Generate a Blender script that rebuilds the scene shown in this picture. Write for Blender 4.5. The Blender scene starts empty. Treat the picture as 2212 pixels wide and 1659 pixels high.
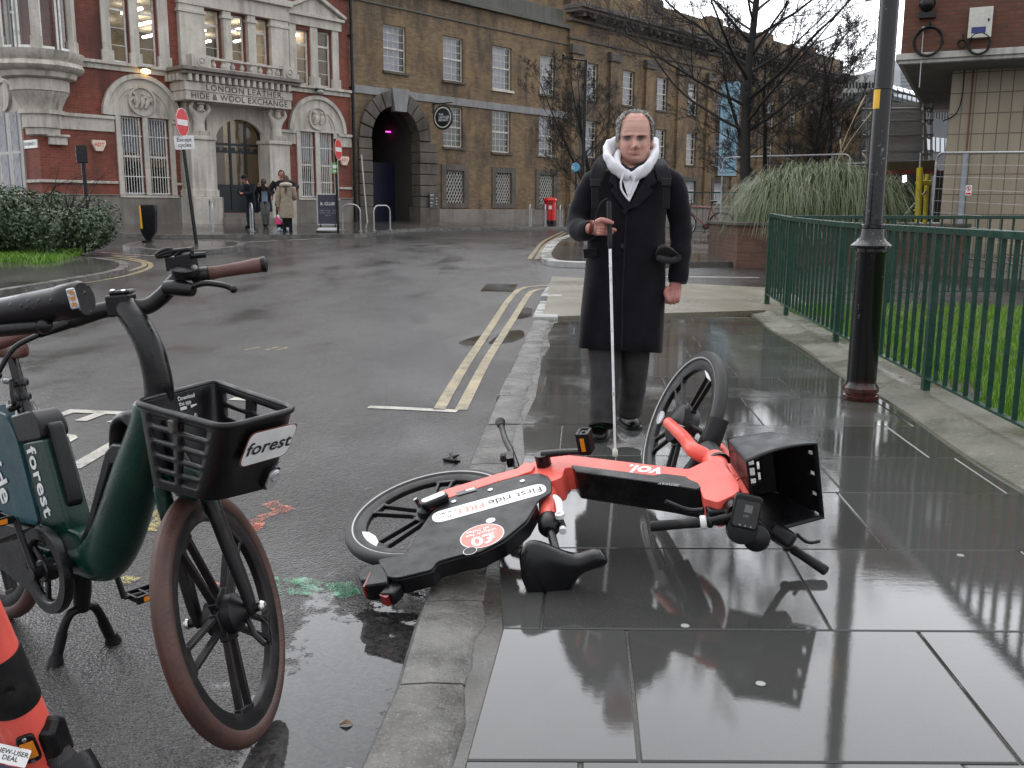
import bpy, bmesh, math, random
import numpy as np
from mathutils import Vector, Matrix

# ---------------------------------------------------------------- camera, world, light
F_PX, CAM_H = 2050.0, 1.28                      # focal length in pixels of a 2212-wide picture
PITCH, ROLL = math.atan((829.5 - 450) / F_PX), math.radians(.34)
sc = bpy.context.scene
COL = sc.collection
cam_d = bpy.data.cameras.new("camera")
cam = bpy.data.objects.new("camera", cam_d)
COL.objects.link(cam)
cam_d.sensor_width = 36.0
cam_d.lens = 36.0 * F_PX / 2212.0
cam_d.clip_start, cam_d.clip_end = .05, 3000
RC = Matrix.Rotation(math.pi / 2 - PITCH, 3, 'X') @ Matrix.Rotation(ROLL, 3, 'Z')
cam.matrix_world = Matrix.Translation((0, 0, CAM_H)) @ RC.to_4x4()
sc.camera = cam
SUN_EL, SUN_AZ = math.radians(62), math.radians(-25)    # high ahead, veiled by cloud
w = bpy.data.worlds.new("World")
sc.world = w
w.use_nodes = True
nt = w.node_tree
for n in list(nt.nodes): nt.nodes.remove(n)
out = nt.nodes.new('ShaderNodeOutputWorld')
sky = nt.nodes.new('ShaderNodeTexSky')
sky.sky_type = 'NISHITA'
sky.sun_disc = False
sky.sun_elevation, sky.sun_rotation = SUN_EL, SUN_AZ
sky.dust_density = 6
bg1 = nt.nodes.new('ShaderNodeBackground')
bg1.inputs[1].default_value = .1
nt.links.new(sky.outputs[0], bg1.inputs[0])
tc = nt.nodes.new('ShaderNodeTexCoord')
sep = nt.nodes.new('ShaderNodeSeparateXYZ')
nt.links.new(tc.outputs['Generated'], sep.inputs[0])
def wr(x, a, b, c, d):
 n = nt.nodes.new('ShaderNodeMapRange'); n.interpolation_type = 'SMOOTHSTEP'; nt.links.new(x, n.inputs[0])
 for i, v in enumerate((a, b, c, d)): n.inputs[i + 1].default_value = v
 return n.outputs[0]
def wm(op, a, b):
 n = nt.nodes.new('ShaderNodeMath'); n.operation = op
 for i, x in enumerate((a, b)):
  if isinstance(x, (int, float)): n.inputs[i].default_value = x
  else: nt.links.new(x, n.inputs[i])
 return n.outputs[0]
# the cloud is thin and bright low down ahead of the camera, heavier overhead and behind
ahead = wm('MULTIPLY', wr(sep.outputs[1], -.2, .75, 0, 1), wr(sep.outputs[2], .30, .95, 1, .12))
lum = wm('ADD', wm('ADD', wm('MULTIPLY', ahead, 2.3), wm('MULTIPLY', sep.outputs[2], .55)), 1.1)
cn = nt.nodes.new('ShaderNodeTexNoise')
cn.inputs['Scale'].default_value = 2.2
cn.inputs['Detail'].default_value = 5
nt.links.new(tc.outputs['Generated'], cn.inputs[0])
mr = nt.nodes.new('ShaderNodeMapRange')
mr.inputs[1].default_value, mr.inputs[2].default_value = .3, .7
mr.inputs[3].default_value, mr.inputs[4].default_value = .88, 1.1
nt.links.new(cn.outputs[0], mr.inputs[0])
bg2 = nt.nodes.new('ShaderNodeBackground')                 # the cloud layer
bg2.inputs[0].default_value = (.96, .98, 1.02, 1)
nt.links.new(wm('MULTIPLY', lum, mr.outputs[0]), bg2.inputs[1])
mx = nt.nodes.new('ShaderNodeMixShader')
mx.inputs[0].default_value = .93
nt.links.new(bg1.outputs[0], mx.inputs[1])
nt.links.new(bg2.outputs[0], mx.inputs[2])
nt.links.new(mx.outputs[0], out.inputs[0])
sun_d = bpy.data.lights.new("sun", 'SUN')
sun_d.energy, sun_d.angle, sun_d.color = .5, math.radians(40), (1, .97, .93)
sun = bpy.data.objects.new("sun", sun_d)
COL.objects.link(sun)
sun.rotation_euler = (math.pi / 2 - SUN_EL, 0, math.pi - SUN_AZ)
sc.view_settings.view_transform = 'Standard'
sc.view_settings.look = 'None'
sc.view_settings.exposure = 0.0
sc.view_settings.gamma = 1.0
sc.cycles.max_bounces = 8
sc.cycles.transparent_max_bounces = 16
sc.cycles.sample_clamp_indirect = 6
sc.cycles.use_denoising = True

# ---------------------------------------------------------------- from a pixel of the photograph to a place
O = Vector((0, 0, CAM_H))
def ray(x, y): return RC @ Vector(((x - 1106.0) / F_PX, -(y - 829.5) / F_PX, -1.0))
def at_z(x, y, z=0.0):
 d = ray(x, y); return O + d * ((z - CAM_H) / d.z)
def at_y(x, y, Y):
 d = ray(x, y); return O + d * (Y / d.y)
def at_plane(x, y, p, n):
 d = ray(x, y); return O + d * ((Vector(p) - O).dot(n) / d.dot(n))
def sm(a, b, t):
 t = min(1.0, max(0.0, (t - a) / (b - a))); return t * t * (3 - 2 * t)
AF = math.radians(41)
FO = Vector((-5.99, 36.0, .72))                               # foot of the facade where the two buildings meet
FD = Vector((math.sin(AF), math.cos(AF), 0))                   # along the facade, away
FN = Vector((-math.cos(AF), math.sin(AF), 0))                  # into the buildings
def gz(x, y):
 """height of the pavements; the street climbs a little towards the old buildings"""
 r = Vector((x, y, 0)) - FO
 q, s = -(r.x * FN.x + r.y * FN.y), r.x * FD.x + r.y * FD.y
 return .5 * sm(9, 24, y) + .24 * sm(5.5, .5, q) * (1 - sm(2, 16, s)) if q > -40 else .74
def G(x, y, dz=0.0):
 d = ray(x, y); t, st = 1.0, .25
 while t < 160:
  p = O + d * t
  if p.z < gz(p.x, p.y) + dz: break
  t += st
 a, b = t - st, t
 for _ in range(30):
  m = (a + b) / 2; p = O + d * m
  if p.z < gz(p.x, p.y) + dz: b = m
  else: a = m
 return O + d * b
def z1(x, y): return (x * .3516, y * .3516)
def z2(x, y): return (734.4 + x * .3333, y * .3333)
def z3(x, y): return (1192.3 + x * .4609, y * .4609)
def z8(x, y): return (1175 + x * .4794, 207.4 + y * .4794)
def FP(p, q=0.0):
 """a facade point (s, z) standing q metres proud of the wall"""
 P = at_plane(p[0], p[1], FO - FN * q, FN); r = P - FO
 return (r.x * FD.x + r.y * FD.y, P.z)
RD = -.09                                                      # road surface below pavement

# ---------------------------------------------------------------- mesh helpers
class MB:
 def __init__(s): s.v, s.f, s.m = [], [], []
 def add(s, vs, fs, mi=0):
  o = len(s.v); s.v += [Vector(v) for v in vs]
  s.f += [tuple(i + o for i in f) for f in fs]; s.m += [mi] * len(fs); return s
 def obox(s, c, ax, ay, az, sx, sy, sz, mi=0):
  c = Vector(c); ax, ay, az = Vector(ax) * sx / 2, Vector(ay) * sy / 2, Vector(az) * sz / 2
  vs = [c + ax * i + ay * j + az * k for k in (-1, 1) for j in (-1, 1) for i in (-1, 1)]
  return s.add(vs, [(0, 2, 3, 1), (4, 5, 7, 6), (0, 1, 5, 4), (2, 6, 7, 3), (0, 4, 6, 2), (1, 3, 7, 5)], mi)
 def box(s, x0, x1, y0, y1, z0, z1, mi=0):
  return s.obox(((x0 + x1) / 2, (y0 + y1) / 2, (z0 + z1) / 2), (1, 0, 0), (0, 1, 0), (0, 0, 1), x1 - x0, y1 - y0, z1 - z0, mi)
 def loft(s, rings, closed=True, cap=True, mi=0):
  n = len(rings[0]); vs = [p for r in rings for p in r]; fs = []
  for i in range(len(rings) - 1):
   for j in range(n if closed else n - 1):
    k = (j + 1) % n
    fs.append((i * n + j, i * n + k, (i + 1) * n + k, (i + 1) * n + j))
  if cap and closed:
   fs.append(tuple(range(n - 1, -1, -1))); fs.append(tuple((len(rings) - 1) * n + j for j in range(n)))
  return s.add(vs, fs, mi)
 def tube(s, pts, r, seg=10, cap=True, mi=0, up=None, flat=1.0):
  """swept tube; r one radius or one per point; flat squeezes it along its second axis"""
  pts = [Vector(p) for p in pts]
  rs = list(np.interp(np.linspace(0, 1, len(pts)), np.linspace(0, 1, len(r)), r)) if isinstance(r, (list, tuple)) else [r] * len(pts)
  rings, ref = [], None
  for i, p in enumerate(pts):
   t = (pts[min(i + 1, len(pts) - 1)] - pts[max(i - 1, 0)])
   t = t.normalized() if t.length > 1e-9 else Vector((0, 0, 1))
   if ref is None:
    ref = Vector(up) if up is not None else (Vector((0, 0, 1)) if abs(t.z) < .9 else Vector((1, 0, 0)))
   a = ref - t * ref.dot(t)
   a = a.normalized() if a.length > 1e-6 else t.orthogonal().normalized()
   b = t.cross(a); ref = a
   rings.append([p + (a * math.cos(2 * math.pi * k / seg) * flat + b * math.sin(2 * math.pi * k / seg)) * rs[i] for k in range(seg)])
  return s.loft(rings, True, cap, mi)
 def lathe(s, prof, c, ax=(0, 0, 1), seg=24, cap=True, mi=0, closed=False, ref=None):
  """profile of (radius, height) turned about an axis"""
  ax = Vector(ax).normalized(); c = Vector(c)
  a = (Vector(ref) - ax * Vector(ref).dot(ax)).normalized() if ref is not None else ax.orthogonal().normalized()
  b = ax.cross(a)
  rings = [[c + ax * h + (a * math.cos(2 * math.pi * k / seg) + b * math.sin(2 * math.pi * k / seg)) * r for k in range(seg)] for r, h in prof]
  if closed: rings.append(rings[0]); cap = False
  return s.loft(rings, True, cap, mi)
 def prism(s, pts, n, t0, t1, mi=0):
  """polygon of 3D points thickened along n from t0 to t1"""
  n = Vector(n); k = len(pts); pts = [Vector(p) for p in pts]
  ar = Vector()
  for i in range(k): ar += pts[i].cross(pts[(i + 1) % k])
  if ar.dot(n) < 0: pts = pts[::-1]
  vs = [p + n * t0 for p in pts] + [p + n * t1 for p in pts]
  fs = [tuple(range(k - 1, -1, -1)), tuple(range(k, 2 * k))] + [(i, (i + 1) % k, k + (i + 1) % k, k + i) for i in range(k)]
  return s.add(vs, fs, mi)
 def quad(s, a, b, c, d, mi=0): return s.add([a, b, c, d], [(0, 1, 2, 3)], mi)
 def ball(s, c, r, seg=12, rings=8, mi=0, ax=None):
  c = Vector(c); r = (r, r, r) if not isinstance(r, (tuple, list)) else r
  A = ax or (Vector((1, 0, 0)), Vector((0, 1, 0)), Vector((0, 0, 1)))
  rr = []
  for i in range(rings + 1):
   th = math.pi * min(max(i / rings, .02), .98)
   rr.append([c + A[0] * r[0] * math.sin(th) * math.cos(2 * math.pi * k / seg) + A[1] * r[1] * math.sin(th) * math.sin(2 * math.pi * k / seg) - A[2] * r[2] * math.cos(th) for k in range(seg)])
  return s.loft(rr, True, True, mi)

MW = {}                                                       # world matrix of every parent
def thing(name, label, cat, loc=(0, 0, 0), rot=None, group=None):
 o = bpy.data.objects.new(name, None); COL.objects.link(o)
 m = Matrix.Translation(Vector(loc))
 if rot is not None: m = m @ rot.to_4x4()
 o.matrix_world = m; MW[o] = m
 o.empty_display_size = .1
 tag(o, label, cat, group); return o
def tag(o, label, cat, group=None, kind=None):
 o['label'] = label; o['category'] = cat
 if group: o['group'] = group
 if kind: o['kind'] = kind
 return o
def build(name, mb, mat, parent=None, smooth=None, bevel=0, local=False, kind=None, label=None, seg=2):
 """link one mesh object; coordinates are world ones unless local is set"""
 me = bpy.data.meshes.new(name)
 vs = mb.v
 m = MW.get(parent) if parent is not None else None
 if m is not None and not local:
  mi = m.inverted(); vs = [mi @ v for v in vs]
 me.from_pydata([tuple(v) for v in vs], [], mb.f)
 mats = mat if isinstance(mat, (list, tuple)) else [mat]
 for k in mats: me.materials.append(k)
 if len(mats) > 1: me.polygons.foreach_set('material_index', mb.m)
 bm = bmesh.new(); bm.from_mesh(me)
 bmesh.ops.recalc_face_normals(bm, faces=bm.faces)
 bm.to_mesh(me); bm.free()
 if smooth:
  me.polygons.foreach_set('use_smooth', [True] * len(me.polygons))
  me.set_sharp_from_angle(angle=math.radians(smooth))
 me.update()
 o = bpy.data.objects.new(name, me); COL.objects.link(o)
 if parent is not None: o.parent = parent; MW[o] = MW.get(parent, Matrix())
 else: MW[o] = Matrix()
 if bevel:
  b = o.modifiers.new('bevel', 'BEVEL'); b.width = bevel; b.segments = seg; b.limit_method = 'ANGLE'; b.angle_limit = math.radians(40)
  b.harden_normals = False
 if kind: o['kind'] = kind
 if label: o['label'] = label
 return o
def pieces(name, mb, mat, parent, gap=.03, **k):
 """separate pieces of one mesh become parts of their own"""
 par = list(range(len(mb.v)))
 def fnd(i):
  while par[i] != i: par[i] = par[par[i]]; i = par[i]
  return i
 for f in mb.f:
  for i in f[1:]: par[fnd(i)] = fnd(f[0])
 bx = {}
 for i, v in enumerate(mb.v):
  r = fnd(i); b = bx.setdefault(r, [v.copy(), v.copy()])
  for c in range(3): b[0][c] = min(b[0][c], v[c]); b[1][c] = max(b[1][c], v[c])
 ks = list(bx); cl = {r: r for r in ks}
 def fc(r):
  while cl[r] != r: r = cl[r]
  return r
 for i, a in enumerate(ks):
  for b in ks[:i]:
   if all(bx[a][0][c] - gap <= bx[b][1][c] and bx[b][0][c] - gap <= bx[a][1][c] for c in range(3)): cl[fc(a)] = fc(b)
 out = {}
 for f in mb.f: out.setdefault(fc(fnd(f[0])), []).append(f)
 for fs in out.values():
  ids = sorted({i for f in fs for i in f}); mp_ = {i: j for j, i in enumerate(ids)}
  m2 = MB(); m2.add([mb.v[i] for i in ids], [tuple(mp_[i] for i in f) for f in fs]); build(name, m2, mat, parent, **k)
def skin_mesh(nodes, edges, radii, root=0, sub=2):
 """grow one continuous surface over a skeleton; returns (verts, faces)"""
 me = bpy.data.meshes.new('tmp'); me.from_pydata([tuple(n) for n in nodes], edges, [])
 o = bpy.data.objects.new('tmp', me); COL.objects.link(o)
 o.modifiers.new('s', 'SKIN')
 if not me.skin_vertices: me.skin_vertices.new()
 for i, sv in enumerate(me.skin_vertices[0].data):
  r = radii[i]; sv.radius = r if isinstance(r, (tuple, list)) else (r, r); sv.use_root = (i == root)
 if sub:
  d = o.modifiers.new('d', 'SUBSURF'); d.levels = sub; d.render_levels = sub
 dg = bpy.context.evaluated_depsgraph_get(); dg.update()
 ev = o.evaluated_get(dg); m = ev.to_mesh()
 vs = [v.co.copy() for v in m.vertices]; fs = [tuple(p.vertices) for p in m.polygons]
 ev.to_mesh_clear(); bpy.data.objects.remove(o); bpy.data.meshes.remove(me)
 return vs, fs
def remesh(vs, fs, voxel, smooth_it=0):
 me = bpy.data.meshes.new('tmp'); me.from_pydata([tuple(v) for v in vs], [], fs)
 o = bpy.data.objects.new('tmp', me); COL.objects.link(o)
 r = o.modifiers.new('r', 'REMESH'); r.mode = 'VOXEL'; r.voxel_size = voxel
 if smooth_it:
  q = o.modifiers.new('q', 'SMOOTH'); q.factor = .5; q.iterations = smooth_it
 dg = bpy.context.evaluated_depsgraph_get(); dg.update()
 ev = o.evaluated_get(dg); m = ev.to_mesh()
 v2 = [v.co.copy() for v in m.vertices]; f2 = [tuple(p.vertices) for p in m.polygons]
 ev.to_mesh_clear(); bpy.data.objects.remove(o); bpy.data.meshes.remove(me)
 return v2, f2
def text(name, s, org, xd, yd, size, mat, parent=None, bold=0.0, lift=.0015, align='CENTER', local=False, sx=1.0, space=1.0, kind=None, line=1.0):
 """flat lettering lying on the plane of xd, yd"""
 cu = bpy.data.curves.new('tmp', 'FONT'); cu.body = s; cu.size = size; cu.align_x = align; cu.align_y = 'CENTER'
 cu.offset = bold * size; cu.space_character = space; cu.space_line = line; cu.resolution_u = 3
 o = bpy.data.objects.new('tmp', cu); COL.objects.link(o)
 dg = bpy.context.evaluated_depsgraph_get(); dg.update()
 ev = o.evaluated_get(dg); m = ev.to_mesh()
 xd, yd = Vector(xd).normalized(), Vector(yd).normalized(); n = xd.cross(yd).normalized(); org = Vector(org)
 vs = [org + xd * v.co.x * sx + yd * v.co.y + n * lift for v in m.vertices]; fs = [tuple(p.vertices) for p in m.polygons]
 ev.to_mesh_clear(); bpy.data.objects.remove(o); bpy.data.curves.remove(cu)
 mb = MB(); mb.add(vs, fs)
 return build(name, mb, mat, parent, local=local, kind=kind)
def bez(p0, p1, p2, n=8):
 p0, p1, p2 = Vector(p0), Vector(p1), Vector(p2)
 return [p0 * (1 - t) ** 2 + p1 * 2 * t * (1 - t) + p2 * t * t for t in [i / n for i in range(n + 1)]]
def smooth_path(pts, n=4):
 """Catmull-Rom through the points"""
 P = [Vector(p) for p in pts]; out = []
 for i in range(len(P) - 1):
  a, b, c, d = P[max(i - 1, 0)], P[i], P[i + 1], P[min(i + 2, len(P) - 1)]
  for k in range(n):
   t = k / n
   out.append(.5 * ((2 * b) + (c - a) * t + (2 * a - 5 * b + 4 * c - d) * t * t + (3 * b - a - 3 * c + d) * t ** 3))
 return out + [P[-1]]
def round_poly(pts, r, n=4):
 """2D outline with its corners rounded"""
 out = []; k = len(pts)
 for i in range(k):
  p, a, b = Vector(pts[i]).to_2d(), Vector(pts[i - 1]).to_2d(), Vector(pts[(i + 1) % k]).to_2d()
  ri = r[i] if isinstance(r, (list, tuple)) else r
  u, v = (a - p), (b - p); ri = min(ri, u.length * .49, v.length * .49)
  if ri < 1e-5: out.append(p); continue
  A, B = p + u.normalized() * ri, p + v.normalized() * ri
  for j in range(n + 1):
   t = j / n; out.append(A * (1 - t) ** 2 + p * 2 * t * (1 - t) + B * t * t)
 return out
def rrect(w, h, r, n=4): return round_poly([(-w / 2, -h / 2), (w / 2, -h / 2), (w / 2, h / 2), (-w / 2, h / 2)], r, n)
def copy_tree(o, parent=None):
 c = o.copy(); COL.objects.link(c)
 if parent is not None: c.parent = parent
 for ch in list(o.children): copy_tree(ch, c)
 return c

# ---------------------------------------------------------------- materials
def mk(name):
 m = bpy.data.materials.new(name); m.use_nodes = True
 t = m.node_tree; return m, t, t.nodes['Principled BSDF']
def nn(t, kind, **kw):
 n = t.nodes.new('ShaderNode' + kind)
 for k, v in kw.items():
  if k in n.inputs.keys() if isinstance(k, str) else False: n.inputs[k].default_value = v
  else: setattr(n, k, v)
 return n
def mathn(t, op, a, b=None, c=None, clamp=False):
 n = t.nodes.new('ShaderNodeMath'); n.operation = op; n.use_clamp = clamp
 for i, x in enumerate((a, b, c)):
  if x is None: continue
  if isinstance(x, (int, float)): n.inputs[i].default_value = x
  else: t.links.new(x, n.inputs[i])
 return n.outputs[0]
def rng(t, x, a, b, c, d):
 n = t.nodes.new('ShaderNodeMapRange'); t.links.new(x, n.inputs[0])
 for i, v in enumerate((a, b, c, d)): n.inputs[i + 1].default_value = v
 return n.outputs[0]
def mixc(t, f, a, b, mode='MIX'):
 n = t.nodes.new('ShaderNodeMix'); n.data_type = 'RGBA'; n.blend_type = mode
 for i, x in ((0, f), (6, a), (7, b)):
  if isinstance(x, (int, float)): n.inputs[i].default_value = x
  elif isinstance(x, tuple): n.inputs[i].default_value = x if len(x) == 4 else x + (1,)
  else: t.links.new(x, n.inputs[i])
 return n.outputs[2]
def coords(t, scale=None, kind='Object'):
 c = t.nodes.new('ShaderNodeTexCoord').outputs[kind]
 if scale is None: return c
 m = t.nodes.new('ShaderNodeMapping'); t.links.new(c, m.inputs[0])
 m.inputs['Scale'].default_value = scale if isinstance(scale, tuple) else (scale,) * 3
 return m.outputs[0]
def noise(t, co, scale, detail=3, rough=.55, out=0):
 n = t.nodes.new('ShaderNodeTexNoise'); t.links.new(co, n.inputs[0])
 n.inputs['Scale'].default_value = scale; n.inputs['Detail'].default_value = detail; n.inputs['Roughness'].default_value = rough
 return n.outputs[out]
def bump(t, h, strength, dist, prev=None):
 n = t.nodes.new('ShaderNodeBump'); n.inputs['Strength'].default_value = strength; n.inputs['Distance'].default_value = dist
 t.links.new(h, n.inputs['Height'])
 if prev is not None: t.links.new(prev, n.inputs['Normal'])
 return n.outputs[0]
def drops(t, co, scale=70, keep=.5):
 """height of rain drops standing on a surface"""
 v = t.nodes.new('ShaderNodeTexVoronoi'); t.links.new(co, v.inputs[0]); v.inputs['Scale'].default_value = scale
 d = rng(t, v.outputs['Distance'], .12, .34, 1, 0)
 s = t.nodes.new('ShaderNodeSeparateColor'); t.links.new(v.outputs['Color'], s.inputs[0])
 k = mathn(t, 'GREATER_THAN', s.outputs[0], 1 - keep)
 return mathn(t, 'MULTIPLY', d, k)
def M(name, col, rough=.5, metal=0.0, var=.12, vs=9.0, bs=60.0, bstr=.15, bd=.002, wet=0, dirt=None, ds=3.0, spec=.5, coat=0.0, rv=.12):
 """plain surface with uneven tone, gloss and relief; wet adds standing rain drops, dirt a second tone in patches"""
 m, t, p = mk(name); co = coords(t)
 n1 = noise(t, co, vs, 4)
 lo, hi = tuple(c * (1 - var) for c in col), tuple(min(1, c * (1 + var)) for c in col)
 c = mixc(t, rng(t, n1, .3, .7, 0, 1), lo, hi)
 if dirt:
  n2 = noise(t, co, ds, 6, .65)
  c = mixc(t, rng(t, n2, .52, .68, 0, .8), c, dirt)
 t.links.new(c, p.inputs['Base Color'])
 t.links.new(rng(t, noise(t, co, vs * 1.7, 3), .3, .7, max(.02, rough - rv), min(1, rough + rv)), p.inputs['Roughness'])
 p.inputs['Metallic'].default_value = metal
 p.inputs['Specular IOR Level'].default_value = spec
 if coat: p.inputs['Coat Weight'].default_value = coat; p.inputs['Coat Roughness'].default_value = .08
 b = None
 if bstr: b = bump(t, noise(t, co, bs, 3), bstr, bd)
 if wet: b = bump(t, drops(t, co, wet * 1.5, .4), .5, .0012, b)
 if b is not None: t.links.new(b, p.inputs['Normal'])
 return m
def emis(name, col, s):
 m, t, p = mk(name); p.inputs['Base Color'].default_value = col + (1,)
 p.inputs['Emission Color'].default_value = col + (1,); p.inputs['Emission Strength'].default_value = s; return m
# ---------------------------------------------------------------- ground materials
def mat_asphalt():
 m, t, p = mk('wet_asphalt'); co = coords(t)
 big = noise(t, coords(t, (.5, .22, 1)), 1.6, 5, .6)
 patch = rng(t, big, .42, .62, 0, 1)
 c = mixc(t, patch, (.019, .0185, .020), (.054, .052, .052))
 agg = nn(t, 'TexVoronoi'); t.links.new(co, agg.inputs[0]); agg.inputs['Scale'].default_value = 95
 s = nn(t, 'SeparateColor'); t.links.new(agg.outputs['Color'], s.inputs[0])
 c = mixc(t, mathn(t, 'MULTIPLY', s.outputs[0], .5), c, (.085, .08, .076))
 t.links.new(c, p.inputs['Base Color'])
 wet = rng(t, noise(t, coords(t, (1.0, .55, 1)), 1.3, 4, .55), .40, .66, 0, 1)      # standing film of water
 s = nn(t, 'SeparateXYZ'); t.links.new(co, s.inputs[0])
 dx_ = mathn(t, 'MULTIPLY', mathn(t, 'ABSOLUTE', mathn(t, 'ADD', s.outputs[0], .50)), 3.0); dy_ = mathn(t, 'MULTIPLY', mathn(t, 'ABSOLUTE', mathn(t, 'ADD', s.outputs[1], -2.45)), .95)
 pud = rng(t, mathn(t, 'ADD', mathn(t, 'MAXIMUM', dx_, dy_), mathn(t, 'MULTIPLY_ADD', noise(t, co, 5, 6, .7), 2.6, -1.3)), .62, .92, 1, 0)   # gutter puddle by the near kerb
 wet = mathn(t, 'MAXIMUM', wet, mathn(t, 'MULTIPLY', pud, 1.5))
 t.links.new(rng(t, wet, 0, 1.5, .25, .03), p.inputs['Roughness'])
 p.inputs['IOR'].default_value = 1.36
 fine = mathn(t, 'ADD', mathn(t, 'ADD', noise(t, co, 60, 4, .65), mathn(t, 'MULTIPLY', noise(t, co, 24, 2, .5), .9)), mathn(t, 'MULTIPLY', agg.outputs['Distance'], .8))
 n = nn(t, 'Bump'); n.inputs['Distance'].default_value = .006
 t.links.new(fine, n.inputs['Height']); t.links.new(rng(t, wet, 0, 1.5, .95, .01), n.inputs['Strength'])
 n2 = nn(t, 'Bump'); n2.inputs['Distance'].default_value = .012; t.links.new(noise(t, co, 7, 3), n2.inputs['Height']); t.links.new(rng(t, wet, 0, 1.5, .3, .01), n2.inputs['Strength']); t.links.new(n.outputs[0], n2.inputs['Normal'])
 t.links.new(n2.outputs[0], p.inputs['Normal']); return m
def mat_slab():
 m, t, p = mk('wet_paving_stone'); co = coords(t)
 at = nn(t, 'Attribute'); at.attribute_name = 'tint'
 sx = nn(t, 'SeparateXYZ'); t.links.new(co, sx.inputs[0])
 c = mixc(t, at.outputs['Fac'], (.040, .0405, .0395), (.072, .073, .072))
 c = mixc(t, rng(t, noise(t, co, 2.2, 6, .7), .35, .7, 0, .6), c, (.062, .060, .056))
 c = mixc(t, rng(t, noise(t, co, 300, 2), .62, .75, 0, .5), c, (.15, .15, .14))
 edge = mathn(t, 'SUBTRACT', sx.outputs[0], mathn(t, 'MULTIPLY_ADD', sx.outputs[1], .072, 1.95))
 moss = mathn(t, 'MULTIPLY', rng(t, edge, -.5, .55, 0, 1), rng(t, noise(t, co, 2.6, 6, .7), .38, .6, 0, 1))
 c = mixc(t, moss, c, (.045, .046, .012))
 t.links.new(c, p.inputs['Base Color'])
 dry = rng(t, noise(t, coords(t, (1, .75, 1)), 1.1, 5, .6), .5, .66, 0, 1)
 far = rng(t, sx.outputs[1], 3.6, 5.6, 0, 1)
 dry = mathn(t, 'MULTIPLY', dry, mathn(t, 'MULTIPLY_ADD', far, .92, .08))
 dry = mathn(t, 'MAXIMUM', dry, mathn(t, 'MULTIPLY', moss, .8))
 t.links.new(rng(t, dry, 0, 1, .035, .17), p.inputs['Roughness'])
 p.inputs['IOR'].default_value = 1.5
 riv = noise(t, coords(t, (3, 11, 3)), 2.0, 5, .7)
 n = nn(t, 'Bump'); n.inputs['Distance'].default_value = .010
 t.links.new(riv, n.inputs['Height']); t.links.new(mathn(t, 'MULTIPLY_ADD', dry, .22, .012), n.inputs['Strength'])
 b = bump(t, noise(t, co, 38, 2), .05, .0012, n.outputs[0])
 b = bump(t, noise(t, co, 260, 2), .05, .0006, b)
 t.links.new(b, p.inputs['Normal']); return m
def mat_wet(name, c1, c2, scale, rough=(.1, .4), bs=30, bstr=.3, bd=.006, ior=1.4):
 m, t, p = mk(name); co = coords(t)
 n = noise(t, co, scale, 6, .65)
 c = mixc(t, rng(t, n, .35, .65, 0, 1), c1, c2)
 c = mixc(t, rng(t, noise(t, co, scale * 30, 2), .6, .72, 0, .5), c, tuple(min(1, x * 2.2) for x in c2))
 t.links.new(c, p.inputs['Base Color'])
 t.links.new(rng(t, noise(t, co, scale * .7, 4), .38, .62, *rough), p.inputs['Roughness'])
 p.inputs['IOR'].default_value = ior
 t.links.new(bump(t, noise(t, co, bs, 5, .65), bstr, bd), p.inputs['Normal']); return m
ASPH = mat_asphalt()
SLAB = mat_slab()
KERB = mat_wet('granite_kerb', (.055, .052, .047), (.16, .155, .145), 5, (.12, .42), 38, .9, .012)
KERBW = mat_wet('pale_kerb', (.28, .28, .27), (.42, .42, .41), 3, (.15, .45), 40, .25, .004)
CONC = mat_wet('mossy_concrete', (.085, .085, .060), (.17, .165, .135), 1.8, (.12, .5), 25, .4, .008)
GROUT = mat_wet('dark_mortar', (.035, .032, .027), (.075, .07, .06), 4, (.1, .4), 40, .5, .006)
COBB = mat_wet('exposed_aggregate', (.10, .095, .05), (.21, .19, .15), 1.2, (.25, .5), 55, .9, .02)
FARP = mat_wet('far_wet_paving', (.050, .046, .042), (.085, .08, .073), .8, (.05, .22), 9, .05, .003)
PATCH = mat_wet('dark_repair_patch', (.016, .015, .014), (.028, .027, .026), 2, (.06, .2), 60, .2, .003)
SOIL = mat_wet('wet_soil', (.022, .017, .012), (.06, .045, .03), 2.5, (.4, .8), 30, .8, .02)
def mat_paint(name, col, wear=.5):
 m, t, p = mk(name); co = coords(t)
 n = mathn(t, 'ADD', mathn(t, 'MULTIPLY', noise(t, co, 7, 5, .7), .5), mathn(t, 'MULTIPLY', noise(t, co, 70, 3, .7), .5))
 f = rng(t, n, wear - .07, wear + .07, 0, 1)
 c = mixc(t, rng(t, noise(t, co, 3, 4), .3, .7, 0, 1), tuple(x * .72 for x in col), col)
 t.links.new(mixc(t, f, c, (.05, .048, .045)), p.inputs['Base Color'])
 p.inputs['Roughness'].default_value = .3; p.inputs['IOR'].default_value = 1.38
 t.links.new(bump(t, noise(t, co, 80, 3), .4, .004), p.inputs['Normal']); return m
YEL = mat_paint('worn_yellow_paint', (.44, .36, .20), .53)
WHT = mat_paint('worn_white_paint', (.56, .54, .48), .56)
def mat_spray(name, col):
 m, t, p = mk(name); co = coords(t)
 p.inputs['Base Color'].default_value = col + (1,); p.inputs['Roughness'].default_value = .4
 tr = nn(t, 'BsdfTransparent'); mxn = nn(t, 'MixShader')
 n = mathn(t, 'ADD', mathn(t, 'MULTIPLY', noise(t, co, 30, 4, .75), .5), mathn(t, 'MULTIPLY', noise(t, co, 220, 2), .5))
 t.links.new(rng(t, n, .47, .60, 0, .85), mxn.inputs[0])
 t.links.new(tr.outputs[0], mxn.inputs[1]); t.links.new(p.outputs[0], mxn.inputs[2])
 t.links.new(mxn.outputs[0], t.nodes['Material Output'].inputs[0]); return m

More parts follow.
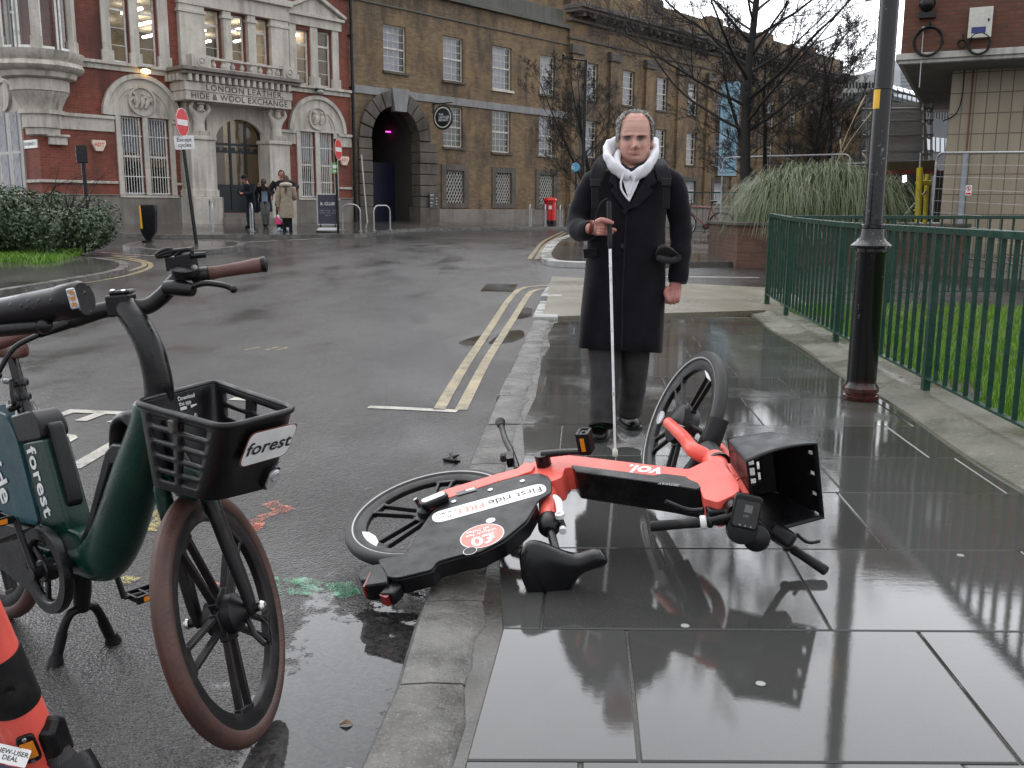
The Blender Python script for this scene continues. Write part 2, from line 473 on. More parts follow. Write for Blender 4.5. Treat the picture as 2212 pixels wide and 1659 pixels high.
# ---------------------------------------------------------------- ground
def structure(name, mb, mat, **k):
 return build(name, mb, mat, kind='structure', **k)
def grid_axis(a, b, fa, fb, st, far):
 v = list(np.arange(a, b + 1e-6, st)); lo, hi = [], []
 x = a; d = st
 while x > fa: d *= 1.5; x -= d; lo.append(x)
 x = b; d = st
 while x < fb: d *= 1.5; x += d; hi.append(x)
 return lo[::-1] + v + hi
gx, gy = grid_axis(-24, 30, -900, 900, .75, 0), grid_axis(-4, 60, -60, 1500, .75, 0)
mb = MB()
mb.add([(x, y, gz(x, y) + RD) for y in gy for x in gx], [(j * len(gx) + i, j * len(gx) + i + 1, (j + 1) * len(gx) + i + 1, (j + 1) * len(gx) + i) for j in range(len(gy) - 1) for i in range(len(gx) - 1)])
structure('road', mb, ASPH, smooth=60)

def sheet(name, poly, dz, mat, cell=.8, skirt=.16, smooth=30):
 """raised flat area that follows the slope of the street; poly in metres"""
 bm = bmesh.new()
 vs = [bm.verts.new((p[0], p[1], 0)) for p in poly]
 f = bm.faces.new(vs); bmesh.ops.triangulate(bm, faces=[f])
 for _ in range(9):
  es = [e for e in bm.edges if e.calc_length() > cell]
  if not es: break
  bmesh.ops.subdivide_edges(bm, edges=es, cuts=1, use_grid_fill=False)
  bmesh.ops.triangulate(bm, faces=bm.faces[:])
 bd = [e for e in bm.edges if e.is_boundary]
 top = [v for v in bm.verts]
 for v in top: v.co.z = gz(v.co.x, v.co.y) + dz
 if skirt:
  r = bmesh.ops.extrude_edge_only(bm, edges=bd)
  for v in [g for g in r['geom'] if isinstance(g, bmesh.types.BMVert)]: v.co.z -= skirt
 bm.verts.index_update()
 m2 = MB(); m2.add([v.co.copy() for v in bm.verts], [tuple(v.index for v in f.verts) for f in bm.faces]); bm.free()
 return structure(name, m2, mat, smooth=smooth)
def ribbon(pts, wid, dz, mb, off=0.0, drop=0.0, close=False):
 """strip of the given width along a line of ground points"""
 P = [Vector((p[0], p[1])) for p in pts]; L, Rr = [], []
 for i, p in enumerate(P):
  d = (P[min(i + 1, len(P) - 1)] - P[max(i - 1, 0)]).normalized(); n = Vector((d.y, -d.x))
  wv = wid(i) if callable(wid) else wid
  L.append(p + n * (off - wv / 2)); Rr.append(p + n * (off + wv / 2))
 vs = []; fs = []
 for a, b in zip(L, Rr):
  za, zb = gz(a.x, a.y) + dz, gz(b.x, b.y) + dz
  vs += [(a.x, a.y, za), (b.x, b.y, zb)]
  if drop: vs += [(a.x, a.y, za - drop), (b.x, b.y, zb - drop)]
 k = 4 if drop else 2
 for i in range(len(P) - 1):
  o, q = i * k, (i + 1) * k
  fs.append((o, o + 1, q + 1, q))
  if drop: fs += [(o, q, q + 2, o + 2), (o + 1, o + 3, q + 3, q + 1)]
 if drop: fs += [(0, 2, 3, 1), tuple(len(P) * k - k + j for j in (0, 1, 3, 2))]
 return mb.add(vs, fs)
def gpath(px, dz=RD, n=5):
 return [v.to_2d() for v in smooth_path([G(x, y, dz) for x, y in px], n)]

# pavement where the bicycle lies: rows of big slabs
KE = [at_z(*p) for p in [(520, 2400), (690, 1850), (770, 1659), (850, 1480), (905, 1305), (1000, 1024), (1068, 864), (1108, 780), (1150, 690)]]   # road edge of the kerb
KE = [(p.x, p.y) for p in KE]
def lerp_line(L, y):
 for (xa, ya), (xb, yb) in zip(L, L[1:]):
  if y <= yb: break
 return xa + (xb - xa) * (y - ya) / (yb - ya)
def kerb_x(y): return lerp_line(KE, y)
def fence_x(y): return 3.16 + .0745 * (y - 10)
rows = [-1.6, -.85, -.12, .6, 1.33] + [at_z(1500, y).y for y in (1645, 1360, 1185, 1062, 985, 918, 857, 814, 777, 750, 724, 705, 686)]
starts = {5: at_z(1317, 1360).x, 6: at_z(1165, 1300).x, 7: at_z(1393, 1140).x}
rnd = random.Random(4)
mb = MB(); tints = []
AX = math.tan(math.radians(4.2))
for i in range(len(rows) - 1):
 y0, y1 = rows[i], rows[i + 1]; ym = (y0 + y1) / 2
 xl, xr = kerb_x(ym) + .30, fence_x(ym) - .36
 x = starts.get(i, rnd.uniform(0, .9)); xs = []
 while x > xl - .9: x -= .9
 while x < xr + .9: xs.append(x); x += rnd.choice((.9, .9, .9, .75, 1.05)) if i not in starts else .9
 for xa, xb in zip(xs, xs[1:]):
  g = .0035
  q = [[xa + g, y0 + g], [xb - g, y0 + g], [xb - g + AX * (y1 - y0), y1 - g], [xa + g + AX * (y1 - y0), y1 - g]]
  def clampx(p):
   a, b = kerb_x(p[1]) + .255 + .03 * math.sin(p[1] * 3), fence_x(p[1]) - .34
   p[0] = min(max(p[0], a), b); return p
  q = [clampx(p) for p in q]
  if min(q[1][0] - q[0][0], q[2][0] - q[3][0]) < .02 and max(q[1][0] - q[0][0], q[2][0] - q[3][0]) < .2: continue
  tz = [rnd.uniform(-.0009, .0009) for _ in range(4)]
  cx, cy = sum(p[0] for p in q) / 4, sum(p[1] for p in q) / 4
  def inn(p, d): return (p[0] + (d if p[0] < cx else -d), p[1] + (d if p[1] < cy else -d))
  vs = [(*inn(p, .004), z) for p, z in zip(q, tz)] + [(p[0], p[1], -.004 + z) for p, z in zip(q, tz)] + [(p[0], p[1], -.03) for p in q]
  fs = [(0, 1, 2, 3)] + [(a, a + 4, (a + 1) % 4 + 4, (a + 1) % 4) for a in range(4)] + [(a + 4, a + 8, (a + 1) % 4 + 8, (a + 1) % 4 + 4) for a in range(4)]
  mb.add(vs, fs); tints += [rnd.random()] * 12
pv = structure('pavement', mb, SLAB)
a = pv.data.color_attributes.new('tint', 'FLOAT_COLOR', 'POINT')
a.data.foreach_set('color', [c for v in tints for c in (v, v, v, 1)])
mb = MB()                                                       # mortar under and between the slabs
ys = np.arange(-2.5, 11.6, .5)
mb.add([(kerb_x(y) + .2, y, -.007) for y in ys] + [(fence_x(y) + .1, y, -.007) for y in ys], [(i, i + len(ys), i + 1 + len(ys), i + 1) for i in range(len(ys) - 1)])
structure('pavement_bedding', mb, GROUT)
mb = MB()                                                       # kerb stones, each a little out of line
yy = -2.4; k = 0
kr = random.Random(8)
kj = [-2.4, -1.5, -.6, .3, 1.2, at_z(845, 1475).y, at_z(905, 1300).y + .02, 3.8, 4.7, 5.6, 6.5, 7.4, 8.3, 9.2, 10.1, 11.1]
for ya, yb in zip(kj, kj[1:]):
 n = 7; dz = kr.uniform(-.004, .006); dx = kr.uniform(-.006, .006); L = []
 for j in range(n):
  y = ya + .006 + (yb - ya - .012) * j / (n - 1)
  x = kerb_x(y) + dx; wd = .215 + .012 * math.sin(y * 9 + 1) + .01 * math.sin(y * 23); e = .018 if j in (0, n - 1) else 0
  L.append([Vector(v) for v in [(x, y, -.16), (x, y, -.03 - e * .3 + dz), (x + .018, y, dz - e * .35), (x + wd * .5, y, .003 + dz - e * .2), (x + wd - .012, y, dz - e * .2), (x + wd, y, -.012), (x + wd, y, -.16)]])
 mb.loft(L, closed=False, cap=False)
 mb.add(L[0], [tuple(range(6, -1, -1))]); mb.add(L[-1], [tuple(range(7))])
structure('kerb', mb, KERB, smooth=50)
mb = MB()                                                       # white kerb by the crossing
for a, b in (((1150, 690), (1166, 656)), ((1167, 654), (1188, 622))):
 pa, pb = at_z(*a), at_z(*b); wd = .30
 mb.prism([(pa.x, pa.y, 0), (pa.x + wd, pa.y, 0), (pb.x + wd, pb.y, 0), (pb.x, pb.y, 0)], (0, 0, 1), -.12, gz(pa.x, pa.y) + .012)
structure('pale_kerb', mb, KERBW, bevel=.015)
# strip of pebbled concrete and the slope of the crossing behind the man
A = [at_z(1172, 690), at_z(1690, 676), at_z(1640, 643), at_z(1192, 624)]
pe = [(A[0].x, A[0].y), (A[1].x + .4, A[1].y), (A[2].x + .4, A[2].y), (A[3].x, A[3].y)]
sheet('pebbled_strip', pe, .006, COBB, .5, .12)
# concrete edging under the railing
mb = MB(); L = []
for y in np.arange(-2.5, 12.6, .35):
 x = fence_x(y); wv = .02 * math.sin(y * 2.3)
 L.append([Vector(v) for v in [(x - .36 + wv, y, -.02), (x - .35 + wv, y, .012), (x - .16, y, .03), (x - .12, y, .05), (x + .12, y, .055), (x + .16, y, .0)]])
mb.loft(L, closed=False, cap=False)
structure('fence_edging', mb, CONC, smooth=60)
lawn_poly = [(fence_x(-2) + .12, -2), (14, -2), (14.5, 12.2), (fence_x(12.2) + .1, 12.2), (fence_x(6) + .12, 6)]
sheet('lawn_soil', lawn_poly, -.01, SOIL, 1.2, .05)
# path beyond the railing, the corner pavement and the far pavement
def P2(*px): return [(v.x, v.y) for v in (G(x, y, -.0) for x, y in px)]
cor = [v for v in gpath([(1178, 552), (1186, 536), (1212, 516), (1258, 500)], 0.0)] 
cor = [(v.x, v.y) for v in cor] + P2((1420, 494), (1600, 496)) + P2((1640, 566), (1300, 566), (1200, 563))
sheet('corner_pavement', cor, 0.0, FARP, .7)
mb = MB()
ribbon([v for v in gpath([(1300, 567), (1205, 564), (1180, 553), (1187, 535), (1213, 515), (1262, 499)], 0.0)], .22, .006, mb, 0, .14)
structure('corner_kerb', mb, KERBW)
pth = [(5.2, 16.8), (13, 12.6), (30, 12.6), (40, 60), (16, 60), (9, 34), (5.4, 21)]
sheet('garden_path', pth, .02, FARP, 1.5)
# pavement along the old buildings
ff = [FO + FD * s for s in (-11.3, 44)]
kerbpx = [(164, 494), (215, 498), (262, 503), (330, 507), (500, 507), (760, 506), (830, 498), (930, 493), (1120, 491), (1215, 490)]
kp = gpath(kerbpx, 0.0, 4)
farpoly = [(p.x, p.y) for p in kp] + [(5.5, 46.5), (20, 66)] + [(v.x, v.y) for v in (FO + FD * 44, FO + FD * 20, FO, FO - FD * 11.5)] + [(-20.5, 36), (-22, 34), (-15.2, 29.0)]
sheet('far_pavement', farpoly, 0.0, FARP, .8)
mb = MB(); ribbon(kp + [Vector((5.6, 46.5)), Vector((20, 66))], .16, .006, mb, 0, .13)
structure('far_kerb', mb, KERB)
# left corner with the shrub, and the traffic island
lp = gpath([(-160, 650), (0, 626), (150, 602), (245, 585), (268, 574), (258, 565), (215, 558), (160, 555), (60, 551)], 0.0, 4)
sheet('left_corner_pavement', [(p.x, p.y) for p in lp] + [(-14, 24), (-24, 22), (-20, 13)], 0.0, FARP, .7)
mb = MB(); ribbon(lp, .15, .006, mb, 0, .14)
structure('left_corner_kerb', mb, KERB)
isl = gpath([(272, 531), (300, 524), (360, 521), (440, 520), (505, 522), (521, 528), (500, 534), (440, 541), (370, 542), (310, 537), (272, 531)], 0.0, 4)
sheet('traffic_island', [(p.x, p.y) for p in isl[:-1]], 0.01, FARP, .5)
mb = MB(); ribbon(isl, .16, .016, mb, 0, .15)
structure('island_kerb', mb, KERB)

# road markings: thin worn paint a few millimetres above the asphalt
mz = RD + .004
def mark(name, lines, mat, wid=.1, dz=mz, n=6):
 mb = MB()
 for L in lines: ribbon(gpath(L, RD, n), wid, dz, mb)
 return structure(name, mb, mat)
mark('yellow_line', [[(948, 886), (1020, 766), (1085, 668), (1108, 638), (1124, 625), (1150, 619), (1200, 616), (1262, 615)],
     [(996, 886), (1058, 768), (1108, 690), (1136, 645), (1150, 630), (1180, 624), (1262, 622)]], YEL, .085)
mark('yellow_line', [[(-60, 640), (0, 633), (150, 610), (250, 592), (296, 580), (312, 573), (304, 566), (270, 560), (230, 556)],
     [(-60, 646), (0, 640), (150, 617), (262, 598), (312, 584), (326, 574), (314, 565), (275, 557), (240, 553)]], YEL, .09)
mark('yellow_line', [[(1143, 560), (1158, 540), (1180, 518), (1216, 500)], [(1160, 560), (1170, 540), (1188, 522), (1222, 503)]], YEL, .09)
mark('white_line', [[(796, 880), (870, 883), (988, 889)]], WHT, .085)
mark('white_line', [[(156, 1013), (228, 971), (250, 958)]], WHT, .09)
mark('white_line', [[(500, 862), (560, 865)]], WHT, .09)
mark('white_line', [[(1262, 600), (1400, 598), (1640, 600)], [(1300, 571), (1450, 569), (1650, 570)]], WHT, .09)
mark('white_line', [[(164, 547), (192, 552)], [(436, 547), (478, 543)], [(330, 553), (380, 549)], [(520, 524), (600, 520)], [(620, 519), (700, 515)], [(345, 557), (395, 552)]], WHT, .12)
mark('white_line', [[(214, 545), (262, 549), (330, 553)], [(240, 551), (300, 556)]], mat_paint('faded_red_white_paint', (.42, .30, .27), .5), .16)
sp = lambda nme, col, wd, lines: mark(nme, lines, mat_spray(nme, col), wd, mz + .003, 4)
sp('orange_spray_mark', (.75, .16, .06), .045, [[(560, 1120), (600, 1108), (620, 1095)], [(575, 1090), (605, 1105), (632, 1100)], [(548, 1130), (575, 1118)], [(528, 1145), (560, 1138)], [(532, 1130), (545, 1150), (562, 1132), (540, 1128)], [(590, 1085), (615, 1110)], [(375, 1250), (400, 1238)]])
sp('orange_spray_mark', (.75, .16, .06), .05, [[(372, 1258), (398, 1232)], [(470, 1270), (480, 1262)]])
sp('yellow_spray_mark', (.62, .52, .10), .07, [[(325, 1150), (360, 1112), (372, 1090)], [(330, 1120), (362, 1100)], [(415, 1070), (440, 1068)], [(262, 1262), (290, 1248)]])
sp('yellow_spray_mark', (.62, .52, .10), .03, [[(530, 757), (560, 751)], [(575, 757), (600, 751)], [(600, 757), (620, 752)]])
sp('green_spray_mark', (.05, .36, .17), .07, [[(580, 1250), (588, 1290)], [(615, 1262), (650, 1258), (690, 1268)], [(620, 1282), (655, 1278), (690, 1285)], [(705, 1272), (745, 1268)], [(725, 1290), (770, 1280)], [(740, 1262), (760, 1290)], [(0, 1205), (30, 1212)]])
ba = math.radians(-99); bd = Vector((math.cos(ba), math.sin(ba), 0)); bu = Vector((-bd.y, bd.x, 0))
e0 = G(232, 885, RD)
text('bay_lettering', 'E-SC', (e0.x, e0.y, RD + .005), bd, bu, .78, WHT, bold=.01, lift=0, align='LEFT', kind='structure', sx=1.0, space=1.05)
mb = MB()
q = [G(*p, RD) for p in [(1052, 614), (1118, 615), (1108, 630), (1038, 629)]]
mb.prism([(p.x, p.y, p.z + .003) for p in q], (0, 0, 1), 0, .006)
structure('drain_cover', mb, PATCH)
mb = MB()
for px in ([(1100, 686), (1130, 664), (1152, 666), (1148, 684), (1120, 690)], [(1050, 745), (1085, 716), (1128, 712), (1136, 726), (1110, 740)], [(985, 742), (1020, 728), (1058, 722), (1052, 738), (1012, 748)], [(1228, 640), (1262, 639), (1262, 652), (1226, 652)]):
 q = round_poly([(v.x, v.y) for v in (G(x, y, RD) for x, y in px)], .2, 4)
 mb.add([(p.x, p.y, gz(p.x, p.y) + RD + .002) for p in q], [tuple(range(len(q)))])
structure('road_patch', mb, PATCH)
# ---------------------------------------------------------------- building materials
def mat_brick(name, c1, c2, mortar, soot=None, tall=.075, wide=.225, msize=.008, light=None):
 m, t, p = mk(name); co = coords(t)
 s = nn(t, 'SeparateXYZ'); t.links.new(co, s.inputs[0])
 v = nn(t, 'CombineXYZ'); t.links.new(mathn(t, 'ADD', s.outputs[0], s.outputs[1]), v.inputs[0]); t.links.new(s.outputs[2], v.inputs[1])
 b = nn(t, 'TexBrick'); t.links.new(v.outputs[0], b.inputs[0])
 b.inputs['Scale'].default_value = 1; b.inputs['Brick Width'].default_value = wide; b.inputs['Row Height'].default_value = tall; b.inputs['Mortar Size'].default_value = msize
 b.inputs['Color1'].default_value = c1 + (1,); b.inputs['Color2'].default_value = c2 + (1,); b.inputs['Mortar'].default_value = mortar + (1,)
 b.inputs['Bias'].default_value = -.1
 c = b.outputs['Color']
 c = mixc(t, rng(t, noise(t, co, 6, 4, .7), .35, .65, 0, .55), c, tuple(x * .62 for x in c1))
 if light: c = mixc(t, rng(t, noise(t, co, .9, 5, .65), .52, .68, 0, .7), c, light)
 if soot:
  k = mathn(t, 'ADD', mathn(t, 'MULTIPLY', noise(t, coords(t, (.55, .55, .28)), 1.1, 6, .65), .75), mathn(t, 'MULTIPLY', noise(t, coords(t, (2.5, 2.5, .5)), 1.3, 4), .25))
  c = mixc(t, rng(t, k, .46, .62, 0, .9), c, soot)
 t.links.new(c, p.inputs['Base Color']); p.inputs['Roughness'].default_value = .8
 h = mathn(t, 'ADD', b.outputs['Fac'], mathn(t, 'MULTIPLY', noise(t, co, 30, 3), -.6))
 t.links.new(bump(t, mathn(t, 'MULTIPLY', h, -1), .5, .008), p.inputs['Normal']); return m
def mat_stone(name, c1, c2, stain, sc_=1.5, amt=.7, streak=True, rough=.75):
 m, t, p = mk(name); co = coords(t)
 c = mixc(t, rng(t, noise(t, co, sc_, 5, .6), .35, .65, 0, 1), c1, c2)
 if streak:
  k = mathn(t, 'MULTIPLY', rng(t, noise(t, coords(t, (5, 5, .45)), 1.2, 4, .6), .45, .7, 0, amt), rng(t, noise(t, co, .8, 3), .4, .6, .3, 1))
  c = mixc(t, k, c, stain)
 c = mixc(t, rng(t, noise(t, co, 9, 6, .75), .55, .72, 0, .5), c, stain)
 t.links.new(c, p.inputs['Base Color']); p.inputs['Roughness'].default_value = rough
 t.links.new(bump(t, noise(t, co, 22, 5, .7), .3, .012), p.inputs['Normal']); return m
RBRICK = mat_brick('red_brick', (.28, .068, .040), (.165, .040, .027), (.20, .11, .085), (.085, .032, .025))
YBRICK = mat_brick('yellow_stock_brick', (.255, .168, .085), (.115, .075, .044), (.17, .135, .095), (.042, .031, .023), light=(.27, .175, .075))
STONE = mat_stone('pale_carved_stone', (.60, .565, .505), (.46, .43, .385), (.17, .145, .115))
PLINTH = mat_stone('weathered_plinth_stone', (.25, .225, .20), (.16, .145, .13), (.075, .065, .055), 1.2)
GSTONE = mat_stone('grey_string_course', (.27, .27, .275), (.21, .21, .21), (.12, .115, .11))
DSTONE = mat_stone('sooty_stone', (.13, .108, .088), (.075, .062, .052), (.028, .024, .021), 1.6)
LEAD = mat_stone('mossy_coping', (.125, .125, .105), (.085, .085, .07), (.04, .042, .035), 1.0)
TIMB = M('white_painted_timber', (.74, .74, .72), .45, vs=6, dirt=(.42, .40, .36), ds=4, bstr=.05)
CREAM = M('cream_painted_timber', (.58, .56, .49), .5, vs=6, dirt=(.3, .28, .24), ds=4, bstr=.05)
DARKP = M('dark_painted_timber', (.020, .028, .032), .35, bstr=.05)
BLACKP = M('black_gloss_paint', (.006, .006, .007), .28, bstr=.08, bs=25, dirt=(.02, .019, .018), ds=12, spec=.35)
def mat_glass(name='window_glass', tint=(.72, .74, .74)):
 m, t, p = mk(name); tr = nn(t, 'BsdfTransparent'); tr.inputs[0].default_value = tint + (1,)
 g = nn(t, 'BsdfGlossy'); g.inputs['Roughness'].default_value = .03; g.inputs[0].default_value = (1, 1, 1, 1)
 lw = nn(t, 'LayerWeight'); fr = mathn(t, 'MULTIPLY_ADD', mathn(t, 'POWER', lw.outputs['Facing'], 4.0), .9, .06)
 b = nn(t, 'Bump'); b.inputs['Strength'].default_value = .12; b.inputs['Distance'].default_value = .02
 t.links.new(noise(t, coords(t), 1.7, 2), b.inputs['Height']); t.links.new(b.outputs[0], g.inputs['Normal'])
 mxn = nn(t, 'MixShader'); t.links.new(fr, mxn.inputs[0]); t.links.new(tr.outputs[0], mxn.inputs[1]); t.links.new(g.outputs[0], mxn.inputs[2])
 t.links.new(mxn.outputs[0], t.nodes['Material Output'].inputs[0]); return m
GLASS = mat_glass()
ROOM = M('office_interior', (.21, .165, .10), .8, vs=1.2, bstr=0)
ROOMC = M('office_ceiling', (.40, .34, .24), .8, vs=1.2, bstr=0)
TUBE = emis('lit_tube', (1.0, .93, .82), 22)
BLIND = M('pale_window_blind', (.40, .40, .47), .6, vs=1.5, var=.2, bstr=0)
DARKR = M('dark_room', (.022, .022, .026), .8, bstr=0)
BLUEB = M('blue_tinted_blind', (.20, .22, .30), .5, vs=2, var=.25, bstr=0)

# ---------------------------------------------------------------- facade helpers (local: x along, y into the wall, z up from the foot)
ROTF = Matrix((FD, FN, (0, 0, 1))).transposed()
def wall_holes(mb, s0, s1, z0, z1_, holes, y=0.0, dep=.18, mi=0):
 xs = sorted({s0, s1, *[h[0] for h in holes], *[h[1] for h in holes]}); zs = sorted({z0, z1_, *[h[2] for h in holes], *[h[3] for h in holes]})
 for a, b in zip(xs, xs[1:]):
  for c, d in zip(zs, zs[1:]):
   if any(h[0] <= (a + b) / 2 <= h[1] and h[2] <= (c + d) / 2 <= h[3] for h in holes): continue
   mb.quad((a, y, c), (b, y, c), (b, y, d), (a, y, d), mi)
 for a, b, c, d in holes:
  mb.quad((a, y, c), (a, y + dep, c), (a, y + dep, d), (a, y, d), mi); mb.quad((b, y, c), (b, y, d), (b, y + dep, d), (b, y + dep, c), mi)
  mb.quad((a, y, c), (b, y, c), (b, y + dep, c), (a, y + dep, c), mi); mb.quad((a, y, d), (a, y + dep, d), (b, y + dep, d), (b, y, d), mi)
def arc(sc_, zc, r, a0, a1, n): return [(sc_ + r * math.cos(a0 + (a1 - a0) * i / n), zc + r * math.sin(a0 + (a1 - a0) * i / n)) for i in range(n + 1)]
def slab2(mb, pts, y0, y1, mi=0):
 """outline in (s, z) between depths y0 (front) and y1"""
 return mb.prism([(p[0], y0, p[1]) for p in pts], (0, 1, 0), 0, y1 - y0, mi)
def ring2(mb, sc_, zc, ri, ro, y0, y1, a0=0.0, a1=math.pi, n=24, mi=0, rz=1.0):
 A, B = arc(sc_, zc, ri, a0, a1, n), arc(sc_, zc, ro, a0, a1, n)
 R = [[Vector(v) for v in ((a[0], y0, a[1]), (b[0], y0, b[1]), (b[0], y1, b[1]), (a[0], y1, a[1]))] for a, b in zip(A, B)]
 return mb.loft(R, mi=mi)
def stone_box(mb, s0, s1, q, z0, z1_, back=.02): return mb.box(s0, s1, -q, back, z0, z1_)
def sash(bld, s0, s1, z0, z1_, y, mat, rows, cols, fr=.06, bar=.022, mid=True, name='window', glass=None):
 """timber window with its glazing bars, and its pane as a sub-part"""
 mb = MB(); d = .05
 mb.box(s0, s0 + fr, y, y + d, z0, z1_); mb.box(s1 - fr, s1, y, y + d, z0, z1_)
 mb.box(s0 + fr, s1 - fr, y + .002, y + d - .002, z0, z0 + fr * 1.2); mb.box(s0 + fr, s1 - fr, y + .002, y + d - .002, z1_ - fr, z1_)
 for z in rows: mb.box(s0 + fr, s1 - fr, y + .012, y + d - .012, z - bar / 2, z + bar / 2)
 for i in range(1, cols):
  s = s0 + fr + (s1 - s0 - 2 * fr) * i / cols; mb.box(s - bar / 2, s + bar / 2, y + .016, y + d - .016, z0 + fr, z1_ - fr)
 if mid is not None and mid is not False:
  z = (z0 + z1_) / 2 if mid is True else mid; mb.box(s0 + fr, s1 - fr, y - .008, y + d - .004, z - .03, z + .03)
 w_ = build(name, mb, mat, bld, local=True)
 g = MB(); g.quad((s0 + fr / 2, y + d / 2, z0 + fr / 2), (s1 - fr / 2, y + d / 2, z0 + fr / 2), (s1 - fr / 2, y + d / 2, z1_ - fr / 2), (s0 + fr / 2, y + d / 2, z1_ - fr / 2))
 build('pane', g, glass or GLASS, w_, local=True); return w_
def relief(bld, sc_, zc, r, y, seed, parent=None):
 """round carved medallion: moulded rim and a lumpy figure group"""
 mb = MB(); rr = random.Random(seed)
 ring2(mb, sc_, zc, r * .86, r, y - .07, y, 0, 2 * math.pi, 28)
 pts = arc(sc_, zc, r * .88, 0, 2 * math.pi, 28)[:-1]; slab2(mb, pts, y - .015, y + .01)
 for f in range(3):
  bx, bz = sc_ + (f - 1) * r * .42 + rr.uniform(-.05, .05), zc - r * .5; hx = bx + rr.uniform(-.1, .1); hz = zc + r * rr.uniform(.18, .45)
  mb.tube([(bx - .05, y - .02, bz), (bx + .02, y - .04, (bz + hz) / 2), (hx, y - .04, hz - .05)], [.05, .085, .055], 8)
  mb.ball((hx, y - .05, hz + .02), (.045, .05, .06), 8, 6)
  for k in range(3):
   a = rr.uniform(-2.6, .6); e = Vector((hx + math.cos(a) * r * .38, y - .05, hz - .1 + math.sin(a) * r * .38))
   mb.tube([(hx, y - .05, hz - .09), (hx + (e.x - hx) * .5, y - .065, (hz - .09 + e.z) / 2 + .03), e], [.035, .03, .022], 7)
 return build('medallion', mb, STONE, bld, smooth=50, local=True)

# ================================================================ the red brick exchange
EX = thing('exchange_building', 'red brick and pale stone Victorian exchange with arched windows and carved doorway', 'building', FO, ROTF)
Z = lambda z: z - .72
gw = [(-8.82, -8.12, Z(1.61), Z(3.93)), (-7.96, -7.26, Z(1.61), Z(3.93)), (-2.29, -1.64, Z(1.60), Z(3.91)), (-1.46, -.82, Z(1.60), Z(3.91))]
uw = [(-8.92, -8.38, Z(5.48), Z(7.62)), (-8.04, -7.47, Z(5.48), Z(7.62)), (-2.32, -1.76, Z(5.49), Z(7.31)), (-1.40, -.80, Z(5.49), Z(7.36)),
      (-5.86, -5.27, Z(5.95), Z(7.40)), (-4.92, -4.35, Z(5.95), Z(7.40)), (-4.0, -3.45, Z(5.95), Z(7.40))]
door_h = [(-5.72, -3.80, Z(1.09), Z(4.1))]
mb = MB()
wall_holes(mb, -11.25, 0, -1.0, 10.5, gw + uw + door_h, 0, .22)
mb.quad((-11.25, 0, -1), (-11.25, 9, -1), (-11.25, 9, 10.5), (-11.25, 0, 10.5))
mb.quad((-11.25, 0, 10.5), (0, 0, 10.5), (0, 9, 10.5), (-11.25, 9, 10.5))
mb.quad((0, 0, 8.0), (0, 9, 8.0), (0, 9, 10.5), (0, 0, 10.5)); mb.quad((-11.25, 9, -1), (0, 9, -1), (0, 9, 10.5), (-11.25, 9, 10.5))
build('wall', mb, RBRICK, EX, local=True)
# rooms behind the glass
for nm, z0, z1_, tubes in (('ground_floor_room', .9, 3.9, 3), ('upper_floor_room', 4.4, 7.2, 8)):
 mb = MB(); a, b, y0, y1 = -11.2, -.05, .26, 5.5 if z0 < 2 else 8.7
 mb.quad((a, y1, z0), (b, y1, z0), (b, y1, z1_), (a, y1, z1_)); mb.quad((a, y0, z0), (b, y0, z0), (b, y1, z0), (a, y1, z0)); mb.quad((a, y0, z1_), (b, y0, z1_), (b, y1, z1_), (a, y1, z1_), 1)
 mb.quad((a, y0, z0), (a, y1, z0), (a, y1, z1_), (a, y0, z1_)); mb.quad((b, y0, z0), (b, y1, z0), (b, y1, z1_), (b, y0, z1_))
 for s in (-10.2, -9.2, -6.6, -3.1):
  mb.box(s, s + .3, 3.2, 3.5, z0, z1_ - .01, 1)
 if z0 < 2:
  for s in (-9.6, -8.0, -6.9, -2.1, -1.0): mb.box(s, s + .9, 2.0, 2.6, z0, z0 + .9 + .5 * (s % .7), 2)
 rm = build(nm, mb, [ROOM, ROOMC, DARKR], EX, local=True)
 for k in range(tubes * 2):
  tb = MB(); s = -10.7 + k * (10.4 / (tubes * 2 - 1)); y = 1.4 + 1.5 * (k % 2) if z0 < 2 else 2.6 + 1.9 * (k * 2 % 3)
  tb.box(s, s + .09, y, y + 1.3, z1_ - .30, z1_ - .23)
  build('ceiling_light', tb, TUBE, rm, local=True)
# windows
for k, (a, b, c, d) in enumerate(gw):
 wn = sash(EX, a, b, c, d, .13, TIMB, [], 1, .05, mid=c + (d - c) * .5)
 mb = MB()
 for i in range(1, 8):
  s = a + (b - a) * i / 8; mb.tube([(s, .05, c + .06), (s, .05, d - .02)], .011, 6)
 for z in (c + .06, c + (d - c) * .24, c + (d - c) * .76): mb.box(a + .01, b - .01, .038, .062, z - .012, z + .012)
 build('window_bars', mb, TIMB, wn, local=True)
 mb = MB(); mb.box(a + .05, b - .05, .30, .31, c + (d - c) * .55, d - .03); build('blind', mb, BLIND, wn, local=True)
for k, (a, b, c, d) in enumerate(uw):
 tr = d - (d - c) * (.27 if k in (2, 3) else .3); lo = tr - c
 sash(EX, a, b, c, d, .12, TIMB, [c + lo * .33, c + lo * .66], 1, .05, bar=.018, mid=tr)
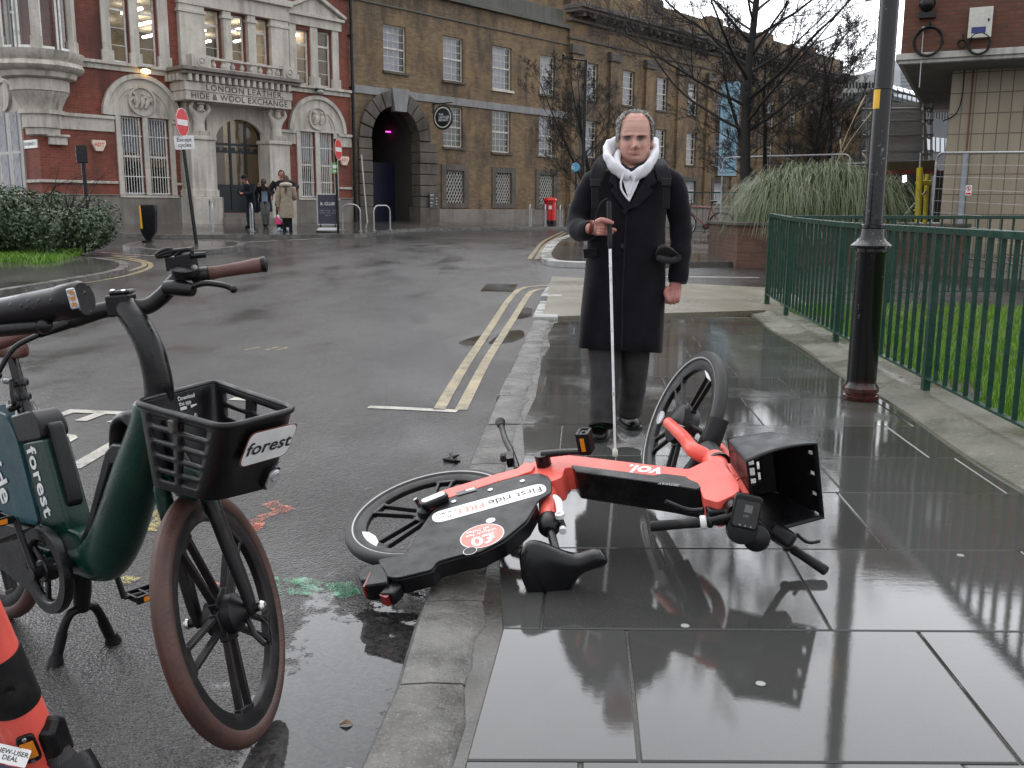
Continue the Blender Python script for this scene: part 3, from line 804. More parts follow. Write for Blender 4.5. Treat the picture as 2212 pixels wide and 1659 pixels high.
# stonework
mb = MB()
stone_box(mb, -11.33, -6.95, .06, -.9, .86); stone_box(mb, -3.15, .0, .06, -.9, .86); stone_box(mb, -6.95, -5.62, .3, -.9, .86); stone_box(mb, -3.88, -3.15, .3, -.9, .86)
stone_box(mb, -11.31, -6.95, .09, .862, .90); stone_box(mb, -3.15, 0, .09, .862, .90)
pieces('plinth', mb, PLINTH, EX, local=True, bevel=.012)
mb = MB(); mb.box(-8.55, -6.95, -.075, -.05, -.42, -.14); build('plinth_grille', mb, DARKR, EX, local=True)
mb = MB()                                                       # bands
for a, b in ((-11.31, -9.02), (-7.18, -6.9), (-3.2, -2.5), (-.62, 0)):
 stone_box(mb, a, b, .05, Z(3.44), Z(3.80)); stone_box(mb, a, b, .11, Z(3.80), Z(3.90)); stone_box(mb, a, b, .06, Z(1.93), Z(2.01))
for a, b in ((-11.31, -7.0), (-2.9, 0)):
 stone_box(mb, a, b, .06, Z(5.22), Z(5.37)); stone_box(mb, a, b, .14, Z(5.37), Z(5.46))
stone_box(mb, -11.31, 0, .1, Z(8.6), Z(8.75)); stone_box(mb, -11.31, 0, .25, Z(10.9), Z(11.2))
pieces('string_course', mb, STONE, EX, local=True, bevel=.012)
for (c0, zs, ro, ri, wl) in ((-8.13, 3.94, 1.25, .86, gw[:2]), (-1.53, 3.90, 1.25, .78, gw[2:])):
 mb = MB(); zz = Z(zs)
 ring2(mb, c0, zz, ri, ro - .13, -.06, .03); ring2(mb, c0, zz, ro - .13, ro, -.13, .03)
 slab2(mb, [(c0 + ri, zz - .0)] + arc(c0, zz, ri, 0, math.pi, 20), -.012, .02)
 ring2(mb, c0, zz, ri - .10, ri, -.03, .02)
 a, b = wl[0][0], wl[1][1]; z0 = wl[0][2]
 stone_box(mb, a - .16, a, .05, z0 - .05, zz); stone_box(mb, b, b + .16, .05, z0 - .05, zz); stone_box(mb, wl[0][1], wl[1][0], .04, z0, zz)
 stone_box(mb, a - .3, b + .3, .055, zz - .001, zz + .06)
 stone_box(mb, a - .18, b + .18, .09, z0 - .07, z0)
 build('arch_surround', mb, STONE, EX, local=True, smooth=40)
 relief(EX, c0 + .02, Z(zs) + .47, .44 if ri > .8 else .40, -.02, int(ri * 100))
mb = MB()                                                       # upper pilasters and mullions
for s0, s1 in ((-9.22, -8.95), (-8.35, -8.07), (-7.44, -7.1), (-2.62, -2.34), (-1.74, -1.42), (-.78, -.5)):
 for (e, q, z0, z1_) in ((0, .06, 5.78, 7.7), (.05, .09, 5.46, 5.78)): stone_box(mb, s0 - e, s1 + e, q, Z(z0), Z(z1_))
stone_box(mb, -9.3, -7.05, .1, Z(7.62), Z(8.0))
stone_box(mb, -2.74, -.38, .10, Z(7.44), Z(7.74)); stone_box(mb, -2.8, -.3, .2, Z(7.74), Z(7.84))
slab2(mb, [(-2.76, Z(7.84)), (-.32, Z(7.84)), (-1.53, Z(8.42))], -.08, .02)
for sa, sb, zb in ((-2.84, -1.53, 0), (-.26, -1.53, 0)):
 slab2(mb, [(sa, Z(7.845)), (sb, Z(8.44)), (sb, Z(8.58)), (sa + (-.06 if sa < sb else .06), Z(7.93))], -.22, .02)
pieces('pilaster', mb, STONE, EX, local=True, bevel=.01)
# centre bay of stone over the door
mb = MB()
for s0, s1 in ((-6.78, -5.9), (-5.24, -4.94), (-4.33, -4.02), (-3.43, -2.72)):
 stone_box(mb, s0, s1, .16, Z(5.46), Z(7.44)); stone_box(mb, s0 - .04, s1 + .04, .20, Z(7.2), Z(7.3))
stone_box(mb, -6.8, -2.7, .2, Z(7.44), Z(7.9)); stone_box(mb, -6.9, -2.6, .32, Z(7.9), Z(8.1))
pieces('stone_bay', mb, STONE, EX, local=True, bevel=.012)
mb = MB()
stone_box(mb, -7.30, -2.86, 1.12, Z(5.36), Z(5.47)); stone_box(mb, -7.22, -2.94, 1.02, Z(5.26), Z(5.355))
pieces('cornice', mb, PLINTH, EX, local=True, bevel=.012)
mb = MB()
stone_box(mb, -7.14, -3.2, .9, Z(4.78), Z(5.03)); stone_box(mb, -7.11, -3.23, .87, Z(4.50), Z(4.777)); stone_box(mb, -7.08, -3.26, .83, Z(5.03), Z(5.262))
for i in range(17): s = -7.05 + i * .2275; mb.box(s, s + .11, -1.0, -.82, Z(5.06), Z(5.255))
for i in range(4): mb.box(-7.3, -7.075, -.8 + i * .23, -.69 + i * .23, Z(5.06), Z(5.255))
pieces('entablature', mb, STONE, EX, local=True, bevel=.01)
ENG = M('incised_letter', (.06, .052, .045), .9, bstr=0)
text('lettering', 'LONDON LEATHER,', (-5.0, -.9, Z(4.90)), (1, 0, 0), (0, 0, 1), .255, ENG, EX, local=True, lift=.004, sx=1.12, space=1.15, bold=.012)
text('lettering', 'HIDE & WOOL EXCHANGE', (-5.17, -.87, Z(4.635)), (1, 0, 0), (0, 0, 1), .255, ENG, EX, local=True, lift=.004, sx=1.06, space=1.1, bold=.012)
mb = MB()                                                       # balustrade
stone_box(mb, -6.3, -3.62, 1.02, Z(5.74), Z(5.80), back=-.84); stone_box(mb, -6.3, -3.62, .98, Z(5.47), Z(5.51), back=-.8)
for i in range(8):
 s = -6.15 + i * .34; mb.lathe([(.05, 0), (.075, .04), (.085, .10), (.045, .17), (.06, .23)], (s, -.92, Z(5.51)), seg=10)
for s0, s1 in ((-6.95, -6.3), (-3.62, -3.15)):
 stone_box(mb, s0, s1, 1.04, Z(5.47), Z(5.84), back=-.72)
 ring2(mb, (s0 + s1) / 2, Z(5.64), .10, .15, -1.07, -1.03, 0, 2 * math.pi, 18)
 mb.ball(((s0 + s1) / 2, -1.03, Z(5.64)), (.08, .05, .08), 10, 6)
pieces('balustrade', mb, STONE, EX, local=True, smooth=40)
# doorway, pedestals, atlas figures
mb = MB()
for s0, s1 in ((-6.92, -6.07), (-4.02, -3.2)):
 stone_box(mb, s0, s1, .66, Z(1.575), Z(3.34)); stone_box(mb, s0 - .05, s1 + .05, .72, Z(3.34), Z(3.46)); stone_box(mb, s0 - .05, s1 + .05, .72, Z(1.575), Z(1.80))
 stone_box(mb, s0 - .08, s1 + .08, .82, -1, Z(1.573)); stone_box(mb, s0 + .1, s1 - .1, .3, Z(3.46), Z(4.5))
pieces('pedestal', mb, STONE, EX, local=True, bevel=.02)
mb = MB()                                                       # arch face between the pedestals
cx, zc, r = -4.76, Z(3.30), 0.96
top = [(-6.0, Z(4.5)), (-3.6, Z(4.5)), (-3.6, Z(1.1)), (cx + r, Z(1.1))] + [(cx + r * math.cos(t), zc + .80 * math.sin(t)) for t in [math.pi * i / 20 for i in range(21)]] + [(cx - r, Z(1.1)), (-6.0, Z(1.1))]
slab2(mb, top, -.14, .0)
build('door_arch', mb, STONE, EX, local=True, smooth=40)
mb = MB(); y = .10
for s in (-5.72, -5.06, -4.46, -3.86): mb.box(s, s + .07, y, y + .07, Z(1.09), Z(4.05))
for z in (1.09, 3.02, 3.26): mb.box(-5.72, -3.8, y + .004, y + .066, Z(z), Z(z) + .08)
ring2(mb, cx, zc, .9, 1.0, y, y + .07, 0, math.pi, 20)
mb.box(-5.65, -3.86, y + .03, y + .05, Z(1.17), Z(2.0))
for i in range(6):
 mb.lathe([(.075, 0), (.075, .03)], (-5.5 + i * .29, y + .02, Z(3.14)), (0, -1, 0), 12)
dr = build('door', mb, DARKP, EX, local=True)
g = MB(); g.quad((-5.72, y + .04, Z(2.0)), (-3.8, y + .04, Z(2.0)), (-3.8, y + .04, Z(4.1)), (-5.72, y + .04, Z(4.1))); build('pane', g, GLASS, dr, local=True)
mb = MB(); mb.box(-4.55, -4.53, y - .04, y, Z(1.7), Z(2.1)); build('handle', mb, M('brass', (.5, .36, .14), .3, 1), dr, local=True)
mb = MB(); mb.box(-5.9, -3.7, -.55, .2, Z(.80), Z(1.09) - .02); mb.box(-6.0, -3.55, -.95, -.55, Z(.55), Z(.92)); build('door_step', mb, PLINTH, EX, local=True, bevel=.01)
for s0, fl in ((-6.49, 1), (-3.6, -1)):
 X = lambda dx, dy, z: (s0 + dx * fl, -.48 + dy, Z(z))
 nd = [X(0, 0, 3.62), X(0, -.02, 3.82), X(0, -.06, 4.06), X(0, -.06, 4.2), X(.02, -.14, 4.33), X(.02, -.17, 4.42),
          X(-.2, -.06, 4.14), X(-.33, -.10, 4.30), X(-.22, -.10, 4.49), X(.2, -.06, 4.14), X(.34, -.12, 4.28), X(.22, -.10, 4.49), X(0, .02, 3.48)]
 ed = [(12, 0), (0, 1), (1, 2), (2, 3), (3, 4), (4, 5), (2, 6), (6, 7), (7, 8), (2, 9), (9, 10), (10, 11)]
 rd = [(.20, .17), (.165, .13), (.21, .15), (.08, .08), (.10, .12), (.085, .1), .085, .065, .06, .085, .065, .06, (.25, .2)]
 vs, fs = skin_mesh(nd, ed, rd, root=0); mb = MB(); mb.add(vs, fs)
 for k in range(9): mb.tube([X(-.22 + k * .055, -.2, 3.62), X(-.24 + k * .06, -.19, 3.46)], [.04, .03], 6)
 for k in range(7): mb.ball(X(-.07 + k * .025, -.22 + .02 * (k % 2), 4.22 + .02 * (k % 3)), .035, 6, 5)
 for k in range(8): mb.ball(X(-.1 + k * .028, -.17 - .03 * (k % 2), 4.44), .04, 6, 5)
 build('atlas_figure', mb, STONE, EX, smooth=60, local=True)
# rounded oriel on the corner with its fluted corbel
mb = MB(); oc = (-10.99, .25, 0)
rr_ = lambda z, r: (r, Z(z))
mb.lathe([rr_(4.74, .80), rr_(4.78, .95), rr_(4.9, 1.0), rr_(4.92, 1.0), rr_(4.95, 1.12), rr_(5.06, 1.20), rr_(5.17, 1.15), rr_(5.2, 1.08), rr_(5.28, 1.16), rr_(5.40, 1.2), rr_(5.46, 1.22), rr_(5.47, 1.0)], oc, seg=40, ref=(-1, 0, 0))
mb.lathe([rr_(4.40, .72), rr_(4.43, .76), rr_(4.73, .78)], oc, seg=32)
fl = [(.50, 3.93), (.54, 4.05), (.64, 4.25), (.74, 4.40)]
n = 96; R_ = [[Vector((oc[0] + math.cos(2 * math.pi * k / n) * (r + .022 * math.cos(k * 2 * math.pi / 4)), oc[1] + math.sin(2 * math.pi * k / n) * (r + .022 * math.cos(k * 2 * math.pi / 4)), Z(z))) for k in range(n)] for r, z in fl]
mb.loft(R_)
mb.lathe([rr_(3.2, .30), rr_(3.25, .44), rr_(3.42, .46), rr_(3.44, .52), rr_(3.8, .52), rr_(3.81, .6), rr_(3.92, .6)], oc, seg=32)
for k in range(9):                                             # piers of the bow window
 a = math.radians(-170 + k * 32.5 - 8); c_, s_ = math.cos(a), math.sin(a)
 if k % 2 == 0:
  mb.obox((oc[0] + c_ * 1.0, oc[1] + s_ * 1.0, Z(6.75)), (-s_, c_, 0), (c_, s_, 0), (0, 0, 1), .24, .16, 2.6)
  mb.obox((oc[0] + c_ * 1.0, oc[1] + s_ * 1.0, Z(5.62)), (-s_, c_, 0), (c_, s_, 0), (0, 0, 1), .30, .22, .34)
mb.lathe([rr_(8.0, 1.0), rr_(8.02, 1.2), rr_(8.3, 1.25), rr_(11.0, 1.1), rr_(11.3, .4)], oc, seg=32)
orl = build('oriel', mb, STONE, EX, smooth=40, local=True)
mb = MB(); mb.lathe([(.96, Z(5.5)), (.96, Z(8.0))], oc, seg=48, cap=False); build('pane', mb, GLASS, orl, smooth=60, local=True)
mb = MB()
for k in range(8):
 a0, a1 = math.radians(-170 + k * 32.5 - 2), math.radians(-170 + (k + 1) * 32.5 - 14)
 if k % 1 == 0:
  for z, h in ((5.5, .07), (7.2, .06)): ring2(MB(), 0, 0, 1, 1.1, 0, .1)
  mb.loft([[Vector((oc[0] + math.cos(a0 + (a1 - a0) * i / 8) * r, oc[1] + math.sin(a0 + (a1 - a0) * i / 8) * r, Z(z))) for r, z in ((.95, 5.48), (1.0, 5.48), (1.0, 5.56), (.95, 5.56))] for i in range(9)])
  for a in (a0 + .03, a1 + .12):
   mb.tube([(oc[0] + math.cos(a) * .97, oc[1] + math.sin(a) * .97, Z(5.5)), (oc[0] + math.cos(a) * .97, oc[1] + math.sin(a) * .97, Z(8))], .03, 6)
build('frame', mb, TIMB, orl, local=True)
# the side street front: arched window, band
mb = MB(); sx0 = -11.25
def side(y0, y1, q, z0, z1_): mb.box(sx0 - q, sx0 + .02, y0, y1, z0, z1_)
side(0, 9, .06, -.9, .86); side(0, .9, .05, Z(3.44), Z(3.8)); side(0, .9, .11, Z(3.8), Z(3.9)); side(0, .9, .06, Z(1.93), Z(2.01)); side(0, 9, .06, Z(5.22), Z(5.37)); side(0, 9, .14, Z(5.37), Z(5.46))
side(.95, 1.15, .05, Z(1.6), Z(3.94)); side(1.85, 2.0, .05, Z(1.6), Z(3.94)); side(2.7, 2.9, .05, Z(1.6), Z(3.94))
for ri, ro, q in ((.85, 1.12, .06), (1.12, 1.25, .13)):
 A_, B_ = arc(1.93, Z(3.94), ri, 0, math.pi, 20), arc(1.93, Z(3.94), ro, 0, math.pi, 20)
 mb.loft([[Vector(v) for v in ((sx0 - q, a[0], a[1]), (sx0 - q, b[0], b[1]), (sx0 + .02, b[0], b[1]), (sx0 + .02, a[0], a[1]))] for a, b in zip(A_, B_)])
mb.prism([(sx0, a[0], a[1]) for a in arc(1.93, Z(3.94), .85, 0, math.pi, 20)], (1, 0, 0), -.02, .01)
mb.lathe([(.44, 0), (.44, .09), (.38, .09), (.36, .04), (.0, .05)], (sx0 - .02, 1.93, Z(4.42)), (-1, 0, 0), 24)
for y0, y1 in ((.5, .75), (1.2, 1.4), (3.0, 3.3)): side(y0, y1, .07, Z(5.46), Z(8))
pieces('side_stonework', mb, STONE, EX, local=True, smooth=40)
for y0, y1, z0, z1_ in ((1.15, 1.85, 1.61, 3.93), (2.0, 2.7, 1.61, 3.93), (.78, 1.18, 5.6, 7.6)):
 mb = MB(); mb.box(sx0 - .03, sx0, y0, y0 + .05, Z(z0), Z(z1_)); mb.box(sx0 - .03, sx0, y1 - .05, y1, Z(z0), Z(z1_)); mb.box(sx0 - .028, sx0, y0, y1, Z(z0), Z(z0) + .08); mb.box(sx0 - .028, sx0, y0, y1, Z((z0 + z1_) / 2), Z((z0 + z1_) / 2) + .07)
 if z0 < 3:
  for i in range(1, 8): mb.tube([(sx0 - .07, y0 + (y1 - y0) * i / 8, Z(z0)), (sx0 - .07, y0 + (y1 - y0) * i / 8, Z(z1_))], .011, 6)
 wn = build('window', mb, TIMB, EX, local=True)
 g = MB(); g.box(sx0 - .012, sx0 - .006, y0, y1, Z(z0), Z(z1_)); build('pane', g, BLUEB if z0 < 3 else DARKR, wn, local=True)
mb = MB()                                                       # rough cast plaque under the corbel
mb.box(-11.0, -10.5, -.16, 0, Z(2.98), Z(3.2)); mb.box(-11.06, -10.44, -.22, 0, Z(3.2), Z(3.27)); build('corbel_block', mb, STONE, EX, local=True, bevel=.02)

# things fixed to the exchange
def fix(name, label, cat, s, q, z): return thing(name, label, cat, FO + FD * s - FN * q + Vector((0, 0, Z(z))), ROTF)
NP = thing('street_nameplate', 'white street nameplate on the red brick corner below the rounded oriel', 'sign', FO + FD * -11.25 + Vector((0, 0, Z(3.0))), ROTF)
mb = MB(); mb.box(-.03, 0, .06, .98, -.115, .115); build('plate', mb, M('white_enamel', (.75, .75, .74), .3), NP, local=True)
text('lettering', 'LEATHERMARKET ST', (-.032, .52, 0), (0, -1, 0), (0, 0, 1), .13, BLACKP, NP, local=True, sx=.62, bold=.02)
ALW = M('alarm_box_plastic', (.72, .60, .50), .4); ALR = M('alarm_box_red', (.62, .13, .08), .4)
for s, z, lab in ((-9.55, 3.02, 'alarm box on red brick left of the barred window pair'), (-.38, 2.95, 'alarm box on red brick by the drainpipe and small no entry sign')):
 t_ = fix('alarm_box', lab, 'alarm box', s, .0, z); mb = MB()
 slab2(mb, [(-.2, .16), (.2, .16), (.21, .05), (.1, -.16), (-.1, -.16), (-.21, .05)], -.1, 0); build('case', mb, ALW, t_, local=True, bevel=.02)
 text('lettering', 'ADT', (0, -.1, .03), (1, 0, 0), (0, 0, 1), .15, ALR, t_, local=True, bold=.03, lift=.003)
LAMPW = emis('warm_lamp_glass', (1.0, .62, .25), 6)
for s, z, lab, lit in ((-8.02, 5.30, 'lit warm bulkhead lamp over the left arched window', True), (-1.50, 5.30, 'unlit dark bulkhead lamp over the right arched window', False)):
 t_ = fix('wall_lamp', lab, 'lamp', s, .06, z); mb = MB()
 mb.box(-.06, .06, -.16, -.0, -.02, .08); mb.box(-.17, .17, -.2, -.04, .04, .09); build('bracket', mb, DARKP, t_, local=True, bevel=.01)
 mb = MB(); mb.ball((0, -.16, -.03), (.16, .09, .08), 14, 8); build('lamp_glass', mb, LAMPW if lit else M('lamp_glass', (.3, .3, .3), .1), t_, local=True, smooth=60)
t_ = fix('entry_phone', 'dark entry phone panel on the pale stone beside the door', 'intercom', -3.12, .0, 2.05); mb = MB(); mb.box(-.1, .1, -.05, 0, -.2, .22); build('panel', mb, DARKP, t_, local=True, bevel=.01)
mb = MB(); mb.lathe([(.05, 0), (.05, .02)], (-.02, -.05, .1), (0, -1, 0), 12); build('speaker', mb, M('steel_grey', (.3, .3, .32), .3, .8), t_, local=True)
DP = thing('drainpipe', 'tall black cast iron drainpipe between the red and yellow brick buildings', 'drainpipe', FO, ROTF)
mb = MB(); mb.tube([(.07, -.1, -.3), (.07, -.1, 11)], .06, 10)
for z in (1.2, 3.0, 4.8, 6.6): mb.lathe([(.075, 0), (.075, .12)], (.07, -.1, z), seg=12)
mb.tube([(.07, -.1, .5), (-.0, -.2, -.0)], .05, 8)
build('pipe', mb, BLACKP, DP, local=True, smooth=40)
mb = MB()
for z in (1.26, 3.06, 4.86, 6.66): mb.box(-.04, .18, -.07, 0, z - .02, z + .02)
build('pipe_bracket', mb, BLACKP, DP, local=True)

# ================================================================ the yellow brick market building
YB = thing('market_building', 'long yellow stock brick market building with sash windows and carriage arch', 'building', FO, ROTF)
up = [(1.66, 2.82, Z(6.36), Z(8.04)), (4.82, 5.97, Z(6.33), Z(8.04)), (7.75, 8.97, Z(6.27), Z(8.04)), (10.92, 11.97, Z(6.34), Z(8.03))]
md = [(4.81, 5.93, Z(3.73), Z(5.32)), (7.74, 8.93, Z(3.65), Z(5.38)), (10.88, 11.94, Z(3.68), Z(5.38))]
lt = [(4.90, 5.97, Z(1.48), Z(2.79)), (7.96, 8.98, Z(1.48), Z(2.79)), (10.92, 11.96, Z(1.46), Z(2.80))]
sB = [14.1 + 3.12 * i for i in range(10)]
up2 = [(s, s + 1.05, Z(6.38), Z(8.05)) for s in sB]; md2 = [(s, s + 1.05, Z(3.70), Z(5.42)) for s in sB]; lt2 = [(s + .05, s + 1.1, Z(1.60), Z(2.82)) for s in sB]
arch = (.93, 3.40, -.6, Z(5.12))
H1, H2 = Z(9.35), Z(11.35)
mb = MB(); wall_holes(mb, .0, 12.9, -1.2, H1, up + md + lt + [arch], 0, .16)
ac, az, ar = 2.165, Z(3.85), 1.235
A_ = [(ac + ar * math.cos(t), az + ar * math.sin(t)) for t in [math.pi * i / 24 for i in range(25)]]
for half in (A_[:13] + [(ac, Z(5.12)), (3.40, Z(5.12))], A_[12:] + [(.93, Z(5.12)), (ac, Z(5.12))]): slab2(mb, half, .001, .15)
wall_holes(mb, 12.9, 44, -1.2, H2, up2 + md2 + lt2, -.12, .2)
mb.quad((12.9, -.12, -1.2), (12.9, 0, -1.2), (12.9, 0, H2), (12.9, -.12, H2)); mb.quad((12.9, 0, H1), (12.9, 10, H1), (12.9, 10, H2), (12.9, 0, H2))
mb.quad((44, -.12, -1.2), (44, 12, -1.2), (44, 12, H2), (44, -.12, H2)); mb.quad((12.9, -.12, H2), (44, -.12, H2), (44, 12, H2), (12.9, 12, H2)); mb.quad((0, 0, H1), (12.9, 0, H1), (12.9, 10, H1), (0, 10, H1))
build('wall', mb, YBRICK, YB, local=True)
mb = MB()                                                       # passage behind the arch
mb.quad((.93, .0, -.6), (.93, 9, -.6), (.93, 9, 4.5), (.93, .0, 4.5)); mb.quad((3.4, .0, -.6), (3.4, 9, -.6), (3.4, 9, 4.5), (3.4, .0, 4.5)); mb.quad((.93, 9, -.6), (3.4, 9, -.6), (3.4, 9, 4.5), (.93, 9, 4.5)); mb.quad((.93, .15, 4.42), (3.4, .15, 4.42), (3.4, 9, 4.42), (.93, 9, 4.42))
for half in (A_[:13] + [(ac, Z(5.12)), (3.40, Z(5.12))], A_[12:] + [(.93, Z(5.12)), (ac, Z(5.12))]): slab2(mb, half, .151, .9)
build('passage', mb, M('dark_passage_wall', (.045, .04, .036), .8), YB, local=True)
mb = MB(); mb.box(2.2, 3.39, 1.4, 1.46, -.3, Z(3.05)); build('passage_gate', mb, M('navy_gate', (.012, .013, .03), .4), YB, local=True)
mb = MB(); na, nb = FP(z2(300, 856), -1.6), FP(z2(395, 851), -1.6); mb.box(na[0], nb[0], 1.6, 1.64, Z(na[1]), Z(na[1]) + .04); build('neon_strip', mb, emis('magenta_neon', (1.0, .05, .55), 5), YB, local=True)
GL2 = mat_glass('sash_glass', (.8, .8, .82))
def ywin(a, b, c, d, y, k, tone):
 h = d - c; rows_ = [c + h * f for f in (.17, .33, .67, .83)]
 wn = sash(YB, a, b, c, d, y, CREAM, rows_, 4, .05, .02, True, glass=GL2)
 mb = MB(); e = .17
 mb.box(a + .03, b - e, y + .14, y + .15, c + .03, d - .02); build('blind', mb, tone, wn, local=True)  # panel behind the pane; grey ones carry a painted reflection
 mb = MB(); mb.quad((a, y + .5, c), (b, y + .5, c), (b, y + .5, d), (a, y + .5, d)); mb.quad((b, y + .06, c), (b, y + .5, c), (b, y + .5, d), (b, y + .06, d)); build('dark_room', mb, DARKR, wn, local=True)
 mb = MB(); mb.box(a - .06, b + .1, y - .18, y + .05, c - .09, c); build('sill', mb, CREAM if k in (2, 6) else DSTONE, wn, local=True)
GREYB = M('painted_glazing_reflection', (.13, .135, .12), .5, vs=2, var=.35, bstr=0)  # reflections in the panes, painted as a flat panel colour
for k, h_ in enumerate(up): ywin(*h_, .09, k, BLIND)
for k, h_ in enumerate(md): ywin(*h_, .09, k + 4, GREYB if k < 2 else BLUEB)
for k, h_ in enumerate(up2): ywin(*h_, .0, 8, BLUEB if k % 3 else BLIND)
for k, h_ in enumerate(md2): ywin(*h_, .0, 8, GREYB if k % 2 else BLUEB)
GRID = M('white_metal_lattice', (.55, .54, .50), .5)
for k, (a, b, c, d) in enumerate(lt):
 mb = MB(); st = (b - a) / 6.5
 for sgn in (1, -1):
  j = -14
  while j < 26:
   # diagonal bar clipped to the opening
   pts = []
   for i in range(41):
    z = c + (d - c) * i / 40; s = a + j * st + sgn * (z - c) * .62
    if a <= s <= b: pts.append((s, .06 + .012 * (sgn > 0), z))
   if len(pts) > 1: mb.tube([pts[0], pts[-1]], .017, 5)
   j += 1
 lw = build('lattice_window', mb, GRID, YB, local=True)
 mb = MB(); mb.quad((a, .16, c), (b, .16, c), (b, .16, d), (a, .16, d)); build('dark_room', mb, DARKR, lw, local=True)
for k, (a, b, c, d) in enumerate(lt2):
 mb = MB()
 for i in range(9): s = a + (b - a) * (i + .5) / 9; mb.tube([(s, -.04, c), (s, -.04, d)], .018, 5)
 for z in (c + .1, c + (d - c) * .6): mb.box(a, b, -.06, -.03, z - .02, z + .02)
 lw = build('barred_window', mb, TIMB, YB, local=True)
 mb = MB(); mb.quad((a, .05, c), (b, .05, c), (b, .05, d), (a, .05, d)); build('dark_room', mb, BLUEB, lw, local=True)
mb = MB()
for k, (a, b, c, d) in enumerate(lt + lt2):
 y = 0 if k < 3 else -.12; e = .24
 for (s0, s1, z0, z1_) in ((a - e, a, c - .2, d + .24), (b, b + e + .05, c - .2, d + .24), (a, b, d, d + .24), (a, b, c - .2, c)): mb.box(s0, s1, y - .05, y + .02, z0, z1_)
pieces('window_surround', mb, DSTONE, YB, local=True, bevel=.01)
mb = MB()
mb.box(4.45, 12.75, -.07, .02, -1.2, Z(1.23)); mb.box(12.9, 44, -.2, -.1, -1.2, Z(1.35)); mb.box(12.85, 44, -.26, -.1, Z(1.35), Z(1.5))
pieces('plinth', mb, PLINTH, YB, local=True, bevel=.012)
mb = MB(); mb.box(.14, 1.98, -.06, .02, Z(5.42), Z(5.70)); mb.box(2.81, 12.9, -.06, .02, Z(5.40), Z(5.69)); 
slab2(mb, [(1.95, Z(5.74)), (2.82, Z(5.74)), (2.66, Z(4.9)), (2.09, Z(4.9))], -.16, .1)
pieces('string_course', mb, GSTONE, YB, local=True, bevel=.008)
mb = MB(); kr = random.Random(3)                                # rusticated arch
for side_ in (0, 1):
 z = Z(1.30); a, b = ((.30, .94) if side_ == 0 else (3.39, 4.37))
 mb.box(a - .06, b + (.0 if side_ == 0 else .05), -.16, .5, -1.0, z - .01)
 while z < az - .05:
  h_ = min(.43, az - z); mb.box(a, b, -.10 - kr.uniform(0, .03), .4, z, z + h_ - .025); z += h_
for i in range(11):
 t0, t1 = math.pi * i / 11 + .012, math.pi * (i + 1) / 11 - .012
 if i == 5: continue
 ro = 1.86 if i < 5 else 1.80
 P_ = arc(ac, az, ar - .01, t0, t1, 4) + arc(ac + (.0), az, ro, t1, t0, 4)
 slab2(mb, P_, -.10 - kr.uniform(0, .03), .35)
build('arch_stonework', mb, DSTONE, YB, local=True, bevel=.025)
mb = MB()
mb.box(.0, 12.9, -.16, .3, Z(9.36), Z(9.52)); mb.box(3.9, 12.4, -.1, .3, Z(9.52), Z(10.12)); mb.box(.02, 12.9, -.05, .02, Z(8.66), Z(8.72))
pieces('parapet', mb, LEAD, YB, local=True, bevel=.012)
mb = MB()
mb.box(12.7, 44, -1.0, .1, Z(10.22), Z(10.42)); mb.box(12.75, 44, -.85, .1, Z(10.08), Z(10.22)); mb.box(12.8, 44, -.3, .1, Z(9.72), Z(9.85)); mb.box(12.85, 44, -.2, .1, Z(8.95), Z(9.05))
for i in range(40): s = 13.1 + i * .78; mb.box(s, s + .2, -.75, -.1, Z(9.9), Z(10.08))
pieces('cornice', mb, DSTONE, YB, local=True, bevel=.012)
mb = MB()
mb.box(12.9, 44, -.12, .25, H2 + .002, H2 + .14)
for s in np.arange(12.9, 43, 6.24): mb.box(s, s + 1.4, -.2, .3, H2 - .9, H2 + .42)
pieces('parapet_pier', mb, YBRICK, YB, local=True)
mb = MB()
for i, s in enumerate([12.95] + [16.0 + 3.12 * k for k in range(9)]):
 wd = .75; mb.box(s, s + wd, -.26, -.1, Z(1.5), Z(8.5))
pieces('brick_pilaster', mb, YBRICK, YB, local=True)
mb = MB()
for i, s in enumerate([12.95] + [16.0 + 3.12 * k for k in range(9)]): mb.box(s - .12, s + .87, -.36, -.1, Z(8.3), Z(8.72))
pieces('pilaster_cap', mb, DSTONE, YB, local=True, bevel=.02)
# things on it
t_ = thing('hanging_sign', 'round black hanging sign with white ring outside the carriage arch', 'sign', FO + FD * 4.25 - FN * .55 + Vector((0, 0, Z(4.8))), ROTF)
lx = Vector((.17, -.98, 0)).normalized(); ly = Vector((lx.y, -lx.x, 0))
mb = MB(); mb.lathe([(.46, -.03), (.48, -.02), (.48, .02), (.46, .03)], (0, 0, 0), ly, 36); build('disc', mb, M('black_sign_enamel', (.02, .024, .028), .35), t_, local=True, smooth=40)
mb = MB(); mb.lathe([(.36, .032), (.36, .036), (.40, .036), (.40, .032)], (0, 0, 0), ly, 40, closed=True); build('ring', mb, TIMB, t_, local=True)
text('lettering', 'THE\nLEATHER\nMARKET', ly * .033 - lx * .2, lx, (0, 0, 1), .125, TIMB, t_, local=True, bold=.02, align='LEFT', line=.85)
mb = MB(); mb.box(-.02, .02, -.5, .55, .52, .56); mb.box(-.04, .04, .5, .54, .2, .62); mb.tube([(0, -.1, .46), (0, -.1, .53)], .012, 6); mb.tube([(0, .2, .44), (0, .2, .53)], .012, 6); build('bracket', mb, BLACKP, t_, local=True)
t_ = thing('wall_plaque', 'small black notice plaque on the right stone pier of the carriage arch', 'sign', FO + FD * 4.05 - FN * .15 + Vector((0, 0, Z(1.55))), ROTF)
mb = MB(); mb.box(-.22, .24, -.02, .0, -.3, .32); build('plate', mb, M('charcoal_sign', (.03, .033, .036), .4), t_, local=True)
mb = MB()
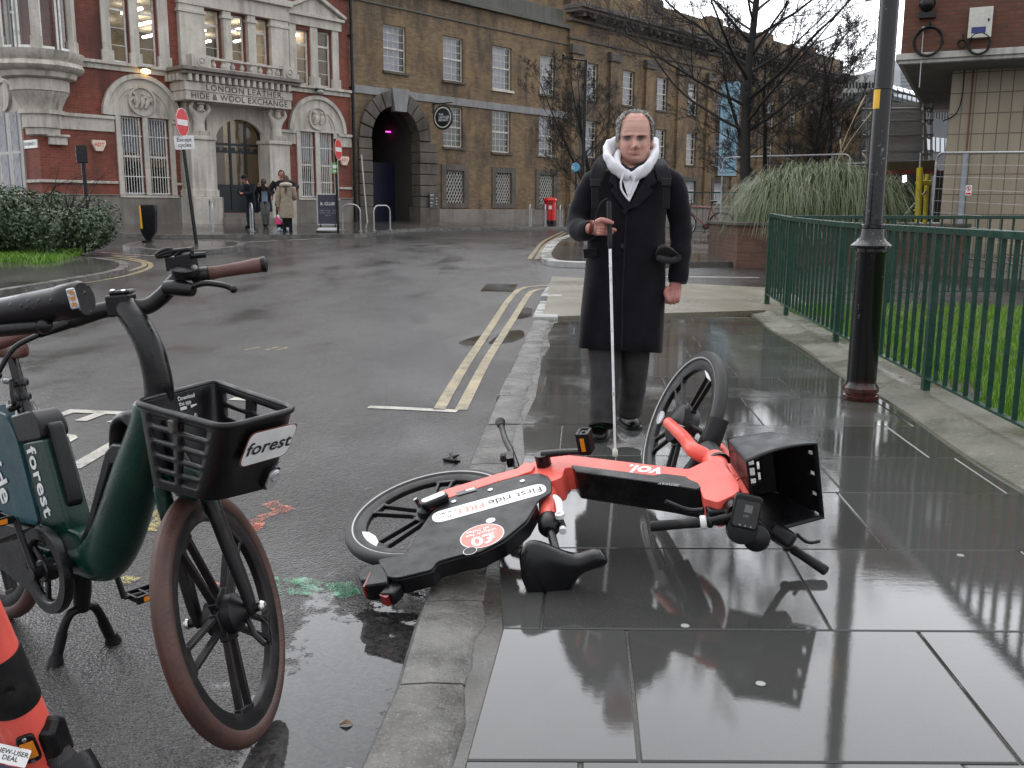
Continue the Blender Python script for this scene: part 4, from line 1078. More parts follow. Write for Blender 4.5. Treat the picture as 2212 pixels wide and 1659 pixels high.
for i, (z, w_) in enumerate(((.24, .2), (.2, .15), (.08, .18), (-.06, .1), (-.09, .16), (-.2, .12))): mb.box(-.18, -.18 + w_, -.026, -.021, z, z + .016)
for i in range(3): mb.box(.15, .2, -.026, -.021, .1 - .12 * i, .13 - .12 * i)
build('lettering', mb, TIMB, t_, local=True)
t_ = thing('conduit', 'thin white conduit pipe up the wall left of the carriage arch', 'pipe', FO + FD * .42 - FN * .2, ROTF)
mb = MB(); mb.tube([(-.1, 0, Z(3.2)), (-.02, -.05, 1.0), (.04, -.12, -.25)], .028, 6); build('pipe', mb, GRID, t_, local=True, smooth=60)
t_ = thing('banner', 'tall light blue hanging banner on the yellow brick front behind the bare trees', 'banner', FO + FD * 27.0 - FN * .75 + Vector((0, 0, Z(6.0))), ROTF)
mb = MB(); bx = Vector((.6, -.8, 0))
mb.obox((0, 0, -.2), bx, (.8, .6, 0), (0, 0, 1), 1.05, .03, 5.2); build('cloth', mb, M('pale_blue_banner', (.28, .47, .60), .6, vs=1.5, dirt=(.45, .58, .66), ds=.9), t_, local=True)
mb = MB(); mb.obox((0, 0, 2.45), bx, (.8, .6, 0), (0, 0, 1), 1.3, .05, .05); mb.obox((0, 0, -2.85), bx, (.8, .6, 0), (0, 0, 1), 1.3, .05, .05); mb.tube([(0, 0, 2.45), (0, .7, 2.45)], .03, 6); mb.tube([(0, 0, -2.85), (0, .7, -2.85)], .03, 6); build('pole', mb, BLACKP, t_, local=True)
mb = MB(); mb.lathe([(.10, .018), (.10, .022), (.17, .022), (.17, .018)], (0, 0, -1.95), (-.8, -.6, 0), 20, closed=True); mb.obox(Vector((-.8, -.6, 0)) * .02 + Vector((0, 0, -2.35)), bx, (.8, .6, 0), (0, 0, 1), .8, .004, .1); build('emblem', mb, M('dark_blue_print', (.05, .16, .3), .5), t_, local=True)
# ---------------------------------------------------------------- materials for the bicycles
BLK = M('black_plastic', (.006, .006, .007), .36, wet=85, bstr=.12, bs=220, bd=.0012, var=.3, spec=.3)
BLKS = M('black_satin_metal', (.006, .006, .007), .28, wet=110, bstr=.05, var=.2, dirt=(.018, .017, .016), ds=9, spec=.35)
BLKD = M('dry_black_alloy', (.007, .007, .008), .42, bstr=.15, bs=90, dirt=(.022, .02, .018), ds=14, var=.3, spec=.3)
RUB = M('black_rubber', (.008, .008, .009), .5, bstr=.3, bs=70, dirt=(.03, .028, .026), ds=8, spec=.3)
CORAL = M('coral_paint', (.80, .115, .085), .33, wet=120, bstr=.04, var=.06, dirt=(.55, .09, .07), ds=6, rv=.08)
CORALD = M('faded_coral_paint', (.66, .115, .10), .42, bstr=.1, bs=60, var=.08, dirt=(.40, .09, .08), ds=9)
GREEN = M('dark_green_paint', (.002, .026, .018), .27, wet=150, bstr=.04, var=.2, dirt=(.006, .036, .028), ds=7, rv=.08, spec=.35)
TEAL = M('blue_green_skirt', (.010, .052, .070), .35, wet=120, bstr=.05, var=.2)
BROWN = M('brown_rubber_grip', (.105, .047, .037), .5, bstr=.3, bs=130)
def mat_tyre(name, c1, c2, sc_=42):
 m, t, p = mk(name); co = coords(t)
 c = mixc(t, rng(t, noise(t, co, 9, 5, .65), .35, .65, 0, 1), c1, c2); t.links.new(c, p.inputs['Base Color']); p.inputs['Roughness'].default_value = .55
 wv = nn(t, 'TexWave'); t.links.new(co, wv.inputs[0]); wv.inputs['Scale'].default_value = sc_; wv.inputs['Distortion'].default_value = 5; wv.inputs['Detail'].default_value = 1
 b = bump(t, wv.outputs['Fac'], .22, .002); t.links.new(bump(t, noise(t, co, 160, 2), .2, .001, b), p.inputs['Normal']); return m
BTYRE = mat_tyre('brown_tyre', (.080, .034, .024), (.046, .022, .018))
KTYRE = mat_tyre('black_tyre', (.010, .010, .011), (.018, .0175, .017), 50)
WPL = M('white_plastic', (.72, .72, .71), .35, bstr=.05, dirt=(.5, .5, .49), ds=12)
SILV = M('steel', (.5, .5, .5), .25, 1.0, bstr=.05)
AMB = M('amber_reflector', (.75, .24, .02), .2, bstr=.4, bs=200)
REDL = M('red_lens', (.20, .008, .008), .15, bstr=.3, bs=200)
CLR = M('clear_lens', (.55, .56, .57), .08, .5, bstr=.6, bs=130, bd=.004)
INK = M('black_print', (.015, .015, .017), .5, bstr=0)
WINK = M('white_print', (.72, .72, .72), .45, bstr=0)
CINK = M('coral_print', (.80, .20, .16), .4, bstr=0, dirt=(.84, .35, .30), ds=10)
STK = M('white_sticker', (.80, .80, .79), .35, bstr=.03, dirt=(.66, .66, .65), ds=14)

def wheel(parent, c, ax, R, tr, pairs, mt, tyre_m, stripe=None, hubw=.075, hubr=.055, phase=0.0, gap=.022, up=None):
 """cast wheel with paired spokes; the tyre, hub and stripe are its sub-parts"""
 c, ax = Vector(c), Vector(ax).normalized()
 a = (Vector(up) - ax * Vector(up).dot(ax)).normalized() if up is not None else ax.orthogonal().normalized(); b = ax.cross(a)
 Rr = R - tr * 1.75
 mb = MB()
 mb.lathe([(Rr + .012, -.014), (Rr + .012, .014), (Rr, .018), (Rr - .020, .017), (Rr - .040, .010), (Rr - .040, -.010), (Rr - .020, -.017), (Rr, -.018)], c, ax, 72, closed=True)
 for i in range(pairs):
  t = phase + 2 * math.pi * i / pairs; d = a * math.cos(t) + b * math.sin(t); n = ax.cross(d)
  for sg in (-1, 1):
   p0, p1 = c + d * (hubr * .7) + n * sg * gap * .75, c + d * (Rr - .030) + n * sg * gap * 1.15
   L = (p1 - p0); mb.obox((p0 + p1) / 2, L.normalized(), n, ax, L.length, .013, .020)
  mb.obox(c + d * (Rr - .042), d, n, ax, .022, gap * 3.2, .022); mb.obox(c + d * (hubr * .9), d, n, ax, .04, gap * 2.6, .024)
 wl = build('wheel', mb, mt, parent, smooth=40, bevel=.003)
 mb = MB(); pr = []
 for k in range(14):
  t = 2 * math.pi * k / 14; pr.append((R - tr + math.cos(t) * tr * 1.0, math.sin(t) * tr * .95))
 mb.lathe(pr, c, ax, 96, closed=True); build('tyre', mb, tyre_m, wl, smooth=80)
 if stripe:
  for sg in ((1,) if stripe == 1 else (-1, 1)):
   mb = MB(); r0 = R - tr * 1.42; h = tr * .885 * sg
   mb.lathe([(r0, h * .98), (r0 + .0055, h * 1.06)], c, ax, 96, cap=False); build('reflective_stripe', mb, M('reflective_stripe', (.42, .42, .41), .4, bstr=.2), wl, smooth=80)
 mb = MB(); hw = hubw
 mb.lathe([(.012, -hw), (.022, -hw * .8), (hubr * .75, -hw * .62), (hubr, -hw * .5), (hubr * 1.05, -hw * .1), (hubr * 1.1, 0), (hubr * 1.05, hw * .1), (hubr, hw * .5), (hubr * .75, hw * .62), (.022, hw * .8), (.012, hw)], c, ax, 28)
 build('hub', mb, mt, wl, smooth=35); return wl

# ================================================================ the green hire bicycle standing on the road
fa_ = math.radians(38)
BFd, BLd = Vector((math.cos(fa_), -math.sin(fa_), 0)), Vector((math.sin(fa_), math.cos(fa_), 0)); BP0 = Vector((-.75, 2.27, 0))
FB = thing('hire_bicycle', 'dark green hire bicycle with brown tyres and black front basket standing on the road', 'bicycle', (BP0.x, BP0.y, RD), Matrix((BFd, BLd, (0, 0, 1))).transposed())
def B(s, l, z): return BP0 + BFd * s + BLd * l + Vector((0, 0, z))
def bprism(mb, pts, l0, l1): return mb.prism([B(s, 0, z) for s, z in pts], BLd, l0, l1)
wc, wn_ = Vector((-.738, 2.3, .243)), Vector((.959, -.061, .275)).normalized()
wheel(FB, wc, wn_, .333, .026, 5, BLKD, BTYRE, hubw=.07, hubr=.05, phase=.35, up=(0, 0, 1), gap=.024)
# frame
mb = MB()
mb.tube(smooth_path([B(*p) for p in ((-.232, 0, .775), (-.25, 0, .71), (-.335, 0, .56), (-.445, 0, .385), (-.53, 0, .295), (-.63, 0, .268), (-.74, 0, .262), (-.80, 0, .27))], 5), [.052, .060, .074, .080, .078, .066, .058, .05], 28, up=BLd, flat=.84)
bprism(mb, round_poly([(-.56, .36), (-.80, .36), (-.80, .24), (-.60, .24)], .03, 3), -.05, .05)
build('frame', mb, GREEN, FB, smooth=60, bevel=.02)
mb = MB()
bprism(mb, round_poly([(-.882, .578), (-.738, .614), (-.655, .41), (-.625, .34), (-.76, .325), (-.80, .341)], .012, 2), -.050, .026)
st = build('seat_tube_casing', mb, GREEN, FB, smooth=35, bevel=.016, seg=3)
text('lettering', 'forest', B(-.785, -.0512, .475), BFd * .16 + Vector((0, 0, -.385)), BFd * .385 + Vector((0, 0, .16)), .082, WINK, st, bold=.022, lift=.0005, space=1.08)
mb = MB()
bprism(mb, round_poly([(-.938, .652), (-.896, .574), (-.738, .612), (-.752, .658), (-.80, .69)], .015, 2), -.054, .030)
bprism(mb, round_poly([(-.75, .66), (-.728, .65), (-.668, .50), (-.645, .43), (-.675, .40), (-.74, .52)], .01, 2), -.034, .010)
build('battery_lock_cover', mb, BLK, FB, smooth=35, bevel=.014, seg=3)
mb = MB()                                                       # black battery strip on the down tube, with its carrying handle
bprism(mb, [(-.37, .655), (-.41, .625), (-.545, .385), (-.605, .318), (-.585, .308), (-.52, .375), (-.385, .595), (-.345, .60), (-.30, .63), (-.27, .665)], -.045, .045)
mb.tube(smooth_path([B(-.40, 0, .63), B(-.385, 0, .70), B(-.33, 0, .728), B(-.275, 0, .70), B(-.235, 0, .705)], 4), .02, 8, flat=1.9, up=BLd)
build('battery', mb, BLK, FB, smooth=40, bevel=.006)
# rear: skirt, wheel, chain case, cranks, stand
rw = B(-1.255, 0, .238)
wheel(FB, rw, BLd, .333, .026, 5, BLKD, BTYRE, hubw=.07, hubr=.06, phase=.2, up=(0, 0, 1))
sk = [(-.90, .60), (-.955, .655), (-1.10, .655), (-1.35, .61), (-1.55, .48), (-1.60, .33), (-1.3, .30), (-.96, .318), (-.80, .335)]
mb = MB()
for l0, l1 in ((-.056, -.048), (.048, .056)): bprism(mb, round_poly(sk, .03, 3), l0, l1)
A_ = [(.37 * math.cos(math.radians(t)), .37 * math.sin(math.radians(t))) for t in range(20, 200, 12)]
for (a, b), (c, d) in zip(A_, A_[1:]): mb.quad(B(-1.255 + a, -.055, .238 + b), B(-1.255 + a, .055, .238 + b), B(-1.255 + c, .055, .238 + d), B(-1.255 + c, -.055, .238 + d))
sk_ = build('skirt_guard', mb, TEAL, FB, smooth=35)
text('lettering', 'ride', B(-1.03, -.0575, .45), BFd * .16 + Vector((0, 0, -.385)), BFd * .385 + Vector((0, 0, .16)), .11, WINK, sk_, bold=.02)
mb = MB()
for l in (-.068, .068): mb.tube([B(-.74, l * .7, .25), B(-.95, l, .25), B(-1.255, l, .238)], [.028, .024, .018], 10)
build('chainstay', mb, GREEN, FB, smooth=50)
mb = MB()
c0 = B(-.70, -.088, .232)
mb.lathe([(.128, -.016), (.132, 0), (.128, .014), (.095, .014), (.088, .0), (.095, -.016)], c0, BLd, 40, closed=True)
bprism(mb, [(-.74, .355), (-.72, .345), (-1.20, .30), (-1.28, .27), (-1.28, .20), (-1.15, .19), (-.76, .125), (-.80, .17), (-.825, .232), (-.80, .30)], -.098, -.078)
for t in (.4, 2.5, 4.6): mb.obox(c0 + (BFd * math.cos(t) + Vector((0, 0, math.sin(t)))) * .06, BFd * math.cos(t) + Vector((0, 0, math.sin(t))), BLd, (BFd * -math.sin(t) + Vector((0, 0, math.cos(t)))), .09, .012, .02)
mb.lathe([(.034, -.02), (.034, .02)], c0, BLd, 20)
build('chain_case', mb, BLKS, FB, smooth=40, bevel=.004)
def crank(p0, p1, ped, amber, lz):
 mb = MB(); mb.tube([p0, (p0 + p1) / 2, p1], [.017, .013, .014], 10, flat=.6, up=BLd); mb.lathe([(.02, -.012), (.02, .012)], p0, BLd, 16)
 cr_ = build('crank', mb, BLKS, FB, smooth=50)
 mb = MB(); o = ped
 for k in (-1, 1): mb.obox(o + BFd * k * .036, BFd, BLd, (0, 0, 1), .012, .09, .024)
 for k in (-1, 0, 1): mb.obox(o + BLd * k * .04, BFd, BLd, (0, 0, 1), .075, .009, .018)
 mb.tube([p1, o + BLd * .04], .007, 8)
 pd = build('pedal', mb, BLK, cr_, bevel=.002)
 mb = MB(); mb.obox(o + BFd * .0432, BFd, BLd, (0, 0, 1), .003, .05, .014); mb.obox(o - BFd * .0432, BFd, BLd, (0, 0, 1), .003, .05, .014); build('reflector', mb, AMB, pd)
crank(B(-.70, -.125, .232), B(-.775, -.135, .385), B(-.785, -.195, .393), True, 0)
crank(B(-.70, .10, .232), B(-.655, .115, .088), B(-.645, .175, .085), True, 0)
mb = MB(); mb.tube([B(-.70, -.1, .232), B(-.70, .1, .232)], .028, 14); build('bottom_bracket', mb, BLKS, FB, smooth=50)
mb = MB()
mb.tube([B(-.715, .02, .23), B(-.725, .02, .12), B(-.735, .02, .06)], [.030, .028, .022], 12)
for l1, l2 in ((-.035, -.065), (.075, .11)):
 m_ = (l1 + .02) / 2
 mb.tube(smooth_path([B(-.735, .02, .065), B(-.735, m_ * 1.2 - .004, .062), B(-.738, l1, .03), B(-.742, l1 * .5 + l2 * .5, -.02), B(-.745, l2, -.07)], 4), .014, 10)
 mb.tube([B(-.741, l1 * .75 + l2 * .25, .005), B(-.744, l2 * .9 + l1 * .1, -.06)], .017, 10); mb.tube([B(-.744, l2, -.055), B(-.747, l2 * 1.08, -.088)], [.018, .027], 10)
build('kickstand', mb, BLK, FB, smooth=50)
# seat post and saddle (its nose just shows)
mb = MB()
mb.tube([B(-.94, 0, .655), B(-1.005, 0, .83)], .0165, 14); sp_ = build('seat_post', mb, BLKS, FB, smooth=50)
mb = MB()
mb.lathe([(.052, 0), (.046, .012), (.034, .022), (.026, .05), (.024, .055)], B(-.928, 0, .632), (B(-1.005, 0, .83) - B(-.94, 0, .655)), 24)
for z_, r_ in ((.70, .024), (.742, .026)): mb.lathe([(r_, -.010), (r_ + .003, 0), (r_, .010)], B(-.94 - (z_ - .655) * .37, 0, z_), (B(-1.005, 0, .83) - B(-.94, 0, .655)), 20)
mb.tube([B(-.985, -.035, .752), B(-.93, -.04, .757)], .009, 8); mb.tube(smooth_path([B(-.93, -.04, .757), B(-.92, -.045, .72), B(-.915, -.045, .69), B(-.935, -.05, .68)], 3), .008, 8)
mb.tube(smooth_path([B(-.91, -.03, .69), B(-.93, -.05, .675), B(-.97, -.035, .685)], 4), .010, 8)
build('seat_clamp', mb, BLKS, FB, smooth=45)
def saddle(name, parent, o, fw, side, up_, ln, wd, mat, thick=.055, nosew=.036):
 """o is the middle of the top; fw to the nose"""
 R_ = []
 for i in range(19):
  t = i / 18; x = (t - .45) * ln
  wv = wd / 2 * (1 - sm(.18, .72, t)) + nosew / 2 * sm(.18, .72, t)
  if t < .26: wv *= .35 + .65 * math.sqrt(1 - (1 - t / .26) ** 2)
  if t > .9: wv *= max(.35, math.sqrt(max(0, 1 - ((t - .9) / .1) ** 2)))
  h = .018 * math.cos(min(1, t / .35) * math.pi / 2) + .006 * sm(.8, 1, t)
  th = thick * (.75 + .25 * (1 - t)) * (.6 if i in (0, 18) else 1)
  ring = []
  for k in range(16):
   a = 2 * math.pi * k / 16; cx_, sx_ = math.cos(a), math.sin(a)
   y = wv * (abs(cx_) ** .8) * (1 if cx_ > 0 else -1)
   z = h + (.5 * th * abs(sx_) ** .7 - .5 * th if sx_ > 0 else -.5 * th - .5 * th * abs(sx_) ** .6) - .16 * y * y / max(wd, .01)
   ring.append(o + fw * x + side * y + up_ * z)
  R_.append(ring)
 mb = MB(); mb.loft(R_); return build(name, mb, mat, parent, smooth=80)
saddle('saddle', FB, B(-1.05, 0, .865), BFd, BLd, Vector((0, 0, 1)), .26, .19, BROWN)
# fork, head, stem
sF = B(-.075, 0, .60) - wc; sF = (sF - wn_ * sF.dot(wn_)).normalized(); fF = sF.cross(wn_)
if fF.y > 0: fF = -fF
K = wc + sF * .352
mb = MB()
for sg in (-1, 1):
 mb.tube(smooth_path([K + wn_ * sg * .02 + sF * .035, K + wn_ * sg * .052 + sF * .01, wc + sF * .27 + wn_ * sg * .060], 4), [.022] * 9 if True else .02, 12)
mb.tube([K - sF * .02, B(-.075, 0, .595)], [.035, .034], 16)
build('fork', mb, GREEN, FB, smooth=50, bevel=0)
mb = MB()
for sg in (-1, 1):
 mb.tube(smooth_path([wc + sF * .30 + wn_ * sg * .0602, wc + sF * .18 + wn_ * sg * .066, wc + sF * .05 + wn_ * sg * .074 , wc - sF * .015 + wn_ * sg * .074], 4), [.026, .026, .026, .025, .025, .025, .024, .023, .022, .021, .019, .017, .012], 12, up=wn_, flat=.72)
 mb.lathe([(.012, 0), (.012, .02), (.008, .02), (.008, .03)], wc + wn_ * sg * .074, wn_ * sg, 12)
fs_ = build('fork_sleeve', mb, BLKD, FB, smooth=50)
mb = MB()
for sg in (-1, 1): mb.lathe([(.013, 0), (.015, .006), (.010, .014), (.0, .016)], wc + wn_ * sg * .098, wn_ * sg, 14)
build('axle_nut', mb, SILV, fs_, smooth=40)
mb = MB(); d0 = wc + wn_ * .055
mb.tube([d0 - sF * .02, d0 - sF * .06 + fF * .03 + wn_ * .02, d0 - sF * .085 + fF * .045 + wn_ * .045], .008, 8); mb.tube(smooth_path([d0 + wn_ * .03 - sF * .02, d0 + wn_ * .05 - sF * .06, d0 + wn_ * .05 - sF * .1 + fF * .02], 4), .0025, 6)
build('brake_arm', mb, BLKS, FB, smooth=50)
stp = smooth_path([B(-.222, .012, .70), B(-.218, .012, .79), B(-.218, .01, .845), B(-.230, .004, .91), B(-.268, 0, .968), B(-.335, 0, 1.018)], 5)
mb = MB(); mb.tube(stp, [.045 - .010 * i / (len(stp) - 1) for i in range(len(stp))], 18, up=BLd, flat=.85)
build('stem', mb, BLKS, FB, smooth=60)
# handlebar: rises to the far grip
CL = B(-.339, 0, 1.018)
HX, HYs, HZ = Vector((1, 0, 0)), Vector((0, 1, 0)), Vector((0, 0, 1))
H = lambda x, z, y=0: CL + Vector((x, y, z))
hp = smooth_path([H(-.325, -.09, .03), H(-.274, -.071, .02), H(-.20, -.040, .0), H(-.138, -.033, .0), H(-.06, -.008), H(0, .002), H(.06, .004), H(.105, .034), H(.150, .080, .01), H(.20, .086, .02), H(.36, .112, .04)], 4)
mb = MB(); mb.tube(hp, [.014 if i < 6 else (.0215 if i < 33 else .014) for i in range(len(hp))], 14)
hb = build('handlebar', mb, BLKS, FB, smooth=60)
mb = MB(); mb.obox(H(-.005, .008), (.98, 0, .1), (0, 1, 0), (-.1, 0, .98), .062, .062, .058); mb.obox(H(.0, .042, -.005), (.98, 0, .1), (0, 1, 0), (-.1, 0, .98), .056, .05, .012)
build('stem_clamp', mb, BLKS, hb, bevel=.008)
mb = MB()
for x in (-.016, .012): mb.lathe([(.006, 0), (.006, .004)], H(x, .045, -.026), (0, -.3, 1), 12)
build('clamp_screw', mb, SILV, hb)
for (a, b, sgn) in ((H(.222, .0895, .022), H(.356, .112, .04), 1), (H(-.200, -.052, -.0), H(-.345, -.098, -.05), -1)):
 d = (b - a).normalized(); mb = MB(); L = (b - a).length
 mb.lathe([(.0165, 0), (.0185, .004), (.0165, .02), (.0175, L * .6), (.0195, L - .02), (.0195, L)], a, d, 20); mb.lathe([(.0185, L), (.0165, L + .01), (.008, L + .012)], a, d, 18)
 build('grip', mb, BROWN, hb, smooth=40)
 mb = MB(); mb.lathe([(.020, -.002), (.021, .004), (.0205, .010), (.012, .0135)], b, d, 18); build('grip_cap', mb, BLK, hb, smooth=40)
 mb = MB(); mb.lathe([(.019, -.045), (.02, -.04), (.02, -.008), (.018, -.002)], a, d, 18); build('grip_collar', mb, BLKS, hb, smooth=40)
mb = MB(); mb.tube(smooth_path([H(.12, .055, -.02), H(.165, .055, -.035), H(.20, .05, -.045)], 3), [.018, .02, .021, .021, .02, .018, .015], 10)
mb.tube(smooth_path([H(.19, .058, -.045), H(.235, .070, -.06), H(.28, .066, -.065), H(.304, .058, -.065)], 5), .0075, 8); mb.ball(H(.308, .056, -.065), .0105, 10, 8); build('brake_lever', mb, BLKS, hb, smooth=50); mb = MB()
mb.tube(smooth_path([H(-.20, -.065, -.06), H(-.25, -.095, -.09), H(-.285, -.155, -.11)], 5), .007, 8); mb.ball(H(-.287, -.162, -.11), .011, 10, 8)
mb.tube([H(-.15, -.04, -.01), H(-.20, -.062, -.06)], [.018, .012], 10)
build('brake_lever', mb, BLKS, hb, smooth=50)
mb = MB()
mb.obox(H(.158, .118, .0), (.99, 0, .1), (0, 1, 0), (-.1, 0, .99), .066, .055, .034); mb.lathe([(.034, 0), (.034, .014), (.02, .02)], H(.170, .094, -.02), (.1, -.3, .95), 20)
for x in (.118, .168): mb.tube(smooth_path([H(x - .02, .136, -.02), H(x, .150, -.02), H(x + .022, .153, -.02), H(x + .02, .140, -.02), H(x - .015, .134, -.02)], 4), .0055, 8)
for y in (-.02, .03): mb.tube(smooth_path([H(.10, .134, y), H(.13, .146, y), H(.18, .153, y)], 4), .006, 8)
mb.tube([H(.19, .137, -.02), H(.225, .14, -.01)], .008, 8)
build('phone_holder', mb, BLK, hb, smooth=40, bevel=.006)
# basket: rim, tapering walls with slots
bz = .805; rc_ = [at_z(*p, bz) for p in ((289, 870), (464, 824), (641, 884), (486, 925))]     # rear right, rear left, front left, front right
ctr = sum(rc_, Vector()) / 4; bot_c = B(-.02, .012, .565)
rim2 = [((p - ctr).dot(BFd), (p - ctr).dot(BLd)) for p in rc_]
ox, oy = (ctr - BP0).dot(BFd), (ctr - BP0).dot(BLd)
bot2 = [(-.11, -.105), (-.11, .11), (.15, .10), (.14, -.09)]
def per(poly, r, n=5):
 """points round a rounded quadrilateral, tagged by side and position"""
 out = []; k = 4
 for i in range(4):
  p, q = Vector(poly[i]), Vector(poly[(i + 1) % 4]); d = (q - p); L = d.length; d /= L
  for j in range(15): t = r / L + (1 - 2 * r / L) * j / 14; out.append((p + d * L * t, i, j))
  pn = Vector(poly[(i + 2) % 4]); e = (pn - q).normalized(); A, C_ = q - d * r, q + e * r
  for j in range(1, n): t = j / n; out.append((A * (1 - t) ** 2 + q * 2 * t * (1 - t) + C_ * t * t, -1, j))
 return out
pr_, pb_ = per(rim2, .045), per(bot2, .05)
NV = 34; vs, fs = [], []
def bpt(i, v):
 e = v ** 1.12
 a, b = pr_[i][0], pb_[i][0]; s = a.x * (1 - e) + (b.x + (-.02 - ox)) * e; l = a.y * (1 - e) + (b.y + .012 - oy) * e
 return B(ox + s, oy + l, bz * (1 - v) + .598 * v)
n_ = len(pr_)
for j in range(NV + 1):
 for i in range(n_): vs.append(bpt(i, j / NV))
slots = [(3, 7), (9, 13), (15, 19), (21, 25), (27, 30)]
for j in range(NV):
 for i in range(n_):
  k = (i + 1) % n_; side_, q = pr_[i][1], pr_[i][2]
  if side_ in (1, 3) and (1 <= q <= 5 or 8 <= q <= 12) and any(a <= j < b for a, b in slots): continue
  fs.append((j * n_ + i, j * n_ + k, (j + 1) * n_ + k, (j + 1) * n_ + i))
fs.append(tuple(NV * n_ + i for i in range(n_)))
mb = MB(); mb.add(vs, fs)
bk = build('basket', mb, BLK, FB, smooth=50); so = bk.modifiers.new('thick', 'SOLIDIFY'); so.thickness = .007; so.offset = 1
mb = MB(); rp = [bpt(i, 0) for i in range(n_)]; R_ = []
for i in range(n_):
 t = (rp[(i + 1) % n_] - rp[i - 1]).normalized(); o_ = Vector((t.y, -t.x, 0))
 R_.append([rp[i] + o_ * math.cos(a) * .0085 + Vector((0, 0, math.sin(a) * .0085)) for a in [2 * math.pi * k / 8 for k in range(8)]])
mb.loft(R_ + [R_[0]], cap=False); build('rim', mb, BLK, bk, smooth=60)
i0, i1 = [i for i in range(n_) if pr_[i][1] == 2][0], [i for i in range(n_) if pr_[i][1] == 2][-1]
fA, fBp, fC = bpt(i1, .12), bpt(i0, .12), bpt((i0 + i1) // 2, .62)                 # front wall: right, left
fn = (fA - fBp).cross(fC - fBp).normalized()
if fn.dot(BFd) < 0: fn = -fn
V6 = lambda x, y: (276.5 + x * .1979, 794.9 + y * .1979)
def onf(x, y, lift): return at_plane(*V6(x, y), fA + fn * lift, fn)
c4 = [onf(*p, .012) for p in ((1278, 1050), (1272, 757), (1783, 634), (1785, 905))]
cc = sum(c4, Vector()) / 4; ux = ((c4[2] + c4[3]) - (c4[0] + c4[1])).normalized(); uy = ((c4[1] + c4[2]) - (c4[0] + c4[3])); uy = (uy - ux * uy.dot(ux)).normalized()
wv_, hv_ = ((c4[2] + c4[3]) / 2 - (c4[0] + c4[1]) / 2).length, ((c4[1] + c4[2]) / 2 - (c4[0] + c4[3]) / 2).length
for nm, g_, mt_, l_ in (('plate_border', .006, M('red_brown_edge', (.13, .035, .02), .4), 0), ('sign_plate', 0, STK, .0012)):
 mb = MB(); mb.prism([cc + ux * p.x + uy * p.y for p in rrect(wv_ + g_, hv_ + g_, .022, 5)], fn, l_ - .001, l_ + .0008); pl_ = build(nm, mb, mt_, bk)
text('lettering', 'forest', cc + fn * .003, ux, uy, hv_ * .56, INK, bk, bold=.016, lift=.0005, space=1.04, sx=wv_ / hv_ / 1.48)
hl = onf(1568, 1205, .014); mb = MB()
mb.prism([hl + ux * p.x + uy * p.y for p in rrect(.034, .056, .016, 6)], fn, -.018, .008); mb.lathe([(.015, .008), (.013, .012), (.0, .009)], hl + uy * .012, fn, 20)
build('headlight', mb, CLR, bk, bevel=.003, smooth=50)
mb = MB(); mb.prism([hl + ux * p.x + uy * p.y for p in rrect(.042, .066, .02, 6)], fn, -.03, .001); build('headlight_housing', mb, BLK, bk, smooth=50)
r0, r1 = [i for i in range(n_) if pr_[i][1] == 0][0], [i for i in range(n_) if pr_[i][1] == 0][-1]
rA, rB, rC = bpt(r0, .1), bpt(r1, .1), bpt(r0, .7); rn = (rB - rA).cross(rC - rA).normalized()
if rn.dot(BFd) < 0: rn = -rn
onr = lambda x, y, lift=.009: at_plane(*V6(x, y), rA + rn * lift, rn)
rux = (rB - rA).normalized(); ruy = Vector((0, 0, 1)) - rn * rn.z; ruy.normalize()
text('lettering', 'Download', onr(635, 318), rux, ruy, .0155, WINK, bk, bold=.012, lift=.0005); text('lettering', 'the app', onr(622, 382), rux, ruy, .0155, WINK, bk, bold=.012, lift=.0005)
mb = MB()
for x, y in ((605, 440), (718, 412)): mb.prism([onr(x, y) + rux * p.x + ruy * p.y for p in rrect(.024, .008, .002, 2)], rn, 0, .0008)
build('app_badge', mb, WINK, bk)
for x, y in ((735, 527), (488, 592), (830, 845), (590, 915)):
 mb = MB(); p = onr(x, y, .010); mb.lathe([(.009, 0), (.009, .002), (.006, .003)], p, rn, 18); mb.lathe([(.004, .003), (.0035, .006), (.001, .006)], p, rn, 12); build('screw', mb, SILV, bk)
mb = MB(); p3 = [bpt(i, .13) for i in range(n_) if pr_[i][1] == 3]; pm = p3[7]; so_ = -BLd
mb.prism([pm + so_ * .006 + BFd * p.x + Vector((0, 0, p.y)) for p in rrect(.022, .032, .008, 4)], so_, 0, .012); build('basket_reflector', mb, M('grey_reflector', (.055, .055, .05), .25), bk, bevel=.003)
mb = MB(); mb.tube([B(-.17, 0, .74), B(-.13, 0, .64), B(-.06, 0, .58)], .03, 10); build('basket_bracket', mb, BLKS, FB, smooth=60)

# ================================================================ the coral hire bicycle lying on the pavement
VC = Vector((-.307, 3.5, .118)); VN = Vector((-.204, -.187, .961)).normalized()
V1 = (Vector((1, 0, 0)) - VN * VN.x).normalized(); V2 = VN.cross(V1)
def V(a, b, n=0): return VC + V1 * a + V2 * b + VN * n
def VL(p, n=0):
 q = at_plane(p[0], p[1], VC + VN * n, VN) - VC; return (q.dot(V1), q.dot(V2))
z6 = lambda x, y: (725.8 + x * .2812, 864 + y * .2812)
v3 = lambda x, y: (1036.8 + x * .2031, 915.8 + y * .2031)
v4 = lambda x, y: (1382.4 + x * .1953, 1019.5 + y * .1953)
v7 = lambda x, y: (1244 + x * .3124, 743 + y * .3124)
v1 = lambda x, y: (1382.4 + x * .1875, 743 + y * .1875)
v2 = lambda x, y: (725.8 + x * .1979, 967.7 + y * .1979)
VB = thing('fallen_hire_bicycle', 'coral red hire bicycle with black basket lying on its side across the wet pavement', 'bicycle', VC, Matrix((V1, V2, VN)).transposed())
